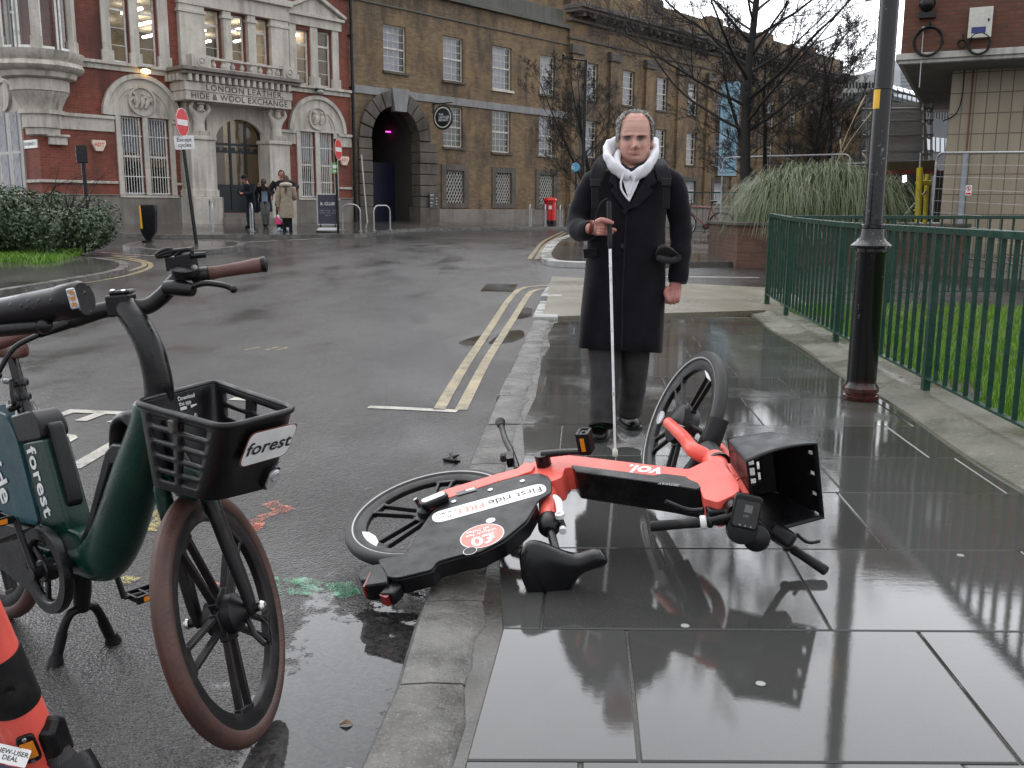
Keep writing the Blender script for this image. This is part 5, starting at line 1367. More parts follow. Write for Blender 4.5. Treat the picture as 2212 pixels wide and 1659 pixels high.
def vprism(mb, pts, n0, n1): return mb.prism([V(a, b) for a, b in pts], VN, n0, n1)
wheel(VB, VC, VN, .340, .027, 5, BLKD, KTYRE, stripe=1, hubw=.07, hubr=.05, phase=.15, up=V1, gap=.026)
mb = MB()
vprism(mb, round_poly([(.372, .165), (.379, .184), (.441, .202), (.479, .216), (.540, .209), (.613, .162), (.984, -.094), (1.055, -.055), (1.11, -.075), (1.128, -.20), (1.132, -.277), (1.119, -.325), (1.038, -.367), (.998, -.322), (1.000, -.225), (.966, -.198), (.564, .087), (.535, .095), (.52, .02), (.478, .00), (.43, .03), (.395, .095)], .012, 2), -.05, .05)
build('frame', mb, CORAL, VB, smooth=35, bevel=.016, seg=3)
mb = MB()
cs = [(-.028, .018), (-.02, .03), (.056, .073), (.262, .126), (.347, .143), (.385, .19), (.42, .14), (.408, .099), (.348, .078), (.263, .060), (.062, -.006), (.011, -.042), (-.017, -.018)]
vprism(mb, round_poly(cs, .008, 2), .030, .060); vprism(mb, round_poly(cs, .008, 2), -.060, -.030)
ch = build('chainstay', mb, CORAL, VB, smooth=35, bevel=.006)
mb = MB(); q = [VL(z6(*p), .062) for p in ((920, 708), (1075, 662), (1082, 690), (930, 732))]; vprism(mb, q, .0603, .0612); build('specification_label', mb, M('grey_label', (.10, .10, .10), .4), ch)
mb = MB(); q = [VL(z6(*p), .062) for p in ((995, 688), (1062, 670), (1065, 682), (998, 700))]; vprism(mb, q, .0612, .0618); build('label_print', mb, WINK, ch)
mb = MB(); mb.tube([V(1.098, .03), V(1.075, -.33)], [.047, .050], 20); mb.tube([V(1.06, -.10, .0), V(1.145, -.20, .0)], [.04, .035], 14)
build('head_tube', mb, CORAL, VB, smooth=50)
# skirt guard over the rear wheel
gd = [(.012, -.12), (.039, -.038), (.065, .0), (.2, .050), (.348, .080), (.43, .077), (.468, .037), (.480, -.014), (.478, -.10), (.425, -.145), (.382, -.271), (.349, -.314), (.299, -.375), (.214, -.432), (.150, -.428), (.070, -.444), (.056, -.490), (-.059, -.505), (-.095, -.490), (-.112, -.444), (-.150, -.36), (-.058, -.362), (-.035, -.310), (-.016, -.209)]
mb = MB()
vprism(mb, round_poly(gd, .016, 3), .0498, .058)
gs = build('skirt_guard', mb, BLK, VB, smooth=35, bevel=.003)
mb = MB()
low = [(.425, -.145), (.382, -.271), (.349, -.314), (.299, -.375), (.214, -.425), (.150, -.424), (.070, -.440), (.056, -.485), (-.059, -.500), (-.095, -.485), (-.112, -.444), (-.06, -.40), (.05, -.36), (.16, -.335), (.27, -.26), (.34, -.16)]
vprism(mb, round_poly(low, .012, 2), -.014, .0495)
build('mudguard', mb, BLK, VB, smooth=35, bevel=.012)
mb = MB(); vprism(mb, round_poly([(-.115, -.448), (-.13, -.35), (-.205, -.35), (-.225, -.39), (-.20, -.45)], .025, 4), -.05, .035); build('mudguard_tail', mb, BLK, VB, smooth=40, bevel=.018, seg=3)
mb = MB(); vprism(mb, round_poly([(-.10, -.40), (-.165, -.405), (-.178, -.505), (-.095, -.51)], .008, 2), .0, .050); vprism(mb, round_poly([(-.095, -.47), (-.05, -.51), (-.075, -.56), (-.125, -.545)], .008, 2), -.01, .035); tl = build('tail_light_housing', mb, BLK, VB, smooth=40, bevel=.008)
mb = MB(); vprism(mb, round_poly([(-.168, -.412), (-.172, -.412), (-.186, -.50), (-.178, -.502)], .002, 1), 0.004, .044); vprism(mb, round_poly([(-.118, -.535), (-.126, -.545), (-.10, -.568), (-.09, -.56)], .002, 1), -.006, .03); build('red_lens', mb, REDL, tl)
# stickers on the guard
Lf_, Rt_ = Vector(VL(z6(828, 886), .059)), Vector(VL(z6(1525, 694), .059)); dv = (Rt_ - Lf_); Ls = dv.length; dv /= Ls
tx = -(V1 * dv.x + V2 * dv.y); ty = (V1 * dv.y - V2 * dv.x)
if ty.dot(V2) > 0: ty = -ty
mid = V(*((Lf_ + Rt_) / 2), .0582); hh = .088
mb = MB(); mb.prism([mid + tx * p.x + ty * p.y for p in rrect(Ls + hh, hh, hh * .49, 8)], VN, 0, .0006); p_ = build('sticker', mb, STK, gs)
text('lettering', 'First ride', mid - tx * (Ls * .285), tx, ty, .060, INK, p_, lift=.001, bold=.004, sx=.95)
text('lettering', 'FREE', mid + tx * (Ls * .215), tx, ty, .055, CINK, p_, lift=.001, bold=.012)
text('lettering', 'UKIRU', mid + tx * (Ls * .47) - ty * .018, tx, ty, .026, INK, p_, lift=.001); text('lettering', '2L', mid + tx * (Ls * .45) + ty * .018, tx, ty, .026, INK, p_, lift=.001)
co_ = V(*VL(z6(1122, 1042), .059), .0582); rx = abs(Vector(VL(z6(1292, 1042), .059)).x - Vector(VL(z6(955, 1042), .059)).x) / 2
for px_, r, mt_, e in ((None, rx, STK, 0), (None, rx - .004, CINK, .0006), ((1188, 926), rx * .22, STK, .0012), ((1030, 1160), rx * .31, STK, .0012), ((1030, 1160), rx * .28, BLK, .0018)):
 mb = MB(); mb.lathe([(r, e), (r, e + .0006), (0.0001, e + .0006)], co_ if px_ is None else V(*VL(z6(*px_), .059), .0582), VN, 40); build('sticker', mb, mt_, gs)
text('lettering', '£0', co_ + ty * .028, tx, ty, .085, WINK, gs, lift=.0022, bold=.03)
text('lettering', 'unlock fee\n- all rides', co_ - ty * .030, tx, ty, .027, WINK, gs, lift=.0022, bold=.02, line=.85)
for p in ((905, 782), (1186, 692), (1432, 625)):
 mb = MB(); mb.lathe([(.010, 0), (.010, .003), (.006, .004)], V(*VL(z6(*p), .058), .058), VN, 16); build('screw', mb, SILV, gs, smooth=40)
# capsule on the dropout
mb = MB(); ce = V(*VL(z6(755, 770), .075), .072); cd = (V(*VL(z6(810, 745), .08), .08) - V(*VL(z6(700, 790), .08), .08)).normalized(); cn_ = VN.cross(cd)
mb.prism([ce + cd * p.x + cn_ * p.y for p in rrect(.112, .050, .024, 6)], VN, -.014, .014); cp = build('lock_capsule', mb, BLK, VB, smooth=40, bevel=.006)
mb = MB(); mb.prism([ce + cd * p.x + cn_ * (p.y + .004) for p in rrect(.094, .034, .0165, 6)], VN, .014, .0165); build('capsule_top', mb, WPL, cp, smooth=40)
mb = MB(); mb.tube([V(-.03, .0, .03), V(-.045, .0, .08)], .009, 8); build('axle_nut', mb, SILV, VB, smooth=40)
# battery along the beam
mb = MB()
vprism(mb, round_poly([(.560, .105), (.86, -.100), (.895, -.098), (.968, -.150), (.975, -.175), (1.000, -.212), (1.004, -.252), (.985, -.258), (.90, -.190), (.575, .040)], .008, 2), -.066, .0535)
bt = build('battery', mb, BLKS, VB, smooth=35, bevel=.008)
text('lettering', 'SEGWAY', V(*VL(v4(320, 135), .055), .0545), V1 * -1 + V2 * .62, V1 * -.62 - V2 * 1, .020, M('grey_print', (.25, .25, .26), .4), bt, bold=.02, lift=.0008)
text('lettering', 'voi.', V(*VL(v7(468, 873), .05), .0505), V1 * -1 + V2 * .66, V1 * -.66 - V2 * 1, .092, WINK, VB, bold=.03, lift=.0008, sx=1.1)
# seat tube, clamp, post, saddle
mb = MB(); mb.tube([V(.455, .03), V(.452, -.215)], [.036, .034], 18); build('seat_tube', mb, CORAL, VB, smooth=50)
mb = MB(); mb.lathe([(.034, -.01), (.040, 0), (.040, .05), (.030, .072), (.022, .08)], V(.452, -.20), V2 * -1, 20); mb.tube([V(.49, -.19, .0), V(.50, -.27, .0)], .014, 10); build('seat_clamp', mb, BLK, VB, smooth=40, bevel=.004)
mb = MB(); mb.tube(smooth_path([V(.487, -.125, .055), V(.500, -.17, .05), V(.498, -.235, .038)], 4), [.008, .011, .013, .014, .014, .014, .013, .012, .012], 10, flat=.6); mb.lathe([(.017, -.008), (.017, .008)], V(.498, -.238, .034), VN, 14); mb.lathe([(.013, -.01), (.013, .01)], V(.50, -.285, .0), V2, 12); build('quick_release_lever', mb, WPL, VB, smooth=50)
mb = MB(); mb.tube([V(.454, -.25), V(.474, -.45, -.03)], .0155, 14); build('seat_post', mb, BLKS, VB, smooth=50)
sf = (V1 * .93 + VN * .20 - V2 * .05).normalized(); su = (-V2 - sf * (-V2).dot(sf)).normalized(); ss = su.cross(sf)
saddle('saddle', VB, V(.478, -.470, -.062), sf, ss, su, .29, .285, M('wet_saddle_vinyl', (.006, .006, .007), .24, wet=60, bstr=.03, spec=.35), .085, .062)
# cranks, pedals, stand
def vcrank(n, a0, b0, a1, b1, sg):
 mb = MB(); mb.tube(smooth_path([V(a0, b0, n), V((a0 + a1) / 2, (b0 + b1) / 2 + .01, n + .004 * sg), V(a1, b1, n + .012 * sg)], 4), [.021, .020, .019, .018, .017, .016, .016, .017, .018], 12, up=VN, flat=.75)
 c_ = build('crank', mb, BLKS, VB, smooth=60); mb = MB(); o = V(a1, b1, n + .055 * sg)
 mb.tube([V(a1, b1, n), V(a1, b1, n + .10 * sg)], .008, 8)
 d = V1 * .35 + V2 * .94; e = VN.cross(d)
 for k in (-1, 1): mb.obox(o + e * k * .020, e, d, VN, .012, .055, .088)
 for k in (-1, 1): mb.obox(o + d * k * .026, e, d, VN, .042, .010, .09)
 for k in (-1, 1): mb.obox(o + VN * k * .034, e, d, VN, .036, .05, .012)
 p_ = build('pedal', mb, BLK, c_, bevel=.003); mb = MB()
 for k in (-1, 1): mb.obox(o + d * k * .0325, e, d, VN, .016, .003, .055)
 build('reflector', mb, AMB, p_)
vcrank(.095, .455, .155, .632, .085, 1)
vcrank(-.095, .455, .145, .30, .20, -1)
mb = MB(); mb.tube([V(.455, .15, -.1), V(.455, .15, .1)], .03, 16); mb.lathe([(.09, -.006), (.09, .006)], V(.455, .15, -.062), VN, 30); build('bottom_bracket', mb, BLKS, VB, smooth=40)
mb = MB(); mb.tube(smooth_path([V(.345, .19, .03), V(.325, .335, .02), V(.312, .42, .015), V(.285, .56, .01), V(.268, .70, .012)], 4), [.013] * 17, 10); mb.tube([V(.268, .69, .012), V(.263, .735, .014)], [.016, .024], 10)
mb.obox(V(.315, .30, .03), V1, V2, VN, .03, .07, .04); mb.tube([V(.29, .27, .05), V(.285, .34, .03)], .014, 8)
build('kickstand', mb, BLKD, VB, smooth=50)
# turned front end: wheel, fork, guard
fc, fn_ = Vector((.737, 4.0, .362)), Vector((-.918, -.147, .370)).normalized()
Kc = V(1.103, .016); s2 = (Kc - fc); s2 = (s2 - fn_ * s2.dot(fn_)).normalized(); g2 = s2.cross(fn_)
if g2.z < 0: g2 = -g2
wf = wheel(VB, fc, fn_, .340, .027, 5, BLKD, KTYRE, stripe=1, hubw=.075, hubr=.085, phase=.95, up=(0, 0, 1), gap=.026)
mb = MB(); t = .62
d_ = (Vector((0, 0, 1)) - fn_ * fn_.z).normalized(); e_ = fn_.cross(d_); rc2 = fc + (d_ * math.cos(-.28) + e_ * math.sin(-.28)) * .262
mb.prism([rc2 + (e_ * math.cos(-.28) - d_ * math.sin(-.28)) * x + (d_ * math.cos(-.28) + e_ * math.sin(-.28)) * y for x, y in [(-.075, .012), (-.03, .022), (.03, .022), (.075, .012), (.05, -.012), (0, -.02), (-.05, -.012)]], fn_, .006, .012); build('wheel_reflector', mb, WPL, wf)
q = VL(z6(258, 1072), .012); dd = (V1 * q[0] + V2 * q[1]).normalized(); rc3 = VC + dd * .253; ee = VN.cross(dd); mb = MB()
mb.prism([rc3 + ee * x + dd * y for x, y in [(-.085, .014), (-.03, .024), (.03, .024), (.085, .014), (.05, -.012), (0, -.02), (-.05, -.012)]], VN, .010, .016); build('wheel_reflector', mb, WPL, VB)
mb = MB()
for sg in (-1, 1):
 ax0 = fc + fn_ * sg * .078
 pts = smooth_path([Kc + fn_ * sg * .02 - s2 * .03, Kc + fn_ * sg * .075 - s2 * .075, fc + s2 * .28 + fn_ * sg * .088, ax0 + s2 * .065 + fn_ * sg * .014], 5)
 mb.tube(pts, [.031, .031, .031, .031, .031, .030, .030, .029, .029, .028, .027, .027, .026, .025, .024, .024], 14, up=fn_, flat=.9)
fk = build('fork', mb, CORAL, VB, smooth=60)
mb = MB()
for sg in (-1, 1):
 a_ = fc + fn_ * sg * .092; mb.tube([a_ + s2 * .07, a_ - s2 * .02], [.015, .012], 8, up=fn_, flat=.6); mb.lathe([(.012, 0), (.012, .012)], a_, fn_ * sg, 12)
build('dropout', mb, BLKS, fk, smooth=50)
mb = MB(); o_ = fc + fn_ * .108 + s2 * .012 - g2 * .0; mb.lathe([(.030, 0), (.030, .006), (.0, .009)], o_, fn_, 24); build('axle_reflector', mb, M('pale_reflector', (.5, .5, .52), .15, bstr=.4, bs=200), fk, smooth=40)
text('lettering', 'v', fc + s2 * .20 + fn_ * .088 + g2 * .027, -s2, fn_, .05, WINK, fk, bold=.02, lift=.003)
mb = MB(); R_ = []                                             # mudguard hugging the tyre by the crown
b0 = math.atan2(s2.dot(e_), s2.dot(d_))
for i in range(13):
 t = b0 - .62 + 1.0 * i / 12; dd = d_ * math.cos(t) + e_ * math.sin(t); wq = .040
 R_.append([fc + dd * r + fn_ * h for r, h in ((.335, -wq), (.362, -wq * .75), (.372, 0), (.362, wq * .75), (.335, wq), (.331, wq * .9), (.357, wq * .65), (.366, 0), (.357, -wq * .65), (.331, -wq * .9))])
mb.loft(R_); build('front_mudguard', mb, BLK, VB, smooth=60)
mb = MB(); mb.tube([Kc + s2 * -.10, Kc + s2 * .0], [.052, .043], 18); mb.tube([V(1.105, -.005), V(1.108, -.02)], .051, 20); build('crown_cover', mb, BLK, VB, smooth=50)
# handlebar assembly
HB = V(1.095, -.395, .005); gl, gr = at_y(1405, 1137, 3.12), at_z(1785, 1234, .026)
mb = MB(); mb.tube(smooth_path([V(1.078, -.32), V(1.088, -.37), HB], 3), [.046, .044, .042, .04, .04, .04, .04], 16); build('stem', mb, BLKS, VB, smooth=50)
gli, gri = at_y(1512, 1129, 3.10), at_z(1712, 1186, .072)
mb = MB(); mb.tube(smooth_path([gl, gli, HB + V1 * -.04, HB + V1 * .03, gri + (HB - gri) * .35, gri, gr], 5), .0135, 12); hb2 = build('handlebar', mb, BLKS, VB, smooth=60)
for a, b in ((gli, gl), (gri, gr)):
 d = (b - a).normalized(); L = (b - a).length; mb = MB(); mb.lathe([(.0165, 0), (.0175, .006), (.0165, L * .3), (.018, L * .8), (.019, L - .006), (.016, L), (.006, L + .002)], a, d, 18); build('grip', mb, RUB, hb2, smooth=40)
d = (gl - gli).normalized()
mb = MB(); mb.lathe([(.018, -.022), (.024, -.020), (.025, -.004), (.021, 0)], gli, d, 24); build('bell_ring', mb, M('white_ring', (.62, .62, .62), .35), hb2, smooth=35)
mb = MB(); mb.lathe([(.02, -.045), (.022, -.03), (.02, -.022)], gli, d, 20)
cL = at_y(1552, 1112, 3.12); mb.obox(cL, d, (V1 * .1 - V2 * 1).normalized(), d.cross((V1 * .1 - V2 * 1).normalized()), .075, .05, .062)
build('brake_housing', mb, BLK, hb2, smooth=40, bevel=.014, seg=3)
mb = MB(); mb.tube(smooth_path([at_y(1520, 1102, 3.13), at_y(1490, 1102, 3.15), at_y(1460, 1092, 3.16), at_y(1438, 1083, 3.16)], 4), [.011, .010, .010, .009, .009, .009, .008, .008, .008, .008, .008, .008, .009], 8)
build('brake_lever', mb, BLKS, hb2, smooth=60); mb = MB()
mb.tube(smooth_path([at_y(1722, 1155, 3.30), at_y(1738, 1168, 3.32), at_y(1752, 1172, 3.33), at_y(1770, 1169, 3.34)], 4), .007, 8)
build('brake_lever', mb, BLKS, hb2, smooth=60)
cR = at_y(1690, 1156, 3.18); dR = (gr - gri).normalized(); uR = (Vector((0, -1, .3)) - dR * dR.dot(Vector((0, -1, .3)))).normalized()
mb = MB(); mb.obox(cR, dR, uR, dR.cross(uR), .095, .045, .060); mb.lathe([(.019, -.04), (.021, -.02), (.019, 0)], gri, dR, 18); build('brake_housing', mb, BLK, hb2, smooth=40, bevel=.016, seg=3)
# display
dc = at_y(1612, 1105, 3.05); dn = (O - dc).normalized(); dn = (dn * .6 - V2 * .5 + Vector((0, 0, .1))).normalized(); dx = (Vector((1, 0, .05)) - dn * dn.x).normalized(); dx = (dx - dn * dx.dot(dn)).normalized(); dy = dn.cross(dx)
rot = math.radians(-14); dx, dy = dx * math.cos(rot) + dy * math.sin(rot), dy * math.cos(rot) - dx * math.sin(rot)
mb = MB(); mb.prism([dc + dx * p.x + dy * p.y for p in rrect(.092, .115, .016, 4)], dn, -.03, .016); ds_ = build('display', mb, BLK, VB, smooth=35, bevel=.006)
mb = MB(); mb.prism([dc + dx * p.x + dy * (p.y - .006) for p in rrect(.078, .088, .006, 3)], dn, .016, .0168); build('screen', mb, M('glossy_screen', (.008, .008, .010), .12, bstr=0), ds_)
mb = MB(); mb.lathe([(.05, -.03), (.054, -.01), (.05, .008), (.03, .012), (.0, .013)], dc - dy * .062 - dn * .01, dn, 26); cn2 = build('control_dial', mb, BLK, ds_, smooth=40)
mb = MB(); mb.lathe([(.042, -.02), (.046, 0), (.036, .012), (.0, .016)], dc - dy * .085 + dx * .055 - dn * .03, dn, 24); build('horn', mb, BLK, ds_, smooth=50)
GP = M('dim_grey_print', (.22, .22, .23), .5, bstr=0)
mb = MB(); mb.prism([dc + dx * (p.x + .004) + dy * (p.y + .012) for p in rrect(.026, .026, .001, 1)], dn, .0168, .0172); build('label_square', mb, M('grey_label_square', (.13, .13, .13), .5, bstr=.0), ds_)
text('lettering', 'OFF', dc - dy * .014, dx, dy, .012, GP, ds_, lift=.0175); 
mb = MB()
for i in range(3): mb.prism([dc + dx * (-.018 + i * .018) - dy * .048, dc + dx * (-.010 + i * .018) - dy * .048, dc + dx * (-.014 + i * .018) - dy * .040], dn, .0135, .0175)
build('icons', mb, GP, ds_)
# basket fixed to the head
mo = [(1.163, -.303, .150), (1.415, -.262, .150), (1.415, -.262, -.150), (1.163, -.303, -.150)]; bo = [(1.142, -.070, .135), (1.300, -.082, .135), (1.300, -.082, -.120), (1.142, -.070, -.120)]
NS, NB = 18, 10
def bq(u, v, side):
 A0, A1, B0, B1 = mo[side], mo[(side + 1) % 4], bo[side], bo[(side + 1) % 4]
 rr = [A0[i] * (1 - u) * (1 - v) + A1[i] * u * (1 - v) + B0[i] * (1 - u) * v + B1[i] * u * v for i in range(3)]
 if side == 0: rr[1] += .028 * math.sin(math.pi * u) * (1 - v)
 return V(*rr)
mb = MB()
for s in range(4):
 base = [bq(i / NS, j / NB, s) for j in range(NB + 1) for i in range(NS + 1)]
 fs = [(j * (NS + 1) + i, j * (NS + 1) + i + 1, (j + 1) * (NS + 1) + i + 1, (j + 1) * (NS + 1) + i) for j in range(NB) for i in range(NS)
          if not (s == 1 and j == 1 and i % 5 == 2)]
 mb.add(base, fs)
gN, gM = 17, 23                                               # bottom with a lattice of holes near the head
base = [V(*[bo[0][i] * (1 - u) * (1 - v) + bo[1][i] * u * (1 - v) + bo[3][i] * (1 - u) * v + bo[2][i] * u * v for i in range(3)]) for v in [j / gM for j in range(gM + 1)] for u in [i / gN for i in range(gN + 1)]]
mb.add(base, [(j * (gN + 1) + i, j * (gN + 1) + i + 1, (j + 1) * (gN + 1) + i + 1, (j + 1) * (gN + 1) + i) for j in range(gM) for i in range(gN) if not (1 <= i <= 10 and 4 <= j <= 17 and i % 3 != 0 and (j + (i // 3) * 2) % 4 in (0, 1, 2) and (j + (i // 3) * 2) % 4 != 3)])
bs_ = build('basket', mb, BLK, VB, smooth=35)
bmx = bmesh.new(); bmx.from_mesh(bs_.data); bmesh.ops.remove_doubles(bmx, verts=bmx.verts, dist=.0008); bmesh.ops.recalc_face_normals(bmx, faces=bmx.faces); bmx.to_mesh(bs_.data); bmx.free()
so = bs_.modifiers.new('thick', 'SOLIDIFY'); so.thickness = .006
mb = MB(); mb.prism([V(*p) for p in ((1.128, -.06, .03), (1.150, -.07, .03), (1.160, -.30, .03), (1.135, -.30, .03))], VN, -.06, .0); build('basket_bracket', mb, CORAL, VB, bevel=.006)
# ---------------------------------------------------------------- people: materials
def mat_skin(name='skin'):
 m, t, p = mk(name); co = coords(t); at = nn(t, 'Attribute'); at.attribute_name = 'tone'
 c = mixc(t, 1.0, at.outputs['Color'], mixc(t, rng(t, noise(t, co, 28, 4), .3, .7, 0, 1), (1.08, 1.08, 1.1), (.95, .82, .80)), 'MULTIPLY')
 t.links.new(c, p.inputs['Base Color']); p.inputs['Roughness'].default_value = .5
 t.links.new(bump(t, noise(t, co, 120, 3), .15, .002), p.inputs['Normal']); return m
SKIN = mat_skin()
def cloth(name, col, vs=14, weave=260, bstr=.35, dirt=None, rough=.9, var=.25):
 m, t, p = mk(name); co = coords(t)
 c = mixc(t, rng(t, noise(t, co, vs, 4), .3, .7, 0, 1), tuple(x * (1 - var) for x in col), tuple(min(1, x * (1 + var)) for x in col))
 if dirt: c = mixc(t, rng(t, noise(t, co, 5, 5), .5, .7, 0, .7), c, dirt)
 t.links.new(c, p.inputs['Base Color']); p.inputs['Roughness'].default_value = rough; p.inputs['Specular IOR Level'].default_value = .2
 p.inputs['Sheen Weight'].default_value = .12; p.inputs['Sheen Roughness'].default_value = .4
 b = bump(t, noise(t, co, weave, 2), bstr, .002)
 t.links.new(bump(t, noise(t, coords(t, (1, 1, .5)), 9, 3), .35, .012, b), p.inputs['Normal']); return m
COAT = cloth('black_wool', (.0065, .0062, .009))
LAPEL = cloth('black_wool_lapel', (.0085, .0082, .011))
TROU = cloth('charcoal_trouser', (.038, .036, .037), weave=180)
WHOOD = cloth('white_fleece', (.74, .74, .78), weave=120, var=.06)
CHAR = cloth('charcoal_knit', (.030, .030, .031), weave=90, bstr=.8)
STRAP = cloth('black_webbing', (.012, .012, .014), weave=150)
LEATH = M('black_leather', (.006, .0055, .0055), .32, bstr=.2, bs=50, spec=.3)
GHAIR = M('grey_hair', (.30, .295, .285), .55, vs=30, var=.4, bstr=.4, bs=150)
def tone(o, fn):
 me = o.data; a = me.color_attributes.new('tone', 'FLOAT_COLOR', 'POINT')
 m = MW[o]; buf = []
 for v in me.vertices: c = fn(m @ v.co); buf += [c[0], c[1], c[2], 1]
 a.data.foreach_set('color', buf)
MY = 5.3
def mp(x, y, dy=0.0): p = z8(x, y); return at_y(p[0], p[1], MY + dy)
def fp(x, y, dy=0.0): return at_y(1244.2 + x * .15627, 224.6 + y * .15627, MY + dy)
MAN = thing('person', 'man in long black coat and white hoodie standing on the pavement holding a white cane', 'person', (.60, MY, 0))
# ---- head
fcx = 812
def gauss(x, y, cx, cy, sx_, sy): return math.exp(-((x - cx) / sx_) ** 2 - ((y - cy) / sy) ** 2)
HN = .95
prof = [(112, 25, .015, .03), (120, 70, .035, .05), (140, 128, .058, .07), (180, 178, .080, .088), (240, 208, .096, .100), (320, 222, .104, .104), (400, 224, .107, .104), (450, 222, .108, .102), (500, 220, .104, .098), (560, 219, .104, .090), (620, 214, .105, .082), (680, 203, .106, .074), (730, 188, .105, .068), (770, 168, .103, .064), (800, 146, .097, .062), (825, 120, .086, .060), (842, 100, .070, .060)]
def lerp_prof(y):
 for a, b in zip(prof, prof[1:]):
  if y <= b[0]: break
 t = min(1, max(0, (y - a[0]) / (b[0] - a[0]))); r_ = [a[i] + (b[i] - a[i]) * t for i in (1, 2, 3)]; r_[0] *= HN; return r_
ys_ = [112 + (842 - 112) * (.5 - .5 * math.cos(math.pi * i / 60)) * .5 + (842 - 112) * (i / 60) * .5 for i in range(61)]
PXM = (fp(900, 500) - fp(800, 500)).length / 100               # metres per picture unit on the face
rings = []
for y in ys_:
 hw, fr, bk_ = lerp_prof(y); ring = []
 for k in range(72):
  a = 2 * math.pi * k / 72; ca, sa = math.cos(a), math.sin(a)   # a=0 picture right, 90 deg = front
  px = fcx + hw * (abs(ca) ** .9) * (1 if ca > 0 else -1); dep = -fr * (abs(sa) ** .85) if sa > 0 else bk_ * (abs(sa) ** .9)
  if sa > 0:
   x = px; d = 0
   d += .030 * gauss(x, y, 788, 600, 34, 42) + .020 * gauss(x, y, 790, 535, 24, 75) + .010 * gauss(x, y, 752, 618, 20, 18) + .010 * gauss(x, y, 826, 618, 20, 18)   # nose
   d += .007 * gauss(x, y, 706, 447, 62, 18) + .007 * gauss(x, y, 884, 447, 62, 18)    # brow
   d -= .016 * gauss(x, y, 710, 492, 44, 24) + .016 * gauss(x, y, 882, 492, 44, 24)                                   # sockets
   d += .007 * gauss(x, y, 710, 497, 30, 13) + .007 * gauss(x, y, 882, 497, 30, 13)
   d += .006 * gauss(x, y, 790, 676, 62, 11) + .007 * gauss(x, y, 790, 708, 56, 13) - .006 * gauss(x, y, 790, 691, 75, 5)   # lips
   d -= .004 * gauss(x, y, 790, 655, 14, 14); d += .007 * gauss(x, y, 795, 775, 60, 34) - .004 * gauss(x, y, 790, 735, 70, 14)
   d += .005 * gauss(x, y, 680, 590, 45, 45) + .005 * gauss(x, y, 910, 590, 45, 45) - .005 * gauss(x, y, 712, 650, 10, 45) - .005 * gauss(x, y, 872, 650, 10, 45)
   dep -= d * min(1, sa * 2)
  p = fp(px, y, 0); p.y += dep; ring.append(p)
 rings.append(ring)
hm = MB(); hm.loft(rings)
for sg, ex in ((-1, 590), (1, 1040)):                          # ears
 c = fp(ex, 525, .015); hm.ball(c, (.012, .022, .036), 12, 8); hm.ball(fp(ex + sg * 10, 500, .02), (.010, .02, .026), 10, 6)
# ---- body skeleton under the clothes
nd = [mp(350, 800), mp(362, 600), mp(380, 420), mp(398, 345, .02), mp(402, 300, .015), mp(404, 255, .0),
      mp(500, 372), mp(575, 385), mp(620, 600, .02), mp(604, 800, -.03), mp(592, 862, -.05),
      mp(285, 372), mp(228, 385), mp(155, 585, -.02), mp(205, 600, -.24), mp(222, 598, -.27),
      mp(300, 860), mp(276, 1160, -.03), mp(266, 1440, -.10), mp(262, 1475, -.115), mp(408, 860), mp(410, 1160, .03), mp(390, 1360, .10), mp(387, 1410, .115)]
ed = [(0, 1), (1, 2), (2, 3), (3, 4), (4, 5), (2, 6), (6, 7), (7, 8), (8, 9), (9, 10), (2, 11), (11, 12), (12, 13), (13, 14), (14, 15), (0, 16), (16, 17), (17, 18), (18, 19), (0, 20), (20, 21), (21, 22), (22, 23)]
rd = [(.15, .11), (.15, .11), (.17, .11), (.085, .08), (.074, .074), (.07, .07), (.08, .08), .06, .043, .034, .030, (.08, .08), .06, .043, .034, .030, .075, .045, .032, .03, .075, .045, .032, .03]
bv, bf = skin_mesh(nd, ed, rd, root=0, sub=2)
bm_ = MB(); bm_.add(bv, bf)
o0 = len(bm_.v); bm_.add(hm.v, hm.f)
# ---- hands
def hc(x, y, dy): return at_y(.864 * (1450 + x / 8.295), .864 * (480 + y / 8.295), MY + dy)
hd = MB(); Q = -.30
hd.loft([[hc(230, 730, Q + .03) + Vector((0, .026 * math.cos(a), .031 * math.sin(a))) for a in [2 * math.pi * k / 12 for k in range(12)]],
         [hc(300, 740, Q + .015) + Vector((0, .026 * math.cos(a), .040 * math.sin(a))) for a in [2 * math.pi * k / 12 for k in range(12)]],
         [hc(400, 735, Q + .005) + Vector((0, .024 * math.cos(a), .044 * math.sin(a))) for a in [2 * math.pi * k / 12 for k in range(12)]],
         [hc(480, 750, Q + .01) + Vector((0, .020 * math.cos(a), .038 * math.sin(a))) for a in [2 * math.pi * k / 12 for k in range(12)]]])
hd.tube(smooth_path([hc(340, 640, Q - .005), hc(440, 585, Q - .022), hc(555, 605, Q - .032), hc(630, 630, Q - .030), hc(690, 645, Q - .024)], 3), [.017, .0165, .016, .0155, .015, .0145, .014, .0135, .013, .012, .0115, .0105, .009], 10)   # thumb over the grip
for (x0, y0, y1, x2, y2, r) in ((430, 665, 690, 640, 700, .0115), (440, 740, 760, 755, 800, .0112), (430, 805, 820, 695, 850, .0108), (410, 860, 868, 600, 872, .0098)):
 hd.tube(smooth_path([hc(x0 - 60, y0, Q - .008), hc(x0 + 40, y0 + 4, Q - .018), hc(540, y1, Q + .004), hc((x2 + 560) / 2, (y1 + y2) / 2, Q + .020), hc(x2, y2, Q + .016)], 3), [r * 1.15, r * 1.15, r * 1.15, r * 1.1, r * 1.1, r * 1.1, r, r, r, r, r * .95, r * .9, r * .75], 9)
hx = lambda x, y, dy=0: mp(x, y, -.06 + dy)                       # the other hand hangs, half closed
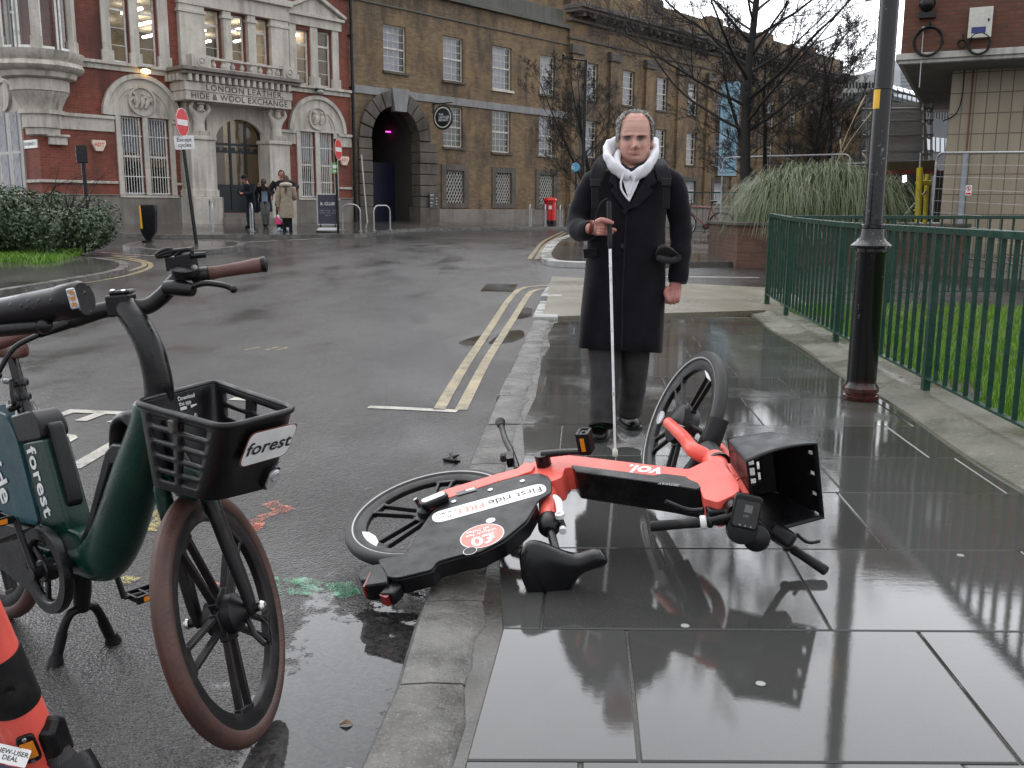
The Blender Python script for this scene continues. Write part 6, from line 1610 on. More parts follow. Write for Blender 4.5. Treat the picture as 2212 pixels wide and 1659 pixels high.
hd.loft([[hx(594, 838) + Vector((.030 * math.cos(a), .022 * math.sin(a), 0)) for a in [2 * math.pi * k / 12 for k in range(12)]],
         [hx(588, 868) + Vector((.040 * math.cos(a), .024 * math.sin(a), 0)) for a in [2 * math.pi * k / 12 for k in range(12)]],
         [hx(582, 900) + Vector((.043 * math.cos(a), .024 * math.sin(a), 0)) for a in [2 * math.pi * k / 12 for k in range(12)]],
         [hx(578, 918) + Vector((.036 * math.cos(a), .022 * math.sin(a), 0)) for a in [2 * math.pi * k / 12 for k in range(12)]]])
for i, (x0, r, ln) in enumerate(((556, .0112, 22), (572, .0115, 26), (589, .0112, 24), (605, .0100, 16))):
 hd.tube(smooth_path([hx(x0 + 6, 880, -.012), hx(x0, 908 , -.030), hx(x0 - 2, 916 + ln * .6, -.022), hx(x0 - 1, 914 + ln * .4, .004), hx(x0, 900, .012)], 3), [r * 1.1] * 5 + [r] * 6 + [r * .9, r * .8], 9)
hd.tube(smooth_path([hx(560, 862, -.012), hx(548, 886, -.028), hx(556, 912, -.036), hx(566, 928, -.034)], 3), [.015, .0145, .014, .0135, .013, .0125, .012, .011, .009], 10)
bm_.add(hd.v, hd.f)
rv_, rf_ = remesh(bm_.v, bm_.f, .0031, 0)
mb = MB(); mb.add(rv_, rf_)
body = build('body', mb, SKIN, MAN, smooth=180)
hctr = fp(fcx, 480)
bmf = bmesh.new(); bmf.from_mesh(body.data); lo_ = hctr - MW[body].translation     # finer mesh over the face
es = [e for e in bmf.edges if all(abs(v.co.x - lo_.x) < .10 and v.co.y < lo_.y - .03 and abs(v.co.z - lo_.z) < .15 for v in e.verts)]
bmesh.ops.subdivide_edges(bmf, edges=es, cuts=2, use_grid_fill=True, smooth=0)
bmf.to_mesh(body.data); bmf.free(); body.data.polygons.foreach_set('use_smooth', [True] * len(body.data.polygons))
def face_tone(p):  # skin colour with facial highlights and crease shade painted in
 base = (.46, .262, .205)
 r = p - hctr
 if r.length < .26 and p.z > mp(400, 345).z:
  d = RC.transposed() @ (p - O); X = (1106 + F_PX * d.x / -d.z - 1244.2) / .15627; Y = (829.5 - F_PX * d.y / -d.z - 224.6) / .15627
  c = list(base); k = lambda a, col, w_: [a[i] * (1 - w_) + col[i] * w_ for i in range(3)]
  if p.y < MY - .02:
   c = k(c, (.58, .36, .285), .85 * gauss(X, Y, 800, 290, 170, 130)); c = k(c, (.56, .32, .25), .9 * gauss(X, Y, 795, 500, 20, 60))  # bright forehead and nose bridge: highlights painted into the skin
   g4 = lambda cx, cy, a, b: math.exp(-((X - cx) / a) ** 4 - ((Y - cy) / b) ** 4)
   c = k(c, (.40, .18, .14), .6 * min(1, gauss(X, Y, 788, 610, 45, 45) + gauss(X, Y, 690, 610, 60, 50) + gauss(X, Y, 900, 610, 60, 50)))
   c = k(c, (.27, .165, .135), .5 * min(1, gauss(X, Y, 790, 745, 130, 75)))
   c = k(c, (.36, .15, .13), .8 * min(1, g4(790, 681, 66, 9) + g4(790, 705, 58, 12))); c = k(c, (.05, .025, .022), g4(792, 692, 88, 5.5))
   for sg, ex in ((-1, 706), (1, 886)):
    c = k(c, (.17, .085, .07), .85 * gauss(X, Y, ex, 488, 64, 34)); c = k(c, (.09, .046, .038), .9 * g4(ex, 480, 54, 20))  # eye sockets darkened: shade under the brow painted in
    c = k(c, (.04, .028, .024), .97 * g4(ex + sg * 4, 450 + abs(X - ex) * .08, 64, 12))
    c = k(c, (.26, .23, .215), .75 * g4(ex, 497, 32, 8)); c = k(c, (.014, .012, .012), g4(ex - sg * 2, 495, 15, 12)); c = k(c, (.03, .02, .017), g4(ex, 485, 40, 5)); c = k(c, (.16, .08, .07), .7 * g4(ex, 510, 36, 4))
    c = k(c, (.05, .022, .02), .95 * g4(790 + sg * 24, 637, 13, 8)); c = k(c, (.24, .115, .09), .7 * g4(790 + sg * 78 + sg * (Y - 650) * .25, 652, 6, 42)); c = k(c, (.25, .12, .10), .55 * g4(790 + sg * 40, 598, 8, 28))  # nostrils, cheek folds and nose sides darkened as painted shade
   c = k(c, (.26, .13, .10), .45 * g4(800, 432, 5, 24) + .3 * g4(800, 330, 130, 4) + .3 * g4(800, 375, 120, 4)); c = k(c, (.24, .12, .10), .45 * g4(790, 728, 55, 6))
  return c
 if p.x < .45: return (.45, .235, .19)
 return (.40, .18, .155)
tone(body, face_tone)
# ---- hair: short grey curls on the sides and over the top
rg = random.Random(12); mb = MB()
def head_pt(a, y, off):
 hw, fr, bk_ = lerp_prof(y); ca, sa = math.cos(a), math.sin(a)
 p = fp(fcx + hw * (abs(ca) ** .9) * (1 if ca > 0 else -1), y, 0); p.y += -fr * (abs(sa) ** .85) if sa > 0 else bk_ * (abs(sa) ** .9)
 n = Vector((ca, -sa, .25 if y > 250 else .9)).normalized(); return p + n * off, n
cnt = 0
while cnt < 3200:
 a = rg.uniform(0, 2 * math.pi); y = rg.uniform(114, 560); sa, ca = math.sin(a), math.cos(a)
 if sa > 0:                                                  # front half: only the temples and a thin line at the top
  lim = .30 if y > 200 else .55
  if sa > lim and not (y < 135): continue
  if y > 470: continue
  if sa > .18 and y > 330: continue
 p, n = head_pt(a, y, .0); t1_ = n.cross(Vector((rg.uniform(-1, 1), rg.uniform(-1, 1), rg.uniform(-1, 1)))).normalized()
 ln = rg.uniform(.011, .020) * (1 if y > 150 else .6)
 mb.tube([p, p + n * ln * .6 + t1_ * ln * .3, p + n * ln * .75 + t1_ * ln * 1.1, p + n * ln * .4 + t1_ * ln * 1.7], [.0034, .0033, .0028, .0010], 3); cnt += 1
build('hair', mb, GHAIR, MAN, smooth=80)
# ---- coat
def ring_at(y, xl, xr, f, b, n=40, tilt=0.06, wr=0.0, sq=.8, dip=None):
 r = []; cx = (xl + xr) / 2; hw = (xr - xl) / 2
 for k in range(n):
  a = 2 * math.pi * k / n; ca, sa = math.cos(a), math.sin(a)
  x = cx + hw * (abs(ca) ** sq) * (1 if ca > 0 else -1); d = -f * (abs(sa) ** sq) if sa > 0 else b * (abs(sa) ** sq)
  yy = y + (x - 345) * tilt; d += wr * math.sin(x * .055 + y * .013) + wr * .6 * math.sin(x * .11 - y * .02 + 1)
  r.append(mp(x, yy, d))
 return r
CR = [(322, 345, 478, .04, .10, 0), (328, 285, 525, .07, .11, 0), (342, 240, 562, .10, .12, 0), (365, 216, 584, .120, .125, .0), (400, 212, 580, .135, .13, .003), (450, 210, 566, .148, .13, .004), (520, 206, 552, .155, .13, .005), (600, 200, 547, .158, .13, .006), (660, 195, 548, .155, .132, .007), (720, 190, 549, .152, .135, .008), (800, 184, 549, .150, .14, .009), (880, 175, 547, .150, .145, .010), (960, 167, 544, .15, .15, .011), (1040, 159, 541, .15, .152, .012), (1100, 155, 538, .15, .155, .013), (1143, 152, 534, .15, .158, .013), (1148, 158, 528, .142, .15, .013), (1130, 165, 520, .13, .14, .0)]
mb = MB(); mb.loft([ring_at(y, xl, xr, f, b, wr=wv, tilt=.06 * sm(800, 1140, y) * 1.0) for y, xl, xr, f, b, wv in CR], cap=False)
def sleeve(pts, rad):
 P_ = smooth_path(pts, 4); rs = []
 for i in range(len(P_)):
  t = i / (len(P_) - 1) * (len(rad) - 1); k = min(int(t), len(rad) - 2); rs.append((rad[k] + (rad[k + 1] - rad[k]) * (t - k)) * (1 + .05 * math.sin(i * 2.1) + .025 * math.sin(i * 4.3)))
 mb.tube(P_, rs, 18, cap=True)
sleeve([mp(535, 365, .0), mp(578, 400, .0), mp(600, 480, .0), mp(617, 600, .01), mp(614, 720, -.02), mp(602, 842, -.05)], [.062, .072, .068, .062, .058, .053])
sleeve([mp(265, 365, .0), mp(222, 400, .0), mp(182, 480, .0), mp(152, 570, -.03), mp(165, 607, -.13), mp(212, 603, -.24)], [.062, .072, .068, .062, .058, .048])
ct = build('coat', mb, COAT, MAN, smooth=70)
def patch(name, pts, dy, th, mat, parent, bevel=.004):
 """flat piece of cloth lying on the front of the coat"""
 P_ = [mp(x, y, dy_) for x, y, dy_ in pts]; mb = MB(); mb.prism(P_, (0, -1, 0), 0, th); return build(name, mb, mat, parent, bevel=bevel)
patch('lapel', [(318, 318, -.095), (345, 352, -.128), (392, 478, -.160), (372, 520, -.166), (330, 470, -.158), (300, 425, -.152), (318, 408, -.148), (292, 385, -.135)], 0, .010, LAPEL, ct)
patch('lapel', [(486, 318, -.095), (462, 362, -.128), (396, 480, -.160), (365, 530, -.168), (352, 520, -.166), (420, 500, -.162), (492, 430, -.150), (474, 412, -.146), (508, 392, -.130)], 0, .011, LAPEL, ct)
patch('pocket_flap', [(176, 690, -.075), (236, 684, -.135), (240, 722, -.137), (180, 732, -.075)], 0, .012, LAPEL, ct)
patch('pocket_flap', [(500, 706, -.135), (540, 712, -.09), (542, 735, -.09), (500, 730, -.135)], 0, .012, LAPEL, ct)
mb = MB(); mb.tube([mp(372, 530, -.166), mp(362, 700, -.162), mp(352, 900, -.158), mp(350, 1140, -.158)], .004, 6); build('front_edge', mb, LAPEL, ct, smooth=60)
mb = MB(); mb.lathe([(.013, 0), (.013, .004), (.009, .005)], mp(353, 678, -.158), (0, -1, 0), 16); build('button', mb, BLK, ct)
# ---- hoodie
mb = MB()
hp_ = [(745, 1010, -.158), (625, 945, -.152), (500, 845, -.118), (440, 740, -.055), (450, 650, .04), (560, 575, .12), (815, 555, .145), (1040, 575, .12), (1078, 660, .04), (1062, 755, -.055), (1000, 870, -.118), (885, 955, -.152), (755, 1012, -.158)]
P_ = smooth_path([fp(*p) for p in hp_], 5); n = len(P_)
R_ = []
for i, p in enumerate(P_):
 t = (P_[min(i + 1, n - 1)] - P_[max(i - 1, 0)]).normalized(); ro = p - mp(402, 300, .02); ro -= t * ro.dot(t); ro.z *= .2; ro.normalize(); u_ = t.cross(ro); u_ = u_ if u_.z > 0 else -u_
 k = math.sin(math.pi * i / (n - 1)) ** .6; a1, b1_ = .012 + .012 * k, .020 + .030 * k; u_ = (u_ + ro * .55 * k).normalized(); ro = (ro - u_ * ro.dot(u_)).normalized()
 R_.append([p + ro * a1 * math.cos(a) * (1 + .16 * math.sin(i * .9 + 2 * a)) + u_ * b1_ * math.sin(a) * (1 + .10 * math.sin(i * 1.3 + a * 3)) for a in [2 * math.pi * j / 18 for j in range(18)]])
mb.loft(R_)
hp2 = [(740, 1000, -.150), (640, 915, -.13), (575, 815, -.08), (575, 715, .0), (660, 620, .07), (815, 600, .09), (970, 620, .07), (1030, 715, .0), (1000, 830, -.08), (900, 920, -.13), (750, 1002, -.150)]
P_ = smooth_path([fp(*p) for p in hp2], 5); n = len(P_)
mb.tube(P_, [.010 + .012 * math.sin(math.pi * i / (n - 1)) for i in range(n)], 12)
mb.prism([fp(*p) for p in ((655, 930, -.125), (740, 985, -.14), (890, 935, -.125), (872, 1060, -.142), (820, 1180, -.153), (738, 1352, -.163), (690, 1200, -.153), (648, 1060, -.142))], (0, -1, 0), -.02, .006)
hdy = build('hoodie', mb, WHOOD, MAN, smooth=60)
mb = MB(); mb.tube(smooth_path([fp(665, 960, -.175), fp(622, 1070, -.172), fp(630, 1180, -.172), fp(690, 1280, -.174), fp(736, 1335, -.176)], 4), .0055, 8); mb.tube(smooth_path([fp(818, 1000, -.176), fp(795, 1080, -.172), fp(765, 1170, -.172), fp(742, 1250, -.174)], 4), .006, 8); build('drawstring', mb, WHOOD, hdy, smooth=60)
mb = MB(); mb.prism([fp(*p) for p in ((640, 1080, -.135), (690, 1090, -.140), (715, 1260, -.155), (700, 1290, -.157))], (0, -1, 0), -.03, .004); mb.tube(smooth_path([fp(*p) for p in ((630, 860, -.07), (720, 925, -.105), (800, 925, -.105), (920, 850, -.07))], 4), .020, 10); build('shirt', mb, cloth('navy_shirt', (.012, .013, .02)), MAN, smooth=60)
# ---- trousers and shoes
mb = MB()
def leg(pts, rad):
 P_ = smooth_path(pts, 4); rs = []
 for i in range(len(P_)):
  t = i / (len(P_) - 1) * (len(rad) - 1); k = min(int(t), len(rad) - 2); rs.append((rad[k] + (rad[k + 1] - rad[k]) * (t - k)) * (1 + (.03 * math.sin(i * 1.9) if i > 8 else 0)))
 mb.tube(P_, rs, 20, cap=False)
leg([mp(300, 860), mp(276, 1100, -.02), mp(275, 1250, -.05), mp(270, 1380, -.09), mp(262, 1470, -.12), mp(262, 1490, -.13)], [.10, .096, .088, .080, .078, .080])
leg([mp(405, 860), mp(412, 1100, .02), mp(405, 1250, .05), mp(395, 1350, .09), mp(386, 1410, .11), mp(385, 1420, .115)], [.10, .086, .080, .074, .074, .076])
tr_ = build('trousers', mb, TROU, MAN, smooth=70)
def shoe(heel, toe, wd, ht):
 heel, toe = Vector(heel), Vector(toe); f = (toe - heel); L = f.length; f /= L; s = f.cross(Vector((0, 0, 1))); R_ = []
 for i in range(15):
  t = i / 14; x = t * L; wv = wd * (.62 + .38 * math.sin(math.pi * min(1, t * .62 + .12)) - .02) * (math.sqrt(max(.05, 1 - ((t - .82) / .2) ** 2)) if t > .82 else 1) * (.72 if i == 0 else 1)
  h = ht * (1 - sm(.25, .62, t) * .48) * (1 - .5 * sm(.84, 1.0, t)); ring = []
  for k in range(16):
   a = 2 * math.pi * k / 16; z = max(0, .5 + .5 * math.sin(a)); ring.append(heel + f * x + s * wv / 2 * math.cos(a) * (1 - .35 * z * z) + Vector((0, 0, .012 + z * h)))
  R_.append(ring)
 m2 = MB(); m2.loft(R_); o = build('shoe', m2, LEATH, MAN, smooth=70); m3 = MB()
 m3.loft([[heel + f * (-.006 + t / 14 * (L + .014)) + s * (wd / 2 + .004) * (.66 + .34 * math.sin(math.pi * min(1, t / 14 * .62 + .12))) * (math.sqrt(max(.08, 1 - ((t / 14 - .82) / .2) ** 2)) if t / 14 > .82 else 1) * c_ + Vector((0, 0, z)) for c_, z in ((-1, 0), (1, 0), (1, .018), (-1, .018))] for t in range(15)])
 build('sole', m3, RUB, o, smooth=50); return o, heel, f, s, L
t0 = at_z(z8(236, 1562)[0], z8(236, 1562)[1]); h0 = mp(272, 1520, 0); h0 = Vector((h0.x, t0.y + .27, 0))
sh = shoe(h0, Vector((t0.x, t0.y, 0)), .108, .105)
t1 = at_z(z8(412, 1507)[0], z8(412, 1507)[1]); sh2 = shoe((t1.x - .05, t1.y + .27, 0), (t1.x, t1.y, 0), .105, .10)
mb = MB()
for i in range(4):
 c = sh[1] + sh[2] * (.13 + i * .022) + Vector((0, 0, .108 - i * .013)); mb.tube([c - sh[3] * .026, c + Vector((0, 0, .008)), c + sh[3] * .026], .0028, 6)
c = sh[1] + sh[2] * .125 + Vector((0, 0, .115))
for dx_, dz_ in ((-.05, -.02), (.055, -.025), (-.03, .02), (.03, .022)): mb.tube(smooth_path([c, c + sh[3] * dx_ * .6 + sh[2] * .02 + Vector((0, 0, .015 + dz_ * .3)), c + sh[3] * dx_ + sh[2] * .035 + Vector((0, 0, dz_))], 3), .0026, 6)
build('laces', mb, M('green_lace', (.03, .30, .09), .6), sh[0], smooth=60)
# ---- things he carries
CN = thing('white_cane', 'long white cane with black grip held by the man in the black coat', 'cane', at_z(1329, 988))
ctip, ctop = at_z(1329, 985, .02), hc(600, 190, Q - .004)
cw = lambda t: ctop + (ctip - ctop) * t
mb = MB(); mb.tube([cw(.185), cw(.985)], [.0078, .0062], 12); build('shaft', mb, M('white_cane_paint', (.74, .74, .75), .3, dirt=(.5, .5, .5), ds=20), CN, smooth=60)
mb = MB(); mb.tube([cw(0), cw(.01), cw(.175), cw(.187)], [.010, .0125, .0125, .009], 12); gp_ = build('grip', mb, RUB, CN, smooth=50)
mb = MB()
for t in (.255, .503, .755): mb.tube([cw(t - .006), cw(t + .006)], .0088, 12)
build('joint', mb, SILV, CN, smooth=50)
mb = MB(); mb.tube([cw(.972), cw(.978), cw(1.0), cw(1.004)], [.009, .014, .014, .009], 14); build('tip', mb, M('worn_white_nylon', (.60, .57, .50), .5, dirt=(.4, .36, .3), ds=40), CN, smooth=50)
mb = MB(); mb.tube(smooth_path([cw(0.002), hc(560, 140, Q - .03), hc(440, 220, Q - .04), hc(370, 380, Q - .035), hc(300, 600, Q - .03), hc(270, 800, Q - .01), hc(310, 880, Q - .02)], 5), .0022, 6); build('wrist_cord', mb, BLK, gp_, smooth=60)
mb = MB(); mb.lathe([(.036, -.012), (.039, 0), (.037, .012)], hc(232, 735, Q + .035), (1, .0, -.1), 20, cap=False); tag(build('wristband', mb, cloth('brown_cuff', (.16, .04, .03)), smooth=60), 'reddish brown cuff band round the wrist of the hand on the cane', 'wristband')
BPK = thing('backpack', 'black backpack on the shoulders of the man in the long coat', 'backpack', mp(400, 400, .2))
mb = MB(); mb.loft([ring_at(y, xl, xr, -.10, .34, n=24, tilt=0) for y, xl, xr in ((385, 300, 500), (400, 270, 530), (520, 262, 540), (640, 262, 540), (660, 300, 500))]); build('pack', mb, STRAP, BPK, smooth=60)
for pts in ([(385, 790, .06), (350, 830, -.02), (318, 900, -.10), (285, 1010, -.135), (262, 1120, -.150), (258, 1250, -.158), (262, 1450, -.16)], [(1125, 800, .06), (1150, 840, -.02), (1180, 910, -.10), (1215, 1010, -.135), (1240, 1110, -.148), (1248, 1250, -.155), (1240, 1450, -.155)]):
 P_ = smooth_path([fp(*p) for p in pts], 4); R_ = []
 for i, p in enumerate(P_):
  t = (P_[min(i + 1, len(P_) - 1)] - P_[max(i - 1, 0)]).normalized(); s = t.cross(Vector((0, -1, 0))).normalized(); wv = .036 if i < 15 else .018
  nrm = s.cross(t); nrm = nrm if nrm.y < 0 else -nrm
  R_.append([p - s * wv + nrm * .004, p + s * wv + nrm * .004, p + s * wv + nrm * .018, p - s * wv + nrm * .018])
 mb = MB(); mb.loft(R_); s_ = build('strap', mb, STRAP, BPK, smooth=60, bevel=.004)
 mb = MB(); q = P_[15]; mb.prism([q + Vector((x, -.022, z)) for x, z in ((-.026, -.02), (.026, -.02), (.026, .02), (-.026, .02))], (0, -1, 0), 0, .008); build('buckle', mb, BLK, s_, bevel=.003)
HT = thing('woollen_hat', 'dark grey woollen hat stuffed in the coat pocket of the man with the cane', 'hat', mp(555, 710, -.13))
mb = MB(); rg = random.Random(2)
mb.loft([[mp(x + rx_ * math.cos(a) * (1 + .07 * math.sin(3 * a + x)), yc - (x - 555) * -.05 + ry_ * math.sin(a), -.125 - .045 * math.cos(a * .5) ** 2 + .03 * math.sin(2 * a)) for a in [2 * math.pi * k / 18 for k in range(18)]] for x, yc, rx_, ry_ in ((508, 708, 4, 16), (518, 704, 8, 27), (535, 702, 10, 33), (556, 706, 10, 34), (578, 712, 10, 27), (598, 722, 8, 18), (610, 728, 4, 9))])
build('knit', mb, CHAR, HT, smooth=80)
mb = MB(); mb.tube(smooth_path([mp(512, 728, -.17), mp(540, 738, -.19), mp(575, 742, -.19), mp(612, 728, -.17)], 4), .017, 10); build('brim', mb, CHAR, HT, smooth=80)

# ---------------------------------------------------------------- the people by the exchange door
bgp = lambda x, y: (518.4 + x * .1172, 362.9 + y * .1172)
SK2 = (.47, .235, .18)
def figure(label, x, yf, hgt, face, cols, pose, hairfn=None, group=None):
 """person about 29 m away; local frame: x to the person's left, y forward, z up, turned by face"""
 p0 = G(*bgp(x, yf), 0.0); p0.z = gz(p0.x, p0.y)
 R_ = Matrix.Rotation(face, 3, 'Z'); t_ = thing('person', label, 'person', p0, R_, group)
 L = lambda q: Vector(q) * hgt
 J = dict(pel=(0, 0, .52), chest=(0, 0, .72), neck=(0, .01, .83), head=(0, .02, .92), shL=(.105, 0, .80), elL=(.14, .0, .62), haL=(.14, .06, .47), shR=(-.105, 0, .80), elR=(-.14, .0, .62), haR=(-.14, .06, .47), hiL=(.055, 0, .50), knL=(.055, .02, .27), anL=(.055, 0, .04), toL=(.06, .09, .02), hiR=(-.055, 0, .50), knR=(-.055, .02, .27), anR=(-.055, 0, .04), toR=(-.06, .09, .02))
 J.update(pose); ks = list(J)
 E_ = [('pel', 'chest'), ('chest', 'neck'), ('neck', 'head'), ('chest', 'shL'), ('shL', 'elL'), ('elL', 'haL'), ('chest', 'shR'), ('shR', 'elR'), ('elR', 'haR'), ('pel', 'hiL'), ('hiL', 'knL'), ('knL', 'anL'), ('anL', 'toL'), ('pel', 'hiR'), ('hiR', 'knR'), ('knR', 'anR'), ('anR', 'toR')]
 rad = dict(pel=.070, chest=.062, neck=.030, head=.045, shL=.03, elL=.024, haL=.021, shR=.03, elR=.026, haR=.022, hiL=.05, knL=.034, anL=.024, toL=.02, hiR=.05, knR=.034, anR=.024, toR=.02)
 vs, fs = skin_mesh([L(J[k]) for k in ks], [(ks.index(a), ks.index(b)) for a, b in E_], [rad[k] * hgt for k in ks], root=0, sub=2)
 mb = MB(); mb.add(vs, fs); hd_ = L(J['head'])
 mb.ball(hd_ + Vector((0, .012, .012)) * hgt, (.041 * hgt, .050 * hgt, .062 * hgt), 14, 10); mb.ball(hd_ + Vector((0, .066, .0)) * hgt, (.008 * hgt, .012 * hgt, .014 * hgt), 8, 6)
 for s in (-1, 1): mb.ball(hd_ + Vector((s * .043, .005, .005)) * hgt, (.008 * hgt, .012 * hgt, .018 * hgt), 8, 6)
 for hk, ek in (('haL', 'elL'), ('haR', 'elR')):
  d = (L(J[hk]) - L(J[ek])).normalized(); s = d.orthogonal().normalized(); h_ = L(J[hk])
  for i in range(4): a_ = s * (i - 1.5) * .011 * hgt; mb.tube([h_ + a_ * .8, h_ + a_ + d * .028 * hgt, h_ + a_ * .9 + d * .048 * hgt + s.cross(d) * .012 * hgt], [.0075 * hgt, .007 * hgt, .005 * hgt], 6)
  mb.tube([h_ + s * .018 * hgt, h_ + s * .03 * hgt + d * .022 * hgt], [.008 * hgt, .006 * hgt], 6)
 b = build('body', mb, SKIN, t_, smooth=180, local=True)
 ex = [hd_ + Vector((s * .018, .058, .014)) * hgt for s in (-1, 1)]; mo_ = hd_ + Vector((0, .06, -.026)) * hgt
 me = b.data; at_ = me.color_attributes.new('tone', 'FLOAT_COLOR', 'POINT'); buf = []
 for v in me.vertices:
  c = SK2
  if min((v.co - e).length for e in ex) < .012 * hgt: c = (.06, .04, .035)
  elif abs(v.co.z - mo_.z) < .005 * hgt and (v.co - mo_).length < .02 * hgt: c = (.32, .10, .09)
  buf += [*c, 1]
 at_.data.foreach_set('color', buf)
 def limb(name, keys, radii, mat, seg=12, cap=True):
  mb = MB()
  for kk in keys: mb.tube(smooth_path([L(J[k]) for k in kk], 4), [r * hgt for r in np.interp(np.linspace(0, 1, 4 * (len(kk) - 1) + 1), np.linspace(0, 1, len(radii)), radii)], seg, cap=cap)
  return build(name, mb, mat, t_, smooth=70, local=True)
 limb('trousers', [('hiL', 'knL', 'anL'), ('hiR', 'knR', 'anR')], cols.get('legr', [.062, .047, .040]), cols['legs'])
 mb = MB()
 for a, c in (('anL', 'toL'), ('anR', 'toR')): mb.tube([L(J[a]) + Vector((0, -.02, -.012)) * hgt, (L(J[a]) + L(J[c])) / 2, L(J[c])], [.034 * hgt, .032 * hgt, .022 * hgt], 10)
 build('shoe', mb, cols['shoes'], t_, smooth=70, local=True)
 if 'coat' in cols:
  mb = MB(); hem = cols.get('hem', .30); fl = cols.get('flare', 1.0); R2 = []
  pc = [(.835, .045, .035), (.815, .085, .055), (.79, .122, .075), (.72, .118, .085), (.62, .10, .08), (.54, .105 * fl, .08), (.45, .115 * fl, .085), (hem + .02, .125 * fl, .09), (hem, .122 * fl, .086)]
  for z, rx_, ry_ in pc:
   if z < hem: continue
   tt = (z - .52) / .31; c = Vector(J['pel']).lerp(Vector(J['neck']), max(0, min(1, tt))); c.z = z if 'bend' not in cols else (c.z if tt > 0 else z)
   R2.append([L((c.x + rx_ * math.cos(a) , c.y + ry_ * math.sin(a) + .006 * math.sin(5 * a), c.z)) for a in [2 * math.pi * k / 24 for k in range(24)]])
  if cols.get('open'):
   R2 = [[r[k] for k in range(24) if not (4 <= k <= 8)] for r in R2]
   mb.loft([[*r] for r in R2], closed=False, cap=False)
  else: mb.loft(R2, cap=False)
  for kk in (('shL', 'elL', 'haL'), ('shR', 'elR', 'haR')):
   e = [L(J[k]) for k in kk]; e[2] = e[1] + (e[2] - e[1]) * .88; mb.tube(smooth_path(e, 4), [.05 * hgt, .05 * hgt, .046 * hgt, .043 * hgt, .042 * hgt, .041 * hgt, .039 * hgt, .037 * hgt, .036 * hgt], 12)
  c_ = build('coat', mb, cols['coat'], t_, smooth=70, local=True)
  if cols.get('open'): so = c_.modifiers.new('thick', 'SOLIDIFY'); so.thickness = .015
 if 'shirt' in cols: limb('shirt', [('pel', 'chest', 'neck')], [.082, .088, .05], cols['shirt'], 14)
 if hairfn: hairfn(t_, L, J, hgt)
 return t_
def short_hair(mat):
 def f(t_, L, J, h):
  c = L(J['head']) + Vector((0, .012, .012)) * h; mb = MB(); rg = random.Random(5)
  for i in range(220):
   d = Vector((rg.gauss(0, 1), rg.gauss(0, 1), rg.gauss(0, 1))).normalized()
   if d.z < -.35 or (d.y > .35 and d.z < .62): continue
   p = c + Vector((d.x * .043, d.y * .052, d.z * .064)) * h; s = d.orthogonal().normalized(); mb.ball(p, (.013 * h, .013 * h, .010 * h), 6, 4)
  build('hair', mb, mat, t_, smooth=80, local=True)
 return f
def long_hair(mat, front=False, ln=.22):
 def f(t_, L, J, h):
  short_hair(mat)(t_, L, J, h); c = L(J['head']); mb = MB(); rg = random.Random(6)
  for i in range(46):
   a = rg.uniform(0, 2 * math.pi); x = .036 * math.cos(a); y = .03 * math.sin(a) + (.035 if front else -.04)
   mb.tube(smooth_path([c + Vector((x, y, .045)) * h, c + Vector((x * 1.1, y * 1.1 , -.05)) * h, c + Vector((x * .8 + rg.uniform(-.01, .01), y + (.02 if front else -.035), -ln * rg.uniform(.75, 1))) * h], 3), [.010 * h] * 4 + [.007 * h, .006 * h, .003 * h], 5)
  build('long_hair', mb, mat, t_, smooth=80, local=True)
 return f
BRH = M('brown_hair', (.075, .045, .030), .5, vs=20, var=.4); DKH = M('dark_hair', (.018, .014, .012), .5, vs=20, var=.4)
cB, cN, cG = cloth('beige_coat', (.30, .245, .185), weave=40), cloth('navy_coat', (.010, .011, .018), weave=40), cloth('grey_trousers', (.15, .15, .155), weave=40)
cK, cS, cD = cloth('black_legging', (.010, .010, .011)), cloth('pale_blue_shirt', (.36, .48, .66), var=.12), cloth('dark_jacket', (.014, .014, .018), weave=40)
SNK = M('blue_white_trainer', (.42, .52, .66), .5, dirt=(.7, .7, .72), ds=22, vs=18, var=.3)
fA_ = math.radians(180 - 49 + 180)
def fur_collar(t_, L, J, h):
 long_hair(BRH, False, .26)(t_, L, J, h); mb = MB()
 mb.tube(smooth_path([L((-.06, .03, .835)), L((-.075, -.03, .84)), L((0, -.075, .85)), L((.075, -.03, .84)), L((.06, .03, .835))], 4), [.022 * h, .028 * h] + [.034 * h] * 13 + [.028 * h, .022 * h], 10); build('hood', mb, cloth('cream_hood', (.52, .46, .38), weave=30), t_, smooth=80, local=True)
W1 = figure('woman in a knee length beige coat with long hair seen from behind', 880, 1205, 1.66, math.radians(8), dict(coat=cB, legs=cK, shoes=LEATH, hem=.27, flare=1.08, legr=[.05, .036, .030]), dict(elL=(.145, .03, .63), haL=(.10, .12, .60), elR=(-.15, -.02, .62), haR=(-.145, .02, .44), knL=(.05, .0, .27), knR=(-.045, .0, .27)), fur_collar)
W2 = figure('dark haired man in black jacket facing out behind the beige coat', 800, 1160, 1.80, math.radians(196), dict(coat=cD, legs=cK, shoes=SNK, hem=.42, legr=[.062, .052, .048]), dict(elR=(-.24, .04, .74), haR=(-.21, .16, .70), elL=(.20, .02, .66), haL=(.17, .10, .56), toL=(.08, .10, .02), toR=(-.08, .10, .02)), short_hair(DKH))
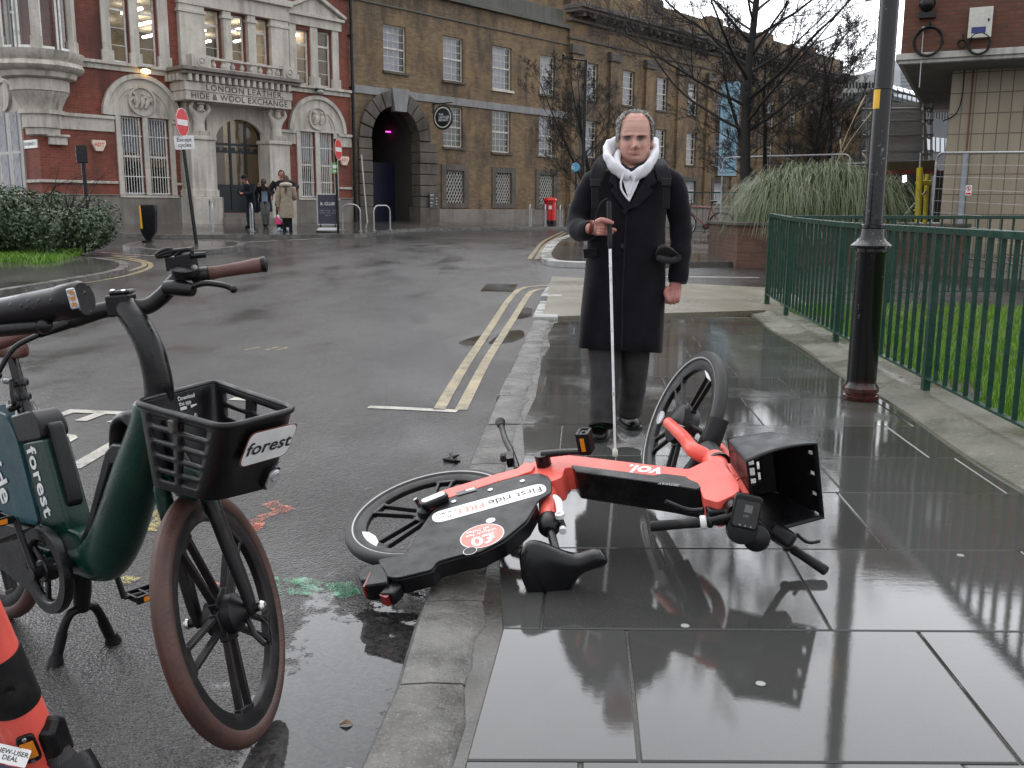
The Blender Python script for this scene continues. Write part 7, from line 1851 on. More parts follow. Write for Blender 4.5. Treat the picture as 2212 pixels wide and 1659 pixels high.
W3 = figure('person in open dark coat and grey trousers with hair over the face', 480, 1085, 1.56, math.radians(190), dict(coat=cD, shirt=cS, legs=cG, shoes=LEATH, hem=.30, flare=1.15, open=True, bend=True, legr=[.062, .052, .045]), dict(chest=(0, .05, .71), neck=(0, .10, .81), head=(0, .15, .86), shL=(.10, .07, .79), elL=(.17, .12, .66), haL=(.09, .22, .82), shR=(-.10, .07, .79), elR=(-.17, .14, .68), haR=(-.07, .22, .80), knL=(.03, .06, .27), anL=(.02, .0, .04), toL=(.02, .09, .02), knR=(-.04, .05, .28), anR=(-.02, -.06, .06), toR=(-.02, .03, .03)), long_hair(DKH, True, .16))
W4 = figure('man in navy coat and cap looking down at his phone beside the dark door', 215, 1110, 1.62, math.radians(140), dict(coat=cN, legs=cloth('dark_jeans', (.020, .022, .036)), shoes=LEATH, hem=.40, bend=True, legr=[.058, .046, .040]), dict(chest=(0, .03, .72), neck=(0, .06, .82), head=(0, .10, .89), elL=(.15, .08, .64), haL=(.05, .22, .68), elR=(-.15, .08, .64), haR=(-.05, .2, .64)), short_hair(DKH))
hp4 = W4.matrix_world @ (Vector((0, .115, .955)) * 1.62)
mb = MB(); f4 = W4.matrix_world.to_3x3() @ Vector((0, 1, 0)); mb.lathe([(.095, -.05), (.10, -.02), (.085, .03), (.04, .05), (.001, .055)], hp4, (f4.x * .25, f4.y * .25, 1), 18); mb.prism([hp4 + f4 * (.06 + r) + f4.cross(Vector((0, 0, 1))) * s for r, s in ((0, -.09), (.09, -.06), (.12, 0), (.09, .06), (0, .09))], (0, 0, 1), -.05, -.038)
tag(build('cap', mb, cN, smooth=60), 'dark peaked cap worn by the man looking at his phone beside the door', 'cap')
hpos = W4.matrix_world @ (Vector((.0, .26, .69)) * 1.62); mb = MB(); mb.obox(hpos, f4.cross(Vector((0, 0, 1))), f4, (0, 0, 1), .075, .012, .15); tag(build('phone', mb, BLK, bevel=.004), 'phone held by the man in the navy coat by the door', 'phone')
bpos = W1.matrix_world @ (Vector((-.145, .04, .40)) * 1.66)
BG_ = thing('carrier_bag', 'pink and white carrier bag hanging from the hand of the woman in beige', 'bag', bpos + Vector((0, 0, -.3)))
mb = MB(); rx_ = W1.matrix_world.to_3x3() @ Vector((1, 0, 0)); ry_ = W1.matrix_world.to_3x3() @ Vector((0, 1, 0))
mb.loft([[bpos + rx_ * a * math.cos(t) + ry_ * b * math.sin(t) + Vector((0, 0, z)) for t in [2 * math.pi * k / 14 for k in range(14)]] for z, a, b in ((-.13, .05, .03), (-.2, .09, .05), (-.32, .115, .06), (-.40, .11, .06))])
def mat_bag():
 m, t, p = mk('pink_white_bag'); co = coords(t); s = nn(t, 'SeparateXYZ'); t.links.new(co, s.inputs[0])
 k = mathn(t, 'ADD', s.outputs[2], mathn(t, 'MULTIPLY', s.outputs[0], 1.2)); c = mixc(t, mathn(t, 'GREATER_THAN', k, .085), (.62, .03, .16), (.75, .74, .75)); t.links.new(c, p.inputs['Base Color']); p.inputs['Roughness'].default_value = .35; return m
build('bag', mb, mat_bag(), BG_, smooth=60)
mb = MB(); mb.tube([bpos + Vector((0, 0, -.02)), bpos + rx_ * .03 + Vector((0, 0, -.14))], .008, 6); mb.tube([bpos + Vector((0, 0, -.02)), bpos - rx_ * .03 + Vector((0, 0, -.14))], .008, 6); build('handle', mb, WPL, BG_)
# ---------------------------------------------------------------- street furniture near the exchange
GALV = M('galvanised_steel', (.42, .43, .44), .38, .7, vs=20, bstr=.1, dirt=(.25, .25, .25), ds=18)
REDS = M('sign_red', (.60, .022, .025), .35, bstr=0); WHS = M('sign_white', (.76, .76, .76), .35, bstr=0)
def pole(mb, p0, p1, r, seg=12): mb.tube([p0, p1], r, seg)
def no_entry(name_label, base, top, cpx, dia, turn, plate=None, green=None):
 t_ = thing('no_entry_sign', name_label, 'road sign', base); mb = MB(); pole(mb, base - Vector((0, 0, .1)), top, .042 if dia > .5 else .036); build('post', mb, BLACKP, t_, smooth=60)
 d = (O - top); d.z = 0; d.normalize(); ax = (top - base).normalized(); c = cpx; fpl = d; f = Matrix.Rotation(math.radians(turn), 3, 'Z') @ d
 su_ = (ax - f * ax.dot(f)).normalized(); sr = su_.cross(f)
 mb = MB(); mb.lathe([(dia / 2, -.006), (dia / 2, .004), (.0, .004)], c + f * .055, f, 40); pl = build('sign_face', mb, REDS, t_, smooth=40)
 mb = MB(); mb.lathe([(dia / 2 - .012, .0045), (dia / 2 - .012, .006), (dia / 2, .006), (dia / 2, .0045)], c + f * .055, f, 40, closed=True); mb.prism([c + f * .055 + sr * p.x + su_ * p.y for p in rrect(dia * .80, dia * .2, .01, 2)], f, .0045, .007); build('white_bar', mb, WHS, pl)
 f = Matrix.Rotation(math.radians(14), 3, 'Z') @ fpl; su_ = (ax - f * ax.dot(f)).normalized(); sr = su_.cross(f)
 if plate:
  pc, w_, h_ = plate; mb = MB(); mb.prism([pc + f * .05 + sr * p.x + su_ * p.y for p in rrect(w_, h_, .03, 3)], f, 0, .006); pp = build('plate', mb, WHS, t_)
  text('lettering', 'Except\ncycles', pc + f * .057, sr, su_, h_ * .40, INK, pp, bold=.012, lift=.001, line=.95)
 if green:
  pc, w_, h_ = green; mb = MB(); mb.prism([pc + f * .05 + sr * p.x + su_ * p.y for p in rrect(w_, h_, .01, 2)], f, 0, .006); pp = build('plate', mb, M('green_notice', (.16, .38, .12), .4), t_)
  mb = MB(); mb.prism([pc + f * .056 + sr * p.x + su_ * (p.y + h_ * .12) for p in rrect(w_ * .7, h_ * .32, .005, 1)], f, 0, .002); mb.prism([pc + f * .056 + sr * p.x - su_ * (h_ * .28 - p.y) for p in rrect(w_ * .6, h_ * .12, .002, 1)], f, 0, .002); build('lettering', mb, WHS, pp)
 return t_
b1 = G(425, 527, .02); y1_ = b1.y
no_entry('tall leaning no entry sign with Except cycles plate on the traffic island', b1, at_y(385, 240, y1_), at_y(388.5, 264.5, y1_), .60, 64, (at_y(397, 308, y1_), .42, .29))
b2 = G(731, 503, 0); y2_ = b2.y
no_entry('small no entry sign with green notice beside the pavement board', b2, at_y(724, 300, y2_), at_y(727, 323, y2_), .62, 70, None, (at_y(723, 363, y2_), .2, .32))
t_ = thing('signal_post', 'black post with square box on top in front of the red brick corner', 'post', G(193, 496, 0)); y_ = t_.location.y
mb = MB(); pole(mb, Vector(t_.location) - Vector((0, 0, .1)), at_y(178, 340, y_), .055); build('post', mb, BLACKP, t_, smooth=60)
mb = MB(); c = at_y(177, 333, y_); mb.obox(c, (.97, .25, 0), (-.25, .97, 0), (.0, 0, 1), .28, .16, .46); bx_ = build('box', mb, BLACKP, t_, bevel=.02)
mb = MB(); mb.obox(c + Vector((-.02, -.084, -.16)), (.97, .25, 0), (-.25, .97, 0), (0, 0, 1), .1, .006, .1); build('label', mb, WHS, bx_)
t_ = thing('keep_left_bollard', 'black traffic bollard with yellow reflective edge on the traffic island', 'bollard', G(318, 522, .02)); y_ = t_.location.y
px = [(300, 442), (333, 442), (336, 455), (336, 500), (322, 520), (318, 524), (305, 505), (302, 495)]
mb = MB(); mb.prism([at_y(x, y, y_ - .06) for x, y in px], (0, 1, 0), 0, .13); build('body', mb, BLK, t_, bevel=.02)
mb = MB(); mb.prism([at_y(x, y, y_ - .075) for x, y in ((300, 444), (303, 444), (308, 494), (304, 494))], (0, 1, 0), 0, .02); build('reflective_strip', mb, M('yellow_reflective', (.85, .42, .02), .3), t_)
mb = MB(); mb.lathe([(.14, 0), (.14, .02), (.06, .04)], Vector(t_.location), seg=16); build('base', mb, BLACKP, t_)
def stand(label, pxa, pxb, top):
 a, b = G(*pxa, 0), G(*pxb, 0); m_ = (a + b) / 2; t_ = thing('cycle_stand', label, 'cycle stand', m_, None, 'steel hoop cycle stands along the far pavement')
 d = (b - a); L = d.length; d /= L; r = min(.22, L * .42); h = top
 pts = [a - Vector((0, 0, .1)), a + Vector((0, 0, h - r))] + [a + d * (r - r * math.cos(t)) + Vector((0, 0, h - r + r * math.sin(t))) for t in np.linspace(.2, math.pi / 2, 6)] + [b - d * (r - r * math.sin(t)) + Vector((0, 0, h - r + r * math.cos(t))) for t in np.linspace(0, math.pi / 2 - .2, 6)] + [b + Vector((0, 0, h - r)), b - Vector((0, 0, .1))]
 mb = MB(); mb.tube(pts, .025, 10); build('hoop', mb, GALV, t_, smooth=60)
 mb = MB()
 for p in (a, b): mb.lathe([(.07, .0), (.07, .012), (.03, .02)], p, seg=14)
 build('foot_plate', mb, GALV, t_)
stand('steel hoop cycle stand left of the door step, turned edge on', (461, 500), (455, 488), .80)
stand('steel hoop cycle stand beside the man with the phone', (547, 500), (542, 497), .80)
stand('steel hoop cycle stand between the pavement board and the carriage arch', (740, 497), (779, 499), .82)
stand('steel hoop cycle stand in front of the carriage arch', (808, 498), (843, 497), .80)
stand('steel hoop cycle stand left of the red pillar box', (1144, 488), (1147, 487), .85)
stand('steel hoop cycle stand in front of the red pillar box', (1177, 488), (1180, 487), .85)
stand('steel hoop cycle stand right of the red pillar box', (1209, 488), (1213, 487), .85)
t_ = thing('pavement_board', 'dark pavement board with chalk menu in a silver frame by the small no entry sign', 'sign', G(709, 501, 0)); bl = Vector(t_.location); y_ = bl.y
bx, bd_ = FD, -FN
c = bl + Vector((0, 0, .68)); ax_ = Vector((.97, .25, 0)); ay_ = Vector((.25, -.97, 0))
mb = MB(); mb.obox(c, ax_, ay_, (0, 0, 1), .60, .03, .92); bo_ = build('board', mb, M('dark_poster', (.035, .035, .06), .35), t_)
mb = MB()
for sx_, sz_, dx_, dz_ in ((.66, .045, 0, .46), (.66, .045, 0, -.46)): mb.obox(c + Vector((0, 0, dz_)), ax_, ay_, (0, 0, 1), sx_, .05, sz_)
for s in (-1, 1): mb.obox(c + ax_ * s * .31, ax_, ay_, (0, 0, 1), .045, .048, .875)
build('frame', mb, GALV, t_, bevel=.006)
text('lettering', 'IL CLUB', c + ay_ * .018 + Vector((0, 0, .17)), ax_, (0, 0, 1), .125, WHS, bo_, bold=.02)
text('lettering', 'toast  soup  cake\ncoffee  tea  juice\neat in', c + ay_ * .018 + Vector((0, 0, -.1)), ax_, (0, 0, 1), .075, M('chalk_print', (.3, .3, .33), .6), bo_)
mb = MB(); mb.loft([[bl + ax_ * x * k + ay_ * y * k + Vector((0, 0, z)) for x, y in ((-.36, -.25), (.36, -.25), (.36, .25), (-.36, .25))] for z, k in ((.02, 1), (.07, 1), (.14, .8))]); build('base', mb, GALV, t_, bevel=.02)
mb = MB()
for s in (-.22, .22): mb.tube([bl + ax_ * s + Vector((0, 0, .1)), bl + ax_ * s + Vector((0, 0, .24))], .03, 8)
build('spring', mb, BLACKP, t_)
t_ = thing('pillar_box', 'red cylindrical pillar post box with black base on the far pavement', 'post box', G(1188, 487, 0)); bl = Vector(t_.location); hs = (at_y(1188, 426, bl.y).z - bl.z); k = hs / 1.6
PR = M('pillar_red', (.60, .018, .016), .25, bstr=.03, dirt=(.42, .02, .02), ds=5)
mb = MB(); mb.lathe([(.34 * k, .30 * k), (.34 * k, 1.36 * k), (.40 * k, 1.38 * k), (.41 * k, 1.43 * k), (.38 * k, 1.48 * k), (.36 * k, 1.53 * k), (.2 * k, 1.59 * k), (.001, 1.6 * k)], bl, seg=32); bb = build('body', mb, PR, t_, smooth=40)
mb = MB(); mb.lathe([(.37 * k, 0), (.37 * k, .28 * k), (.345 * k, .30 * k)], bl, seg=32); build('base', mb, BLACKP, t_, smooth=40)
d = (O - bl); d.z = 0; d.normalize(); s = Vector((-d.y, d.x, 0))
mb = MB(); mb.obox(bl + d * .345 * k + Vector((0, 0, 1.25 * k)), s, d, (0, 0, 1), .3 * k, .02, .05 * k); build('slot', mb, DARKR, bb)
mb = MB(); mb.obox(bl + d * .345 * k + Vector((0, 0, 1.02 * k)), s, d, (0, 0, 1), .18 * k, .02, .2 * k); build('plate', mb, WHS, bb)
t_ = thing('street_lamp', 'slim black street lamp with a side arm in front of the yellow brick building', 'street lamp', at_y(1257, 492, 31)); t_.location.z = gz(t_.location.x, 31); MW[t_] = Matrix.Translation(t_.location); bl = Vector(t_.location)
mb = MB(); mb.tube([bl, bl + Vector((0, 0, .9)), bl + Vector((0, 0, 1.0)), at_y(1266, 129, 31)], [.085, .085, .06, .05], 12); build('post', mb, BLACKP, t_, smooth=50)
mb = MB(); tp_ = at_y(1266, 131, 31); mb.tube([tp_, at_y(1232, 127, 31)], .028, 8); mb.obox(at_y(1226, 125, 31), (1, 0, .1), (0, 1, 0), (-.1, 0, 1), .34, .16, .07); mb.ball(at_y(1217, 119, 31), .05, 8, 6); build('arm', mb, BLACKP, t_, smooth=50)
t_ = thing('cycle_route_sign', 'small round blue cycle sign on a thin post beside the street lamp', 'road sign', at_y(1246, 492, 30)); bl = Vector(t_.location); bl.z = gz(bl.x, 30); t_.location = bl; MW[t_] = Matrix.Translation(bl)
mb = MB(); mb.tube([bl, at_y(1244, 354, 30)], .03, 8); build('post', mb, BLACKP, t_, smooth=50)
c = at_y(1243, 361, 30); mb = MB(); mb.lathe([(.135, .03), (.135, .04), (.0001, .04)], c, (-.1, -1, 0), 28); sf_ = build('sign_face', mb, M('sign_blue', (.10, .36, .58), .35, bstr=0), t_)
mb = MB(); mb.lathe([(.03, .042), (.03, .044), (.045, .044), (.045, .042)], c + Vector((-.055, 0, -.02)), (-.1, -1, 0), 16, closed=True); mb.lathe([(.03, .042), (.03, .044), (.045, .044), (.045, .042)], c + Vector((.055, 0, -.02)), (-.1, -1, 0), 16, closed=True); mb.prism([c + Vector((x, -.045, z)) for x, z in ((-.055, -.02), (-.02, .05), (.03, .05), (0, -.02), (.03, .04), (-.015, .04))], (0, -1, 0), 0, .003); build('cycle_symbol', mb, WHS, sf_)

# ---------------------------------------------------------------- the black lamp column on the near pavement
LC = thing('lamp_column', 'tall black cast iron lamp column with scuffed paint by the green railing', 'lamp post', at_z(1858, 862)); lb = Vector(LC.location); yl = lb.y
def mat_scuff():
 m, t, p = mk('scuffed_black_paint'); co = coords(t)
 n = mathn(t, 'ADD', mathn(t, 'MULTIPLY', noise(t, coords(t, (1, 1, .35)), 9, 5, .7), .6), mathn(t, 'MULTIPLY', noise(t, co, 60, 3), .4))
 s = nn(t, 'SeparateXYZ'); t.links.new(co, s.inputs[0])
 z = mathn(t, 'MULTIPLY', rng(t, s.outputs[2], .35, .8, 0, .05), rng(t, s.outputs[2], 1.2, 1.9, 1, .4))
 f = rng(t, mathn(t, 'ADD', n, z), .64, .66, 0, .85)
 c = mixc(t, f, (.005, .005, .006), (.22, .215, .21)); k = rng(t, mathn(t, 'ADD', noise(t, co, 14, 4), mathn(t, 'MULTIPLY', s.outputs[2], -1.6)), .28, .40, 0, 1)
 c = mixc(t, mathn(t, 'MULTIPLY', k, rng(t, s.outputs[2], .10, .15, .75, 0)), c, (.075, .020, .014)); t.links.new(c, p.inputs['Base Color'])
 t.links.new(rng(t, f, 0, 1, .2, .6), p.inputs['Roughness']); t.links.new(bump(t, noise(t, co, 40, 4), .3, .004), p.inputs['Normal']); return m
SCF = mat_scuff()
mb = MB(); R0 = .088
mb.lathe([(.112, 0), (.120, .012), (.120, .035), (.104, .045), (.104, .052), (.118, .060), (.119, .085), (.104, .105), (.098, .115), (.096, .13), (.098, .135), (.094, .99), (.100, 1.0), (.108, 1.01), (.108, 1.03), (.132, 1.035), (.135, 1.05), (.12, 1.065), (.10, 1.08), (.085, 1.11), (.078, 1.16), (.082, 1.165), (.082, 1.185), (.062, 1.19), (.060, 1.9), (.056, 6.0)], lb, seg=36)
build('column', mb, SCF, LC, smooth=35)
mb = MB(); zc_ = at_y(1905, 212, yl).z; mb.lathe([(.0625, -.09), (.0625, .065)], Vector((lb.x, lb.y, zc_)), seg=36, cap=False)
st_ = MB(); a0, a1 = math.radians(190), math.radians(236)
st_.loft([[Vector((lb.x + math.cos(a0 + (a1 - a0) * i / 8) * .0640, lb.y + math.sin(a0 + (a1 - a0) * i / 8) * .0640, zc_ + z)) for i in range(9)] for z in (-.07, .05)], closed=False, cap=False); build('yellow_sticker', st_, M('yellow_sticker', (.72, .42, .02), .4), LC, smooth=60)
mb = MB(); mb.lathe([(.064, -.003), (.0665, 0), (.064, .003)], Vector((lb.x, lb.y, zc_ + .055)), (.05, 0, 1), 30, cap=False); build('cable_tie', mb, BLACKP, LC)

# ---------------------------------------------------------------- green railings
GRN = M('dark_green_gloss', (.006, .040, .026), .32, bstr=.12, bs=40, vs=12, dirt=(.03, .055, .045), ds=9, var=.25, spec=.4)
def railing(label, posts, h, pitch=.165, foot=.07, group=None, botrail=True, bar=.013, wd=.055, tops=None):
 """posts: ground points; a panel of bars between each two"""
 t_ = thing('railing', label, 'railing', posts[0], None, group)
 for p in posts:
  mb = MB(); q = (posts[1] - posts[0]).normalized(); n = Vector((-q.y, q.x, 0)).normalized(); mb.obox(p + Vector((0, 0, h / 2 - .05)), Vector((q.x, q.y, 0)).normalized(), n, (0, 0, 1), wd, .05, h + .1 - .025); build('post', mb, GRN, t_, bevel=.004)
 for a, b in zip(posts, posts[1:]):
  d = (b - a); L = d.length; d /= L; n = Vector((-d.y, d.x, 0)).normalized(); m_ = (a + b) / 2; u_ = n.cross(d) if n.cross(d).z > 0 else d.cross(n)
  mb = MB(); mb.obox(m_ + Vector((0, 0, h)), d, n, u_, L + .001, .06, .045); tr = build('top_rail', mb, GRN, t_, bevel=.004)
  mb = MB(); k = int(L / pitch)
  for i in range(1, k):
   p = a + d * (L * i / k); mb.obox(p + Vector((0, 0, (h + foot) / 2 + .02)), d, n, (0, 0, 1), bar, .028, h - foot - .05)
  if botrail: mb.obox(m_ + Vector((0, 0, foot + .05)), d, n, u_, L - wd, .04, .014)
  build('bar_panel', mb, GRN, t_)
 return t_
pf = [Vector((3.245, 11.35, 0)), Vector((3.073, 8.95, 0)), Vector((2.88, 6.5, 0)), Vector((2.70, 4.1, 0)), Vector((2.52, 1.7, 0))]
pf = [Vector((p.x, p.y, gz(p.x, p.y) + .02)) for p in pf]
pf[0].y = 12.4; pf[0].x = 3.32; pf.insert(1, Vector((3.235, 11.2, gz(3.2, 11.2) + .02)))
pf[0].z = gz(3.32, 12.4) + .02
railing('dark green railing along the pavement edge beside the black lamp column', pf, 1.13)
pb = [Vector((x, y, gz(x, y) + .02)) for x, y in ((3.34, 12.45), (5.0, 12.65), (7.0, 12.85), (9.0, 13.05), (11.2, 13.3))]
railing('dark green railing along the back of the lawn in front of the tiled wall', pb, 1.10)
pc_ = [Vector((x, y, gz(x, y) + .02)) for x, y in ((4.9, 28.5), (6.4, 28.0), (7.9, 27.6), (9.4, 27.2))]
railing('far green railing behind the parked bicycle under the bare tree', pc_, 1.25, bar=.016)

# ---------------------------------------------------------------- grass
def grass(name, label, pts_fn, n, hmin, hmax, mat, seed, wid=.006, lean=.35):
 r = np.random.default_rng(seed); P = pts_fn(r, n); n = len(P); h = r.uniform(hmin, hmax, n); a = r.uniform(0, 2 * np.pi, n); b = r.uniform(0, 2 * np.pi, n); ln = r.uniform(.1, 1, n) * lean * h
 dx, dy = np.cos(a) * wid / 2, np.sin(a) * wid / 2; lx, ly = np.cos(b) * ln, np.sin(b) * ln
 V_ = np.empty((n, 5, 3)); 
 V_[:, 0] = P + np.stack([dx, dy, 0 * dx], 1); V_[:, 1] = P - np.stack([dx, dy, 0 * dx], 1)
 V_[:, 2] = P + np.stack([dx * .8 + lx * .4, dy * .8 + ly * .4, h * .6], 1); V_[:, 3] = P + np.stack([-dx * .8 + lx * .4, -dy * .8 + ly * .4, h * .6], 1); V_[:, 4] = P + np.stack([lx, ly, h * .95], 1)
 o5 = np.arange(n)[:, None] * 5
 me = bpy.data.meshes.new(name); me.vertices.add(n * 5); me.vertices.foreach_set('co', V_.ravel())
 lp = np.concatenate([o5 + np.array([0, 1, 3, 2]), o5 + np.array([2, 3, 4])], 1).ravel(); me.loops.add(len(lp)); me.loops.foreach_set('vertex_index', lp)
 me.polygons.add(n * 2); me.polygons.foreach_set('loop_start', np.stack([np.arange(n) * 7, np.arange(n) * 7 + 4], 1).ravel()); me.polygons.foreach_set('loop_total', np.tile([4, 3], n))
 me.update(calc_edges=True); me.materials.append(mat); o = bpy.data.objects.new(name, me); COL.objects.link(o); tag(o, label, 'grass', None, 'stuff'); return o
def mat_grass(name, c1, c2, c3):
 m, t, p = mk(name); co = coords(t); c = mixc(t, rng(t, noise(t, co, 1.1, 5, .65), .35, .65, 0, 1), c1, c2); c = mixc(t, rng(t, noise(t, co, 14, 2), .55, .75, 0, .7), c, c3)
 t.links.new(c, p.inputs['Base Color']); p.inputs['Roughness'].default_value = .45; p.inputs['Transmission Weight'].default_value = 0
 p.inputs['Subsurface Weight'].default_value = 0; return m
LAWN = mat_grass('lawn_blade', (.085, .20, .016), (.15, .30, .022), (.20, .28, .05))
def lawn_pts(r, n):
 y = 4 + (12.3 - 4) * r.random(n) ** 1.0; x = (3.16 + .0745 * (y - 10)) + .14 + r.random(n) ** 1.3 * (1.0 + (y - 4) * .85)
 keep = (x > 3.16 + .0745 * (y - 10) + .25 + .25 * np.sin(y * 3)) | (r.random(n) < .12)
 x, y = x[keep], y[keep]; z = np.array([gz(a, b) for a, b in zip(x, y)]) - .01; return np.stack([x, y, z], 1)
grass('lawn', 'bright green wet lawn behind the railing', lawn_pts, 46000, .035, .10, LAWN, 1, .009)
def verge_pts(r, n):
 P = []
 for _ in range(n):
  x_ = r.uniform(-30, 178); p = G(x_, 537 + r.beta(2, 2) * (34 - max(0, x_ - 110) * .3), .0); P.append((p.x, p.y, gz(p.x, p.y)))
 return np.array(P)
grass('verge_grass', 'bright green grass tuft strip below the dark shrub', verge_pts, 6500, .04, .13, LAWN, 2, .016, .8)

# ---------------------------------------------------------------- shrub on the left
def mat_leaf(name, c1, c2, c3):
 m, t, p = mk(name); co = coords(t); at = nn(t, 'Attribute'); at.attribute_name = 'tint'
 c = mixc(t, at.outputs['Fac'], c1, c2); c = mixc(t, rng(t, noise(t, co, 1.7, 4), .5, .7, 0, .6), c, c3); t.links.new(c, p.inputs['Base Color']); p.inputs['Roughness'].default_value = .38; return m
def leaf_mesh(name, P, N, size, mat, parent, seed, asp=.45):
 r = np.random.default_rng(seed); n = len(P); a = r.normal(size=(n, 3)); a -= N * (a * N).sum(1, keepdims=True) * .6; a /= np.linalg.norm(a, axis=1, keepdims=True); b = np.cross(N + r.normal(size=(n, 3)) * .5, a); b /= np.linalg.norm(b, axis=1, keepdims=True)
 s = size * r.uniform(.6, 1.3, n)[:, None]; nn_ = np.cross(a, b)
 V_ = np.stack([P - a * s * .5, P + b * s * asp * .5 + nn_ * s * .06, P + a * s * .6 - nn_ * s * .08, P - b * s * asp * .5 + nn_ * s * .06], 1)
 me = bpy.data.meshes.new(name); me.vertices.add(n * 4)
 V2_ = V_.reshape(-1, 3) - np.array(MW[parent].translation)
 me.vertices.foreach_set('co', V2_.ravel()); me.loops.add(n * 4); me.loops.foreach_set('vertex_index', np.arange(n * 4)); me.polygons.add(n); me.polygons.foreach_set('loop_start', np.arange(n) * 4); me.polygons.foreach_set('loop_total', np.full(n, 4)); me.update(calc_edges=True)
 t = np.repeat(r.random(n), 4); ca = me.color_attributes.new('tint', 'FLOAT_COLOR', 'POINT'); ca.data.foreach_set('color', np.stack([t, t, t, np.ones_like(t)], 1).ravel())
 me.materials.append(mat); o = bpy.data.objects.new(name, me); COL.objects.link(o); o.parent = parent; MW[o] = MW[parent]; return o
SHL = mat_leaf('dark_shrub_leaf', (.016, .036, .014), (.062, .10, .042), (.10, .135, .065))
sb_ = G(75, 556, 0); sb_.y += .9; sb_.z = gz(sb_.x, sb_.y)
SHR = thing('shrub', 'large rounded dark green shrub at the left corner above the grass', 'shrub', sb_)
r = np.random.default_rng(7); P, N = [], []
lumps = [(Vector((r.uniform(-2.6, .72), r.uniform(-.8, 1.2), 0)), r.uniform(.42, .70)) for _ in range(44)]
for c, rad in lumps:
 top = 1.02 - .42 * max(0, c.x + .7) ** 2 - .01 * c.x * c.x; cz = r.uniform(.2, max(.3, top))
 for _ in range(760):
  d = r.normal(size=3); d /= np.linalg.norm(d); q = rad * r.uniform(.6, 1.0) ** .5
  p = np.array([sb_.x + c.x + d[0] * q, sb_.y + c.y + d[1] * q, sb_.z + max(.02, cz + d[2] * q * .75)]); P.append(p); N.append(d)
leaf_mesh('foliage', np.array(P), np.array(N), .085, SHL, SHR, 3, .42)
mb = MB(); rr = random.Random(3)
for i in range(14):
 a = Vector((sb_.x + rr.uniform(-1.5, .6), sb_.y + rr.uniform(-.3, .5), sb_.z)); mb.tube([a, a + Vector((rr.uniform(-.3, .3), rr.uniform(-.3, .3), .5)), a + Vector((rr.uniform(-.7, .7), rr.uniform(-.5, .5), 1.1))], [.03, .02, .008], 6)
for i in range(10):
 a = Vector((sb_.x + rr.uniform(-.4, .6), sb_.y + .3, sb_.z + .9)); mb.tube(smooth_path([a, a + Vector((rr.uniform(.0, .3), 0, .4)), a + Vector((rr.uniform(.2, .9), 0, rr.uniform(.4, .9)))], 3), [.008, .008, .007, .006, .005, .004, .003], 4)
BARK = mat_stone('dark_wet_bark', (.018, .015, .014), (.011, .009, .008), (.022, .022, .017), 3, .5)
build('stem', mb, BARK, SHR, smooth=70)

# ---------------------------------------------------------------- bare trees
def tree(label, base, height, lean, prim, seed, dens=(12, 8, 5), r0=.14, spread=1.0, low=.16, mat=BARK, trunks=1, twigs=True, tmin=.0032, rise=.55):
 rr = random.Random(seed); t_ = thing('bare_tree', label, 'tree', base); tm, cm, wm = MB(), MB(), MB()
 def limb(p, d, L, r, depth, mbx):
  n = max(3, int(L / .35)); pts, rs = [p.copy()], [r]; q = p.copy(); dd = d.copy()
  for i in range(n):
   dd = (dd + Vector((rr.gauss(0, .08), rr.gauss(0, .08), rr.gauss(.045, .05)))).normalized(); q = q + dd * (L / n); pts.append(q.copy()); rs.append(max(tmin, r * (1 - .9 * (i + 1) / n)))
  mbx.tube(pts, rs, 7 if r > .03 else (4 if r > .012 else 3), cap=False)
  if depth <= 0: return
  k = dens[3 - depth]
  for i in range(k):
   t = rr.uniform(.22, .98); j = min(int(t * n), n - 1); b = pts[j].lerp(pts[j + 1], t * n - j); dl = (pts[j + 1] - pts[j]).normalized()
   s = dl.orthogonal().normalized(); s.rotate(Matrix.Rotation(rr.uniform(0, 6.28), 3, dl)); nd_ = (dl * rr.uniform(.6, 1.0) + s * rr.uniform(.45, .85) + Vector((0, 0, .10))).normalized()
   limb(b, nd_, L * (1 - t * .45) * rr.uniform(.34, .58), max(tmin, rs[j] * .45), depth - 1, cm if depth > 2 else wm)
 for ti in range(trunks):
  tl = Vector(lean) + (Vector((rr.uniform(-.45, .45), rr.uniform(-.3, .3), 0)) if trunks > 1 else Vector()); p = base - Vector((0, 0, .1)); pts, rs = [p.copy()], [r0 * 1.35]; n = 18; d = (Vector((0, 0, 1)) + tl).normalized()
  for i in range(n):
   d = (d + Vector((rr.gauss(0, .03), rr.gauss(0, .03), .03))).normalized(); p = p + d * height / n; pts.append(p.copy()); rs.append(r0 * (1 - .82 * (i + 1) / n) * (1.12 if i < 1 else 1))
  tm.tube(smooth_path(pts, 2), [np.interp(i / 2, range(len(rs)), rs) for i in range(2 * n + 1)], 14, cap=True)
  for i in range(prim):
   t = low + (1 - low) * (i + rr.random()) / prim * .96; j = min(int(t * n), n - 1); b = pts[j].lerp(pts[j + 1], t * n - j); a = i * 2.4 + rr.uniform(-.5, .5)
   e = rise + .55 * t; nd_ = Vector((math.cos(a), math.sin(a), e)).normalized(); limb(b, nd_, height * spread * (.44 - .30 * t) * rr.uniform(.75, 1.15), max(.01, rs[j] * rr.uniform(.32, .48)), 3, cm)
 build('trunk', tm, mat, t_, smooth=70); build('crown', cm, mat, t_, smooth=70); build('twigs', wm, mat, t_); return t_
def tbase(x, Y): p = at_y(x, 500, Y); return Vector((p.x, Y, gz(p.x, Y)))
tree('tall bare street tree with a straight dark trunk behind the planter grass', tbase(1606, 23.5), 9.4, (.012, 0, 0), 38, 11, (14, 10, 6), .15, 1.45, .27, rise=.30)
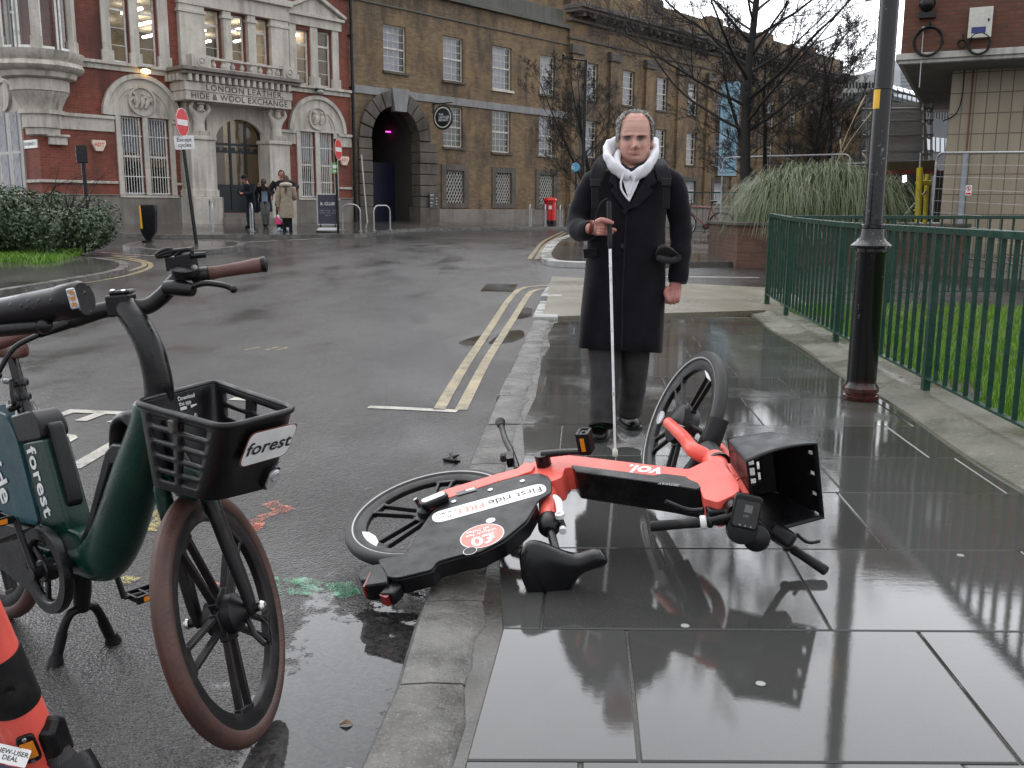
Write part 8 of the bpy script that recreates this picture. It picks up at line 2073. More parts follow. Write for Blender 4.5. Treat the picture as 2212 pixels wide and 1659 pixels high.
tree('bare multi stemmed tree left of the street lamp behind the man', tbase(1312, 33), 5.6, (-.05, 0, 0), 13, 21, (11, 8, 5), .07, 1.2, .12, trunks=3, tmin=.0035, rise=.45)
tree('bare spreading tree right of the tall trunk above the planter grass', tbase(1660, 25), 5.0, (.10, 0, 0), 11, 31, (12, 9, 6), .085, 1.5, .2, trunks=2, tmin=.0035, rise=.35)
tree('bare forked tree in front of the scaffold', tbase(1752, 27), 5.2, (.06, 0, 0), 11, 41, (12, 9, 6), .09, 1.5, .2, trunks=2, tmin=.0035, rise=.35)

# ---------------------------------------------------------------- brick planter with overhanging grass
PBR = mat_brick('planter_brick', (.135, .062, .038), (.085, .040, .028), (.10, .085, .065), (.035, .028, .02))
pl0, pl1 = at_y(1588, 560, 17.6), at_y(1700, 560, 17.2)
PZ = gz(5, 18); c0 = Vector((4.12, 17.6, PZ)); PL = thing('brick_planter', 'low brown brick planter with timber coping under the ornamental grass', 'planter', c0)
mb = MB(); mb.box(c0.x, c0.x + 4.2, c0.y, c0.y + 2.6, PZ - .3, PZ + .66); build('wall', mb, PBR, PL)
mb = MB(); mb.box(c0.x - .05, c0.x + 4.25, c0.y - .05, c0.y + .25, PZ + .663, PZ + .73); mb.box(c0.x - .05, c0.x + .25, c0.y + .25, c0.y + 2.65, PZ + .663, PZ + .73); build('coping', mb, mat_stone('wet_coping', (.10, .085, .07), (.05, .045, .038), (.03, .03, .02)), PL, bevel=.015)
mb = MB(); mb.box(c0.x + .26, c0.x + 4.2, c0.y + .26, c0.y + 2.6, PZ + .655, PZ + .70); build('soil', mb, SOIL, PL)
OGL = mat_leaf('ornamental_grass_blade', (.060, .10, .035), (.19, .225, .12), (.28, .30, .20))
OG = thing('ornamental_grass', 'big arching pale green ornamental grass clump in the brick planter', 'plant', (c0.x + 2.0, c0.y + 1.0, PZ + .7))
rr = np.random.default_rng(9); vs, fs, tn = [], [], []
for i in range(5200):
 cx_, cy_ = c0.x + .62 + 2.25 * rr.random(), c0.y + .25 + 1.6 * rr.random()
 side_ = (cx_ - (c0.x + 1.75)) / 1.25; a = rr.uniform(0, 2 * np.pi); out_ = np.array([np.cos(a) * .6 + side_ * .85, np.sin(a) * .6 - .45, 0]); out_ /= np.linalg.norm(out_) + 1e-6
 h = rr.uniform(.90, 1.78) * (1.05 - .38 * side_ ** 2); L = rr.uniform(.35, 1.0); w0 = rr.uniform(.006, .012); s = np.array([-out_[1], out_[0], 0]) * w0; o = len(vs); K_ = 6
 for k in range(K_ + 1):
  t = k / K_; p = np.array([cx_, cy_, PZ + .68]) + out_ * L * t ** 1.6 + np.array([0, 0, h * (1.95 * t - 1.25 * t ** 2.2 - (.9 if i % 3 else .45) * t ** 3.2)]); wv = 1 - .85 * t
  vs += [p - s * wv, p + s * wv]
 for k in range(K_): fs.append((o + 2 * k, o + 2 * k + 1, o + 2 * k + 3, o + 2 * k + 2))
 tn += [rr.random()] * (2 * K_ + 2)
mb = MB(); mb.add(vs, fs); og = build('blades', mb, OGL, OG)
ca = og.data.color_attributes.new('tint', 'FLOAT_COLOR', 'POINT'); ca.data.foreach_set('color', [x for t in tn for x in (t, t, t, 1)])
mb = MB()
for a, b in (((1800, 375), (1870, 205)), ((1790, 378), (1905, 215)), ((1910, 378), (1862, 330)), ((1835, 372), (1815, 300))):
 mb.tube(smooth_path([at_y(*a, 18.6), at_y((a[0] + b[0]) / 2 - 6, (a[1] + b[1]) / 2, 18.6), at_y(*b, 18.6)], 4), [.008, .008, .007, .007, .006, .006, .012, .022, .006], 6)
build('flower_stalk', mb, M('straw', (.34, .28, .18), .8), OG, smooth=60)

# ---------------------------------------------------------------- parked bicycle by the far railing
def small_bike(label, base, d, hgt=.70):
 t_ = thing('parked_bicycle', label, 'bicycle', base); u_ = Vector((0, 0, 1)); s = d.cross(u_); RF = M('rust_red_frame', (.22, .035, .022), .35); r = hgt / 2
 P_ = lambda x, z: base + d * x + u_ * z
 for x in (-.52, .52):
  mb = MB(); mb.lathe([(r + math.cos(k) * .018, math.sin(k) * .018) for k in np.linspace(0, 2 * np.pi, 9)[:-1]], P_(x, r), s, 40, closed=True); w_ = build('wheel', mb, RUB, t_, smooth=80); mb = MB()
  mb.lathe([(r - .022, -.012), (r - .022, .012), (r - .04, .0)], P_(x, r), s, 40, closed=True)
  for k in range(16): a = 2 * math.pi * k / 16; mb.tube([P_(x, r), P_(x + math.cos(a) * (r - .03), r + math.sin(a) * (r - .03))], .0022, 3)
  build('rim', mb, GALV, w_)
 mb = MB()
 for a, b in (((-.52, r), (-.1, .28)), ((-.52, r), (-.22, .78)), ((-.1, .28), (-.24, .86)), ((-.1, .28), (.36, .72)), ((-.22, .80), (.34, .84)), ((.33, .90), (.40, .62)), ((.40, .62), (.52, r))): mb.tube([P_(*a), P_(*b)], .018, 8)
 build('frame', mb, RF, t_, smooth=60); mb = MB(); mb.tube([P_(.33, .9), P_(.32, 1.0), P_(.44, 1.0)], .014, 8); mb.tube(smooth_path([P_(.40, 1.0) - s * .22, P_(.46, 1.01) - s * .1, P_(.46, 1.01) + s * .1, P_(.40, 1.0) + s * .22], 3), .013, 8); build('handlebar', mb, BLACKP, t_, smooth=60)
 mb = MB(); mb.tube([P_(-.24, .86), P_(-.26, .95)], .014, 8); mb.ball(P_(-.28, .98), (.14, .07, .03), 12, 6, ax=(d, s, u_)); build('saddle', mb, BLACKP, t_, smooth=70); mb = MB(); mb.lathe([(.09, -.01), (.09, .01)], P_(-.1, .28), s, 20); mb.tube([P_(-.1, .28) + s * .04, P_(-.05, .12) + s * .06], .012, 6); mb.obox(P_(-.05, .11) + s * .1, d, s, u_, .09, .08, .02); build('crank', mb, BLACKP, t_)
 return t_
pbk = at_y(1548, 512, 27.2); pbk.z = gz(pbk.x, 27.2)
small_bike('rust red bicycle leaning at the far green railing beside the man', pbk + Vector((-.42, 0, .02)), Vector((-.95, .3, 0)).normalized(), .68)

# ---------------------------------------------------------------- tiled building on the right with its brick upper storey
def mat_tile():
 m, t, p = mk('beige_wall_tile'); co = coords(t); s = nn(t, 'SeparateXYZ'); t.links.new(co, s.inputs[0]); v = nn(t, 'CombineXYZ'); t.links.new(mathn(t, 'ADD', s.outputs[0], s.outputs[1]), v.inputs[0]); t.links.new(s.outputs[2], v.inputs[1])
 b = nn(t, 'TexBrick'); t.links.new(v.outputs[0], b.inputs[0]); b.offset = 0; b.inputs['Scale'].default_value = 1; b.inputs['Brick Width'].default_value = .225; b.inputs['Row Height'].default_value = .40; b.inputs['Mortar Size'].default_value = .011
 b.inputs['Color1'].default_value = (.36, .30, .215, 1); b.inputs['Color2'].default_value = (.31, .262, .19, 1); b.inputs['Mortar'].default_value = (.115, .095, .07, 1)
 c = mixc(t, rng(t, noise(t, coords(t, (2, 2, .4)), 1.0, 5), .45, .7, 0, .5), b.outputs['Color'], (.21, .175, .125)); t.links.new(c, p.inputs['Base Color']); p.inputs['Roughness'].default_value = .4
 t.links.new(bump(t, mathn(t, 'MULTIPLY', b.outputs['Fac'], -1), .5, .006), p.inputs['Normal']); return m
TB0 = at_y(2030, 470, 20.0); TB0.z = gz(TB0.x, 20)
td, tn_ = Vector((.90, -.436, 0)).normalized(), Vector((.436, .90, 0)).normalized()
ROTT = Matrix((td, tn_, (0, 0, 1))).transposed()
TB = thing('tiled_building', 'beige tiled building with an overhanging brown brick upper storey', 'building', TB0, ROTT)
tz = at_y(2060, 152, 20.0).z - TB0.z
mb = MB(); mb.box(0, 14, 0, 8, -.5, tz); build('tiled_wall', mb, mat_tile(), TB, local=True)
BB = mat_brick('brown_brick', (.165, .062, .036), (.105, .042, .028), (.075, .055, .042), (.05, .03, .022))
ov = 1.25; mb = MB(); mb.box(-.9, 14, -ov, 9, tz + .19, tz + 2.35); build('upper_storey', mb, BB, TB, local=True)
mb = MB(); mb.box(-.98, 14.05, -ov - .08, 9, tz + .07, tz + .19); mb.box(-.93, 14.03, -ov - .03, 9, tz + .002, tz + .069); build('fascia', mb, mat_stone('dirty_white_fascia', (.52, .51, .48), (.40, .39, .36), (.14, .13, .11)), TB, local=True, bevel=.01)
mb = MB(); mb.box(-.85, 14, -ov, 8, tz - .012, tz + .0); build('soffit', mb, mat_stone('grey_soffit', (.22, .22, .21), (.16, .16, .155), (.10, .10, .095)), TB, local=True)
def onT(x, y, q=0.0):
 p = at_plane(x, y, TB0 - tn_ * q, tn_) - TB0; return (p.dot(td), p.z)
def tfix(name, label, cat, x, y, q): s, z = onT(x, y, q); return thing(name, label, cat, TB0 + td * s - tn_ * q + Vector((0, 0, z)), ROTT)
uq = ov + .0
t_ = tfix('meter_box', 'white electrical box with blue label on the brown brick upper storey', 'box', 2118, 50, uq); mb = MB(); mb.box(-.2, .2, -.16, 0, -.28, .26); bx_ = build('case', mb, M('ivory_steel', (.55, .54, .49), .4, dirt=(.42, .41, .37), ds=6), t_, local=True, bevel=.01); mb = MB(); mb.box(-.14, .1, -.164, -.16, -.2, -.09); build('label', mb, M('blue_label', (.02, .03, .16), .4), bx_, local=True); mb = MB(); mb.box(.12, .15, -.17, -.16, .0, .05); build('lock', mb, BLACKP, bx_, local=True)
for k, (x, y, r, lab) in enumerate(((2005, 90, .235, 'large loop of black cable hanging on the upper corner of the brick storey'), (2115, 95, .17, 'medium coil of black cable hanging below the white electrical box'), (2078, 95, .065, 'small coil of black cable on the white fascia'))):
 t_ = tfix('cable_coil', lab, 'cable', x, y, uq + .11); mb = MB(); rr_2 = random.Random(k)
 for j in range(3): mb.tube([(r * (1 + .05 * j) * math.cos(a) + .01 * rr_2.uniform(-1, 1), -.02 * j, r * (1 + .04 * j) * math.sin(a) * 1.05) for a in np.linspace(0, 2 * np.pi, 26)], .016, 6)
 mb.tube([(0, 0, r), (.01, .08, r + .12)], .015, 6); build('loop', mb, RUB, t_, smooth=80, local=True)
t_ = tfix('security_camera', 'black bracket camera at the top corner of the brick upper storey', 'camera', 2004, 12, uq); mb = MB(); mb.ball((0, -.16, 0), (.15, .13, .14), 14, 10); mb.box(-.14, .16, -.14, 0, -.24, -.13); build('housing', mb, BLACKP, t_, smooth=60, local=True); mb = MB(); mb.tube([(-.04, -.02, -.45), (-.03, -.02, -1.5)], .012, 6); mb.ball((-.03, -.03, -.42), .05, 8, 6); build('hanging_wire', mb, GALV, t_, local=True)
t_ = tfix('downpipe', 'thin rusty cable run down the tiled wall into a grey conduit', 'pipe', 2108, 100, .03); s0, z0 = 0, 0; mb = MB(); L1 = onT(2104, 330, .03)[1] - onT(2108, 100, .03)[1]
mb.tube([(0, 0, .0), (.0, 0, L1)], .016, 6); build('cable', mb, M('rusty_cable', (.19, .07, .04), .7), t_, local=True); mb = MB(); mb.tube([(0, -.02, L1 - .0), (0, -.02, -TB0.z - 3.5)], .06, 10); build('conduit', mb, M('grey_conduit', (.30, .33, .36), .4), t_, smooth=60, local=True)
t_ = tfix('loose_cable', 'black loose cable drooping down the tiled wall at its left edge', 'cable', 2085, 110, .04); mb = MB(); mb.tube(smooth_path([(0, 0, 0), (.02, -.02, -.8), (-.06, -.03, -1.2), (-.3, -.02, -1.35)], 5), .012, 6); build('cable', mb, RUB, t_, local=True, smooth=70)

# site fence of wire mesh, with its sign
def site_fence(label, a, b, h, group):
 t_ = thing('site_fence', label, 'fence', a, None, group); d = (b - a); L = d.length; d /= L; u_ = Vector((0, 0, 1)); r = .18
 mb = MB(); mb.tube([a, a + u_ * (h - r)] + [a + d * (r - r * math.cos(t)) + u_ * (h - r + r * math.sin(t)) for t in np.linspace(.3, math.pi / 2, 4)] + [b - d * (r - r * math.sin(t)) + u_ * (h - r + r * math.cos(t)) for t in np.linspace(0, math.pi / 2 - .3, 4)] + [b + u_ * (h - r), b], .022, 8); mb.tube([a + u_ * .1, b + u_ * .1], .018, 6); build('frame', mb, GALV, t_, smooth=60)
 mb = MB(); n = int(L / .12)
 for i in range(1, n): p = a + d * L * i / n; mb.tube([p + u_ * .1, p + u_ * (h - .02)], .0022, 3, cap=False)
 for i in range(1, 9): mb.tube([a + u_ * (h * i / 9), b + u_ * (h * i / 9)], .0022, 3, cap=False)
 build('wire_mesh', mb, GALV, t_); mb = MB()
 for p in (a, b): mb.obox(p + u_ * .06, d, d.cross(u_), u_, .6, .22, .13)
 build('foot_block', mb, RUB, t_, bevel=.02)
def fpt(x, Y): p = at_y(x, 470, Y); return Vector((p.x, Y, gz(p.x, Y)))
site_fence('wire mesh site fence panel in front of the tiled wall', fpt(2012, 18.6), fpt(2420, 15.2), 2.02, 'wire site fences')
site_fence('wire mesh site fence panel behind the ornamental grass', fpt(1556, 25.6), fpt(1830, 23.6), 2.12, 'wire site fences')
t_ = thing('warning_sign', 'small white no entry pedestrian warning sign on the site fence', 'sign', at_y(2095, 411, 17.78)); mb = MB(); sdir = (fpt(2420, 15.2) - fpt(2012, 18.6)); sdir.z = 0; sdir.normalize(); sn = Vector((sdir.y, -sdir.x, 0)); sc0 = Vector(t_.location) + sn * .03
mb.obox(sc0, sdir, sn, (0, 0, 1), .13, .006, .18); fc_ = build('plate', mb, WHS, t_); mb = MB(); mb.lathe([(.038, .004), (.038, .006), (.048, .006), (.048, .004)], sc0 + Vector((0, 0, .03)), sn, 20, closed=True); mb.obox(sc0 + sn * .005 + Vector((0, 0, .03)), (sdir + Vector((0, 0, -1))).normalized(), sn, (sdir + Vector((0, 0, 1))).normalized(), .085, .003, .009); mb.obox(sc0 + sn * .005 + Vector((0, 0, -.06)), sdir, sn, (0, 0, 1), .11, .003, .03); build('red_symbol', mb, REDS, fc_)
mb = MB(); mb.ball(sc0 + sn * .0045 + Vector((0, 0, .05)), (.009, .002, .009), 8, 6, ax=(sdir, sn, Vector((0, 0, 1)))); mb.obox(sc0 + sn * .004 + Vector((0, 0, .022)), sdir, sn, (0, 0, 1), .016, .002, .04); build('figure_symbol', mb, INK, fc_)
# yellow props and the sheeted scaffold
YELP = M('yellow_plastic_sleeve', (.72, .60, .03), .4, dirt=(.5, .42, .05), ds=5)
SC = thing('scaffold', 'grey sheeted scaffold with poles and boards beside the tiled building', 'scaffold', fpt(1900, 26)); Ys = 26
mb = MB(); sq = lambda x, y, Y=Ys: at_y(x, y, Y)
mb.prism([sq(*p) for p in ((1880, 222), (1998, 220), (2005, 345), (1875, 352))], (0, 1, 0), 0, .05)
m, t, p = mk('dirty_sheeting'); co = coords(t); c = mixc(t, rng(t, noise(t, coords(t, (.6, 1, 2.5)), 1.3, 5, .65), .35, .7, 0, 1), (.46, .44, .42), (.30, .28, .265)); c = mixc(t, rng(t, noise(t, coords(t, (2, 1, .3)), 1.1, 2), .56, .60, 0, .6), c, (.26, .38, .48)); t.links.new(c, p.inputs['Base Color']); p.inputs['Roughness'].default_value = .5; t.links.new(bump(t, noise(t, coords(t, (1, 1, 4)), 2.5, 4), .8, .05), p.inputs['Normal']); SHT = m
build('sheeting', mb, SHT, SC)
mb = MB()
for y in (236, 262, 293, 328, 352): mb.tube([sq(1862, y, 25.8), sq(2016, y - 2, 25.8)], .03, 8)
for x in (1872, 1995, 2012): mb.tube([sq(x, 205, 25.8), sq(x, 390, 25.8)], .032, 8)
for x in (1995, 2008): 
 for y in (238, 264, 295, 330): mb.ball(sq(x, y, 25.75), .07, 8, 6)
for y in (355, 361): mb.tube([sq(1752, y, 25.7), sq(1880, y - 1, 25.7)], .03, 8)
mb.tube([sq(1752, 355, 25.7), sq(1752, 362, 27.5)], .03, 8); mb.tube([sq(1800, 330, 25.7), sq(1798, 470, 25.7)], .03, 8)
build('scaffold_pole', mb, GALV, SC, smooth=60)
mb = MB(); mb.prism([sq(*p, 25.75) for p in ((1862, 352), (2020, 346), (2026, 368), (1860, 372))], (0, 1, 0), 0, 2.5); build('board', mb, mat_stone('scaffold_board', (.16, .12, .07), (.09, .07, .045), (.05, .04, .03)), SC); mb = MB(); mb.prism([sq(*p, 25.6) for p in ((1850, 371), (2028, 367), (2030, 372), (1848, 376))], (0, 1, 0), 0, 3.2); build('deck_edge', mb, M('red_edge_tape', (.30, .05, .04), .6, dirt=(.03, .03, .03), ds=3), SC)
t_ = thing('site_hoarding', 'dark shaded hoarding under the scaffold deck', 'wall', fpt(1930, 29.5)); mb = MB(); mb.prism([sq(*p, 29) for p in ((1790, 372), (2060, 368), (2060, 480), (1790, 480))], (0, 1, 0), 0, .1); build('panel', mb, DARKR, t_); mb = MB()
for x in (1868, 1912, 1955): mb.prism([sq(a, b, 28.9) for a, b in ((x - 4, 372), (x + 3, 372), (x + 3, 392), (x - 4, 394))], (0, 1, 0), 0, .05)
build('site_lamp', mb, emis('site_lamp_glow', (1, .97, .9), 5), t_)
YP = thing('yellow_scaffold_props', 'pair of scaffold posts in bright yellow sleeves by the tiled wall', 'props', fpt(1985, 23.5)); mb = MB(); yq = lambda x, y, Y=23.5: at_y(x, y, Y)
mb.tube([yq(1987, 362), yq(1982, 480)], .075, 10); mb.tube([yq(2003, 376, 24.2), yq(1998, 482, 24.2)], .06, 10); mb.tube([yq(1982, 394), yq(2014, 395, 23.8)], .06, 10); mb.tube([yq(1975, 456), yq(1990, 438)], .03, 8); build('sleeve', mb, YELP, YP, smooth=60); mb = MB(); mb.tube([yq(1987, 365), yq(1989, 330)], .03, 8); mb.tube([yq(1950, 470), yq(2003, 410, 24.2)], .03, 8); mb.tube([yq(2018, 380), yq(2012, 480)], .06, 8); build('pole', mb, GALV, YP, smooth=60)
# buildings far behind
far = lambda x, y, Y: at_y(x, y, Y)
t_ = thing('office_building', 'glass fronted office building with a slatted canopy behind the scaffold', 'building', far(1950, 470, 60)); mb = MB()
def face(pts, Y, dep, m_, nm, par): mb = MB(); mb.prism([far(x, y, Y) for x, y in pts], (0, 1, 0), 0, dep); return build(nm, mb, m_, par)
CLAD = mat_stone('grey_cladding', (.22, .235, .25), (.17, .18, .19), (.13, .13, .13), .3, .3); wl_ = face(((1885, 190), (2060, 215), (2060, 480), (1885, 480)), 60, 10, CLAD, 'wall', t_)
mb = MB(); n = 13
for r_, (ya, yb, yc, yd) in enumerate(((200, 222, 222, 243), (288, 300, 320, 330))):
 for i in range(n):
  x0 = 1920 + i * 10.2; f0 = i / n
  mb.prism([far(x0, ya + (yb - ya) * f0, 59.9), far(x0 + 7.5, ya + (yb - ya) * f0, 59.9), far(x0 + 7.5, yc + (yd - yc) * f0, 59.9), far(x0, yc + (yd - yc) * f0, 59.9)], (0, 1, 0), 0, .05)
m2, t2, p2 = mk('pale_sky_glazing'); p2.inputs['Base Color'].default_value = (.62, .66, .70, 1); p2.inputs['Roughness'].default_value = .1; p2.inputs['Metallic'].default_value = .9
pieces('window', mb, m2, t_, .01); mb = MB()
for i in range(9): x0 = 1925 + i * 13; mb.prism([far(x0, 186 + i * 3.4, 58), far(x0 + 10, 188.6 + i * 3.4, 58), far(x0 + 13, 196 + i * 3.4, 57), far(x0 + 3, 193 + i * 3.4, 57)], (0, 0, 1), 0, .06)
build('canopy_slat', mb, m2, t_); mb = MB(); mb.prism([far(x, y, 58.5) for x, y in ((1918, 184), (2060, 222), (2060, 230), (1918, 191))], (0, 1, 0), 0, .4)
for i in range(22): x0 = 1922 + i * 6; mb.tube([far(x0, 215 + i * 1.1, 58), far(x0, 236 + i * 1.2, 58)], .04, 4)
mb.tube([far(1918, 215, 58), far(2060, 241, 58)], .06, 5); build('balcony_rail', mb, DARKP, t_)
t_ = thing('tower_block', 'pale grey stepped tower block far behind the tiled building', 'building', far(2000, 470, 130)); TW = mat_stone('hazy_grey_cladding', (.34, .36, .385), (.31, .33, .355), (.27, .285, .30), .05, .3, False)
for k, (x0, y0, dd) in enumerate(((1945, 150, 0), (1958, 141, 2), (1970, 118, 4))): face(((x0, y0), (2230, y0), (2230, 480), (x0, 480)), 130 + dd * 2, 30, TW, 'storey', t_)
mb = MB()
for i in range(8): mb.prism([far(x, y + i * 8, 129.9) for x, y in ((1946, 158), (2230, 158), (2230, 160), (1946, 160))], (0, 1, 0), 0, .08)
build('floor_band', mb, TW, t_)
t_ = thing('far_block', 'pale far building with a row of dark windows beyond the bare trees', 'building', far(1850, 470, 95)); face(((1700, 168), (1900, 160), (1900, 480), (1700, 480)), 95, 10, mat_stone('pale_far_wall', (.42, .42, .41), (.36, .36, .35), (.3, .3, .3), .2), 'wall', t_); mb = MB()
for i in range(14):
 for j in range(2): mb.prism([far(1800 + i * 7 + dx_, 178 + j * 22 + dy_, 94.9) for dx_, dy_ in ((0, 0), (3.5, 0), (3.5, 12), (0, 12))], (0, 1, 0), 0, .05)
pieces('window', mb, DARKR, t_, .01)
t_ = thing('brick_terrace', 'yellow brick block in the gap between the bare trees and the scaffold', 'building', far(1830, 470, 62)); face(((1790, 235), (1895, 222), (1895, 480), (1790, 480)), 62, 8, YBRICK, 'wall', t_); mb = MB()
for x0, y0 in ((1806, 262), (1846, 258), (1806, 330), (1846, 326), (1870, 256)): mb.prism([far(x0 + dx_, y0 + dy_, 61.9) for dx_, dy_ in ((0, 0), (13, 0), (13, 34), (0, 34))], (0, 1, 0), 0, .05)
pieces('window', mb, GREYB, t_, .01)

# ---------------------------------------------------------------- e-scooter at the bottom left
sb0 = at_z(96, 1660, .10); s_top = at_y(-330, 690, 1.50); sdv = (s_top - sb0).normalized()
ES = thing('electric_scooter', 'coral electric scooter with a black band on its stem at the left edge', 'scooter', (sb0.x, sb0.y, RD))
mb = MB(); mb.tube([sb0 - sdv * .03, sb0 + sdv * .12, sb0 + sdv * .50], [.054, .0475, .045], 28); mb.tube([sb0 + sdv * .50, s_top], [.045, .036], 24); build('stem', mb, CORAL, ES, smooth=60)
mb = MB(); b_ = sb0 + sdv * .20; mb.lathe([(.0492, 0), (.0502, .004), (.0492, .135), (.0482, .139)], b_, sdv, 32); bd2 = build('black_band', mb, RUB, ES, smooth=50)
vd = (O - b_).normalized(); vd = (vd - sdv * vd.dot(sdv)).normalized(); sd_ = sdv.cross(vd)
mb = MB(); q = (vd * .8 - sd_ * .0).normalized(); mb.lathe([(.009, 0), (.009, .004), (.004, .002)], b_ + sdv * .075 + vd * .0492, vd, 14); build('screw', mb, BLKS, bd2)
def onstem(x, y, r=.048):
 """point on the stem seen at a pixel"""
 dr = ray(x, y).normalized(); w0 = O - sb0; a = dr - sdv * dr.dot(sdv); c = w0 - sdv * w0.dot(sdv); A2 = a.dot(a); B2 = 2 * a.dot(c); C2 = c.dot(c) - r * r; D2 = max(0, B2 * B2 - 4 * A2 * C2); return O + dr * ((-B2 - math.sqrt(D2)) / (2 * A2))
v7_ = lambda x, y: (x * .2708, 1209.6 + y * .2708)
mb = MB(); c = onstem(*v7_(230, 1500)); n = (c - (sb0 + sdv * (c - sb0).dot(sdv))).normalized(); sx_ = n.cross(sdv) * -1
mb.prism([c + sx_ * p.x + sdv * p.y for p in rrect(.034, .075, .014, 4)], n, -.012, .006); rf = build('reflector_mount', mb, BLK, ES, bevel=.003); mb = MB(); mb.prism([c + sx_ * p.x + sdv * p.y for p in rrect(.026, .042, .002, 2)], n, .006, .009); build('amber_reflector', mb, AMB, rf); mb = MB()
for s in (-1, 1): mb.lathe([(.005, .006), (.004, .010), (.001, .010)], c + sdv * s * .030, n, 10)
build('screw', mb, SILV, rf)
mb = MB(); c = onstem(*v7_(430, 1440)); n = (c - (sb0 + sdv * (c - sb0).dot(sdv))).normalized(); sx_ = n.cross(sdv) * -1; mb.prism([c + sx_ * x + sdv * y for x, y in ((-.032, -.055), (.028, -.05), (.034, .035), (.012, .062), (-.026, .045))], n, -.03, .022); build('controller_box', mb, BLK, ES, bevel=.010)
mb = MB(); mb.tube([sb0 - sdv * .12, sb0 + sdv * .05], [.075, .062], 24); mb.tube(smooth_path([sb0 + Vector((-.06, .02, .10)), sb0 + Vector((-.10, .03, .0)), sb0 + Vector((-.12, .03, -.12))], 3), .045, 14); build('fork_shroud', mb, CORALD, ES, smooth=60)
c = onstem(*v7_(90, 1560), .066); n = (O - c).normalized(); sx_ = (Vector((1, 0, 0)) - n * n.x).normalized(); sy_ = n.cross(sx_); an = math.radians(-12); sx_, sy_ = sx_ * math.cos(an) + sy_ * math.sin(an), sy_ * math.cos(an) - sx_ * math.sin(an)
mb = MB(); mb.prism([c + sx_ * p.x + sy_ * p.y for p in rrect(.066, .034, .003, 2)], n, .004, .008); lb_ = build('offer_label', mb, STK, ES); text('lettering', 'NEW-USER\nDEAL', c + n * .008, sx_, sy_, .0125, INK, lb_, bold=.015, lift=.0006, line=.9)
c2 = c - sy_ * .05; mb = MB(); mb.prism([c2 + sx_ * p.x + sy_ * p.y for p in rrect(.066, .062, .003, 2)], n, .003, .007); lb_ = build('offer_label', mb, M('navy_label', (.012, .012, .045), .4), ES); text('lettering', '5', c2 + n * .007, sx_, sy_, .045, WINK, lb_, bold=.02, lift=.0006)
wcs = sb0 + Vector((.04, .02, -.08)); mb = MB(); f_ = Vector((.85, -.5, 0)).normalized(); wl3 = Vector((f_.y, -f_.x, 0)) * -1
mb.lathe([(.11 + .028 * math.cos(k), .028 * math.sin(k)) for k in np.linspace(0, 2 * np.pi, 11)[:-1]], sb0 + f_ * .02 + Vector((0, 0, -.055)), wl3, 36, closed=True); build('front_wheel', mb, KTYRE, ES, smooth=80)
mb = MB(); cc_ = sb0 + f_ * .02 + Vector((0, 0, -.055)); mb.loft([[cc_ + (f_ * math.cos(t) + Vector((0, 0, 1)) * math.sin(t)) * rq + wl3 * h for rq, h in ((.145, -.038), (.16, -.03), (.168, 0), (.16, .03), (.145, .038), (.152, 0))] for t in np.linspace(-.1, .9, 9)]); mf = build('front_fender', mb, BLK, ES, smooth=60); mb = MB(); mb.prism([cc_ + f_ * .155 + Vector((0, 0, .045)) + f_ * p.y * .9 + wl3 * p.x for p in rrect(.018, .05, .009, 4)], (.5, -.3, .8), .02, .026); build('fender_plate', mb, SILV, mf)
mb = MB(); a_, e_2 = at_y(-150, 712, 1.62), at_y(183, 645, 1.56); dg_ = (e_2 - a_).normalized(); L = (e_2 - a_).length; mb.lathe([(.0285, 0), (.0285, L - .045), (.030, L - .04), (.031, L - .005), (.027, L)], a_, dg_, 24); hb3 = build('handlebar_grip', mb, M('wet_rubber_grip', (.006, .006, .007), .35, wet=60, bstr=.1, bs=60, spec=.3), ES, smooth=50)
ci = at_y(157, 645, 1.53); ni = (O - ci).normalized(); sx_ = dg_; sy_ = ni.cross(sx_).normalized(); pp_ = ci - ni * .0; mb = MB(); mb.prism([pp_ + sx_ * p.x + sy_ * p.y for p in rrect(.017, .034, .004, 3)], ni, -.004, .002); il = build('indicator_lens', mb, CLR, hb3, bevel=.002); mb = MB()
for k in (-1, 0, 1): mb.prism([pp_ + sx_ * (p.x) + sy_ * (p.y + k * .0095) for p in rrect(.008, .006, .001, 2)], ni, .002, .003)
build('indicator_diode', mb, M('orange_diode', (.55, .22, .05), .3), il)
mb = MB(); mb.tube([s_top, a_ + dg_ * .02], .03, 14); build('handlebar', mb, BLKS, ES, smooth=60)
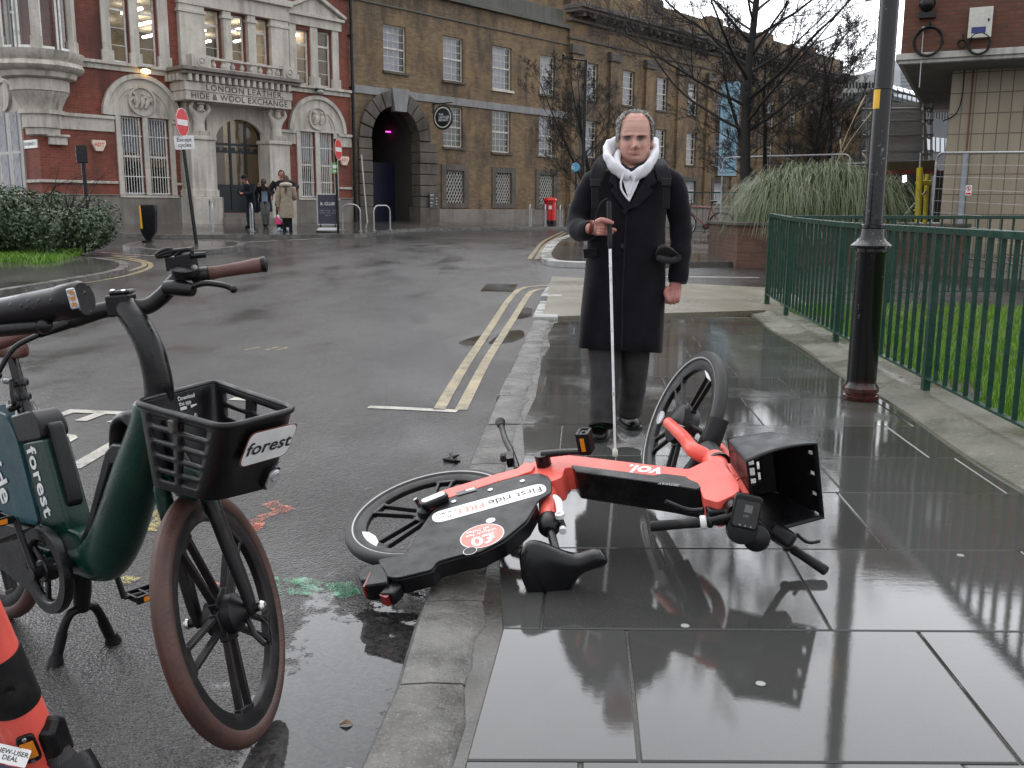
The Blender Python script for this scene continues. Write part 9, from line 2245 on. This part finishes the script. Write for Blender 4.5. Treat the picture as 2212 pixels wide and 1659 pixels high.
mb = MB(); mb.tube(smooth_path([at_y(-120, 725, 1.57), at_y(20, 712, 1.56), at_y(92, 705, 1.56)], 4), .011, 10); mb.ball(at_y(96, 704, 1.56), .014, 10, 8); build('brake_lever', mb, BLKS, ES, smooth=60)

# ---------------------------------------------------------------- leaves and litter
LEAFM = M('fallen_leaf', (.16, .085, .03), .5, vs=60, var=.5)
rl = random.Random(17)
def leaf(label, p, s, mat, grp=None):
 a = rl.uniform(0, 6.28); d, e = Vector((math.cos(a), math.sin(a), 0)), Vector((-math.sin(a), math.cos(a), 0)); mb = MB()
 mb.loft([[p + d * s * x - e * s * w_ + Vector((0, 0, .002 + z)), p + d * s * x + Vector((0, 0, .001 + z * .4)), p + d * s * x + e * s * w_ + Vector((0, 0, .002 + z))] for x, w_, z in ((-.6, .03, .001), (-.3, .25, .006), (0, .34, .010), (.3, .22, .006), (.6, .02, .002))], closed=False, cap=False)
 o = build('leaf', mb, mat); return tag(o, label, 'leaf', grp)
leaf('brown leaf on the wet road beside the near kerb', G(748, 1567, RD), .03, LEAFM)
leaf('brown leaf on the wet road in front of the fallen bicycle wheel', G(1002, 1058, RD), .03, LEAFM)
leaf('pale leaf on the edging below the lamp column', G(1945, 815, .05), .03, M('pale_leaf', (.45, .36, .22), .5))
for lab, px_, dz in (('small pale stone on the road near the brown tyre', (752, 1665), RD), ('flat pale spot of gum on the slab under the black handlebar grip', (1480, 1352), .002), ('pale gum spot on the slab in front of the saddle', (1643, 1477), .002), ('pale gum spot on the slab right of the fallen basket', (2075, 1200), .002)):
 p = G(*px_, dz); mb = MB(); mb.lathe([(.014, 0), (.013, .002), (.007, .0032), (.001, .0034)], p, seg=14); tag(build('gum_spot', mb, M('pale_gum', (.26, .26, .25), .5)), lab, 'gum spot')
t_ = None
p = G(975, 996, RD); mb = MB()
for k in range(7): a = rl.uniform(0, 6.28); mb.tube([p + Vector((rl.uniform(-.04, .04), rl.uniform(-.05, .05), .005)), p + Vector((math.cos(a) * .05, math.sin(a) * .07, rl.uniform(.004, .03)))], [.012, .006], 6)
tag(build('litter_clump', mb, BLK), 'dark clump of wet litter on the road behind the fallen wheel', 'litter')
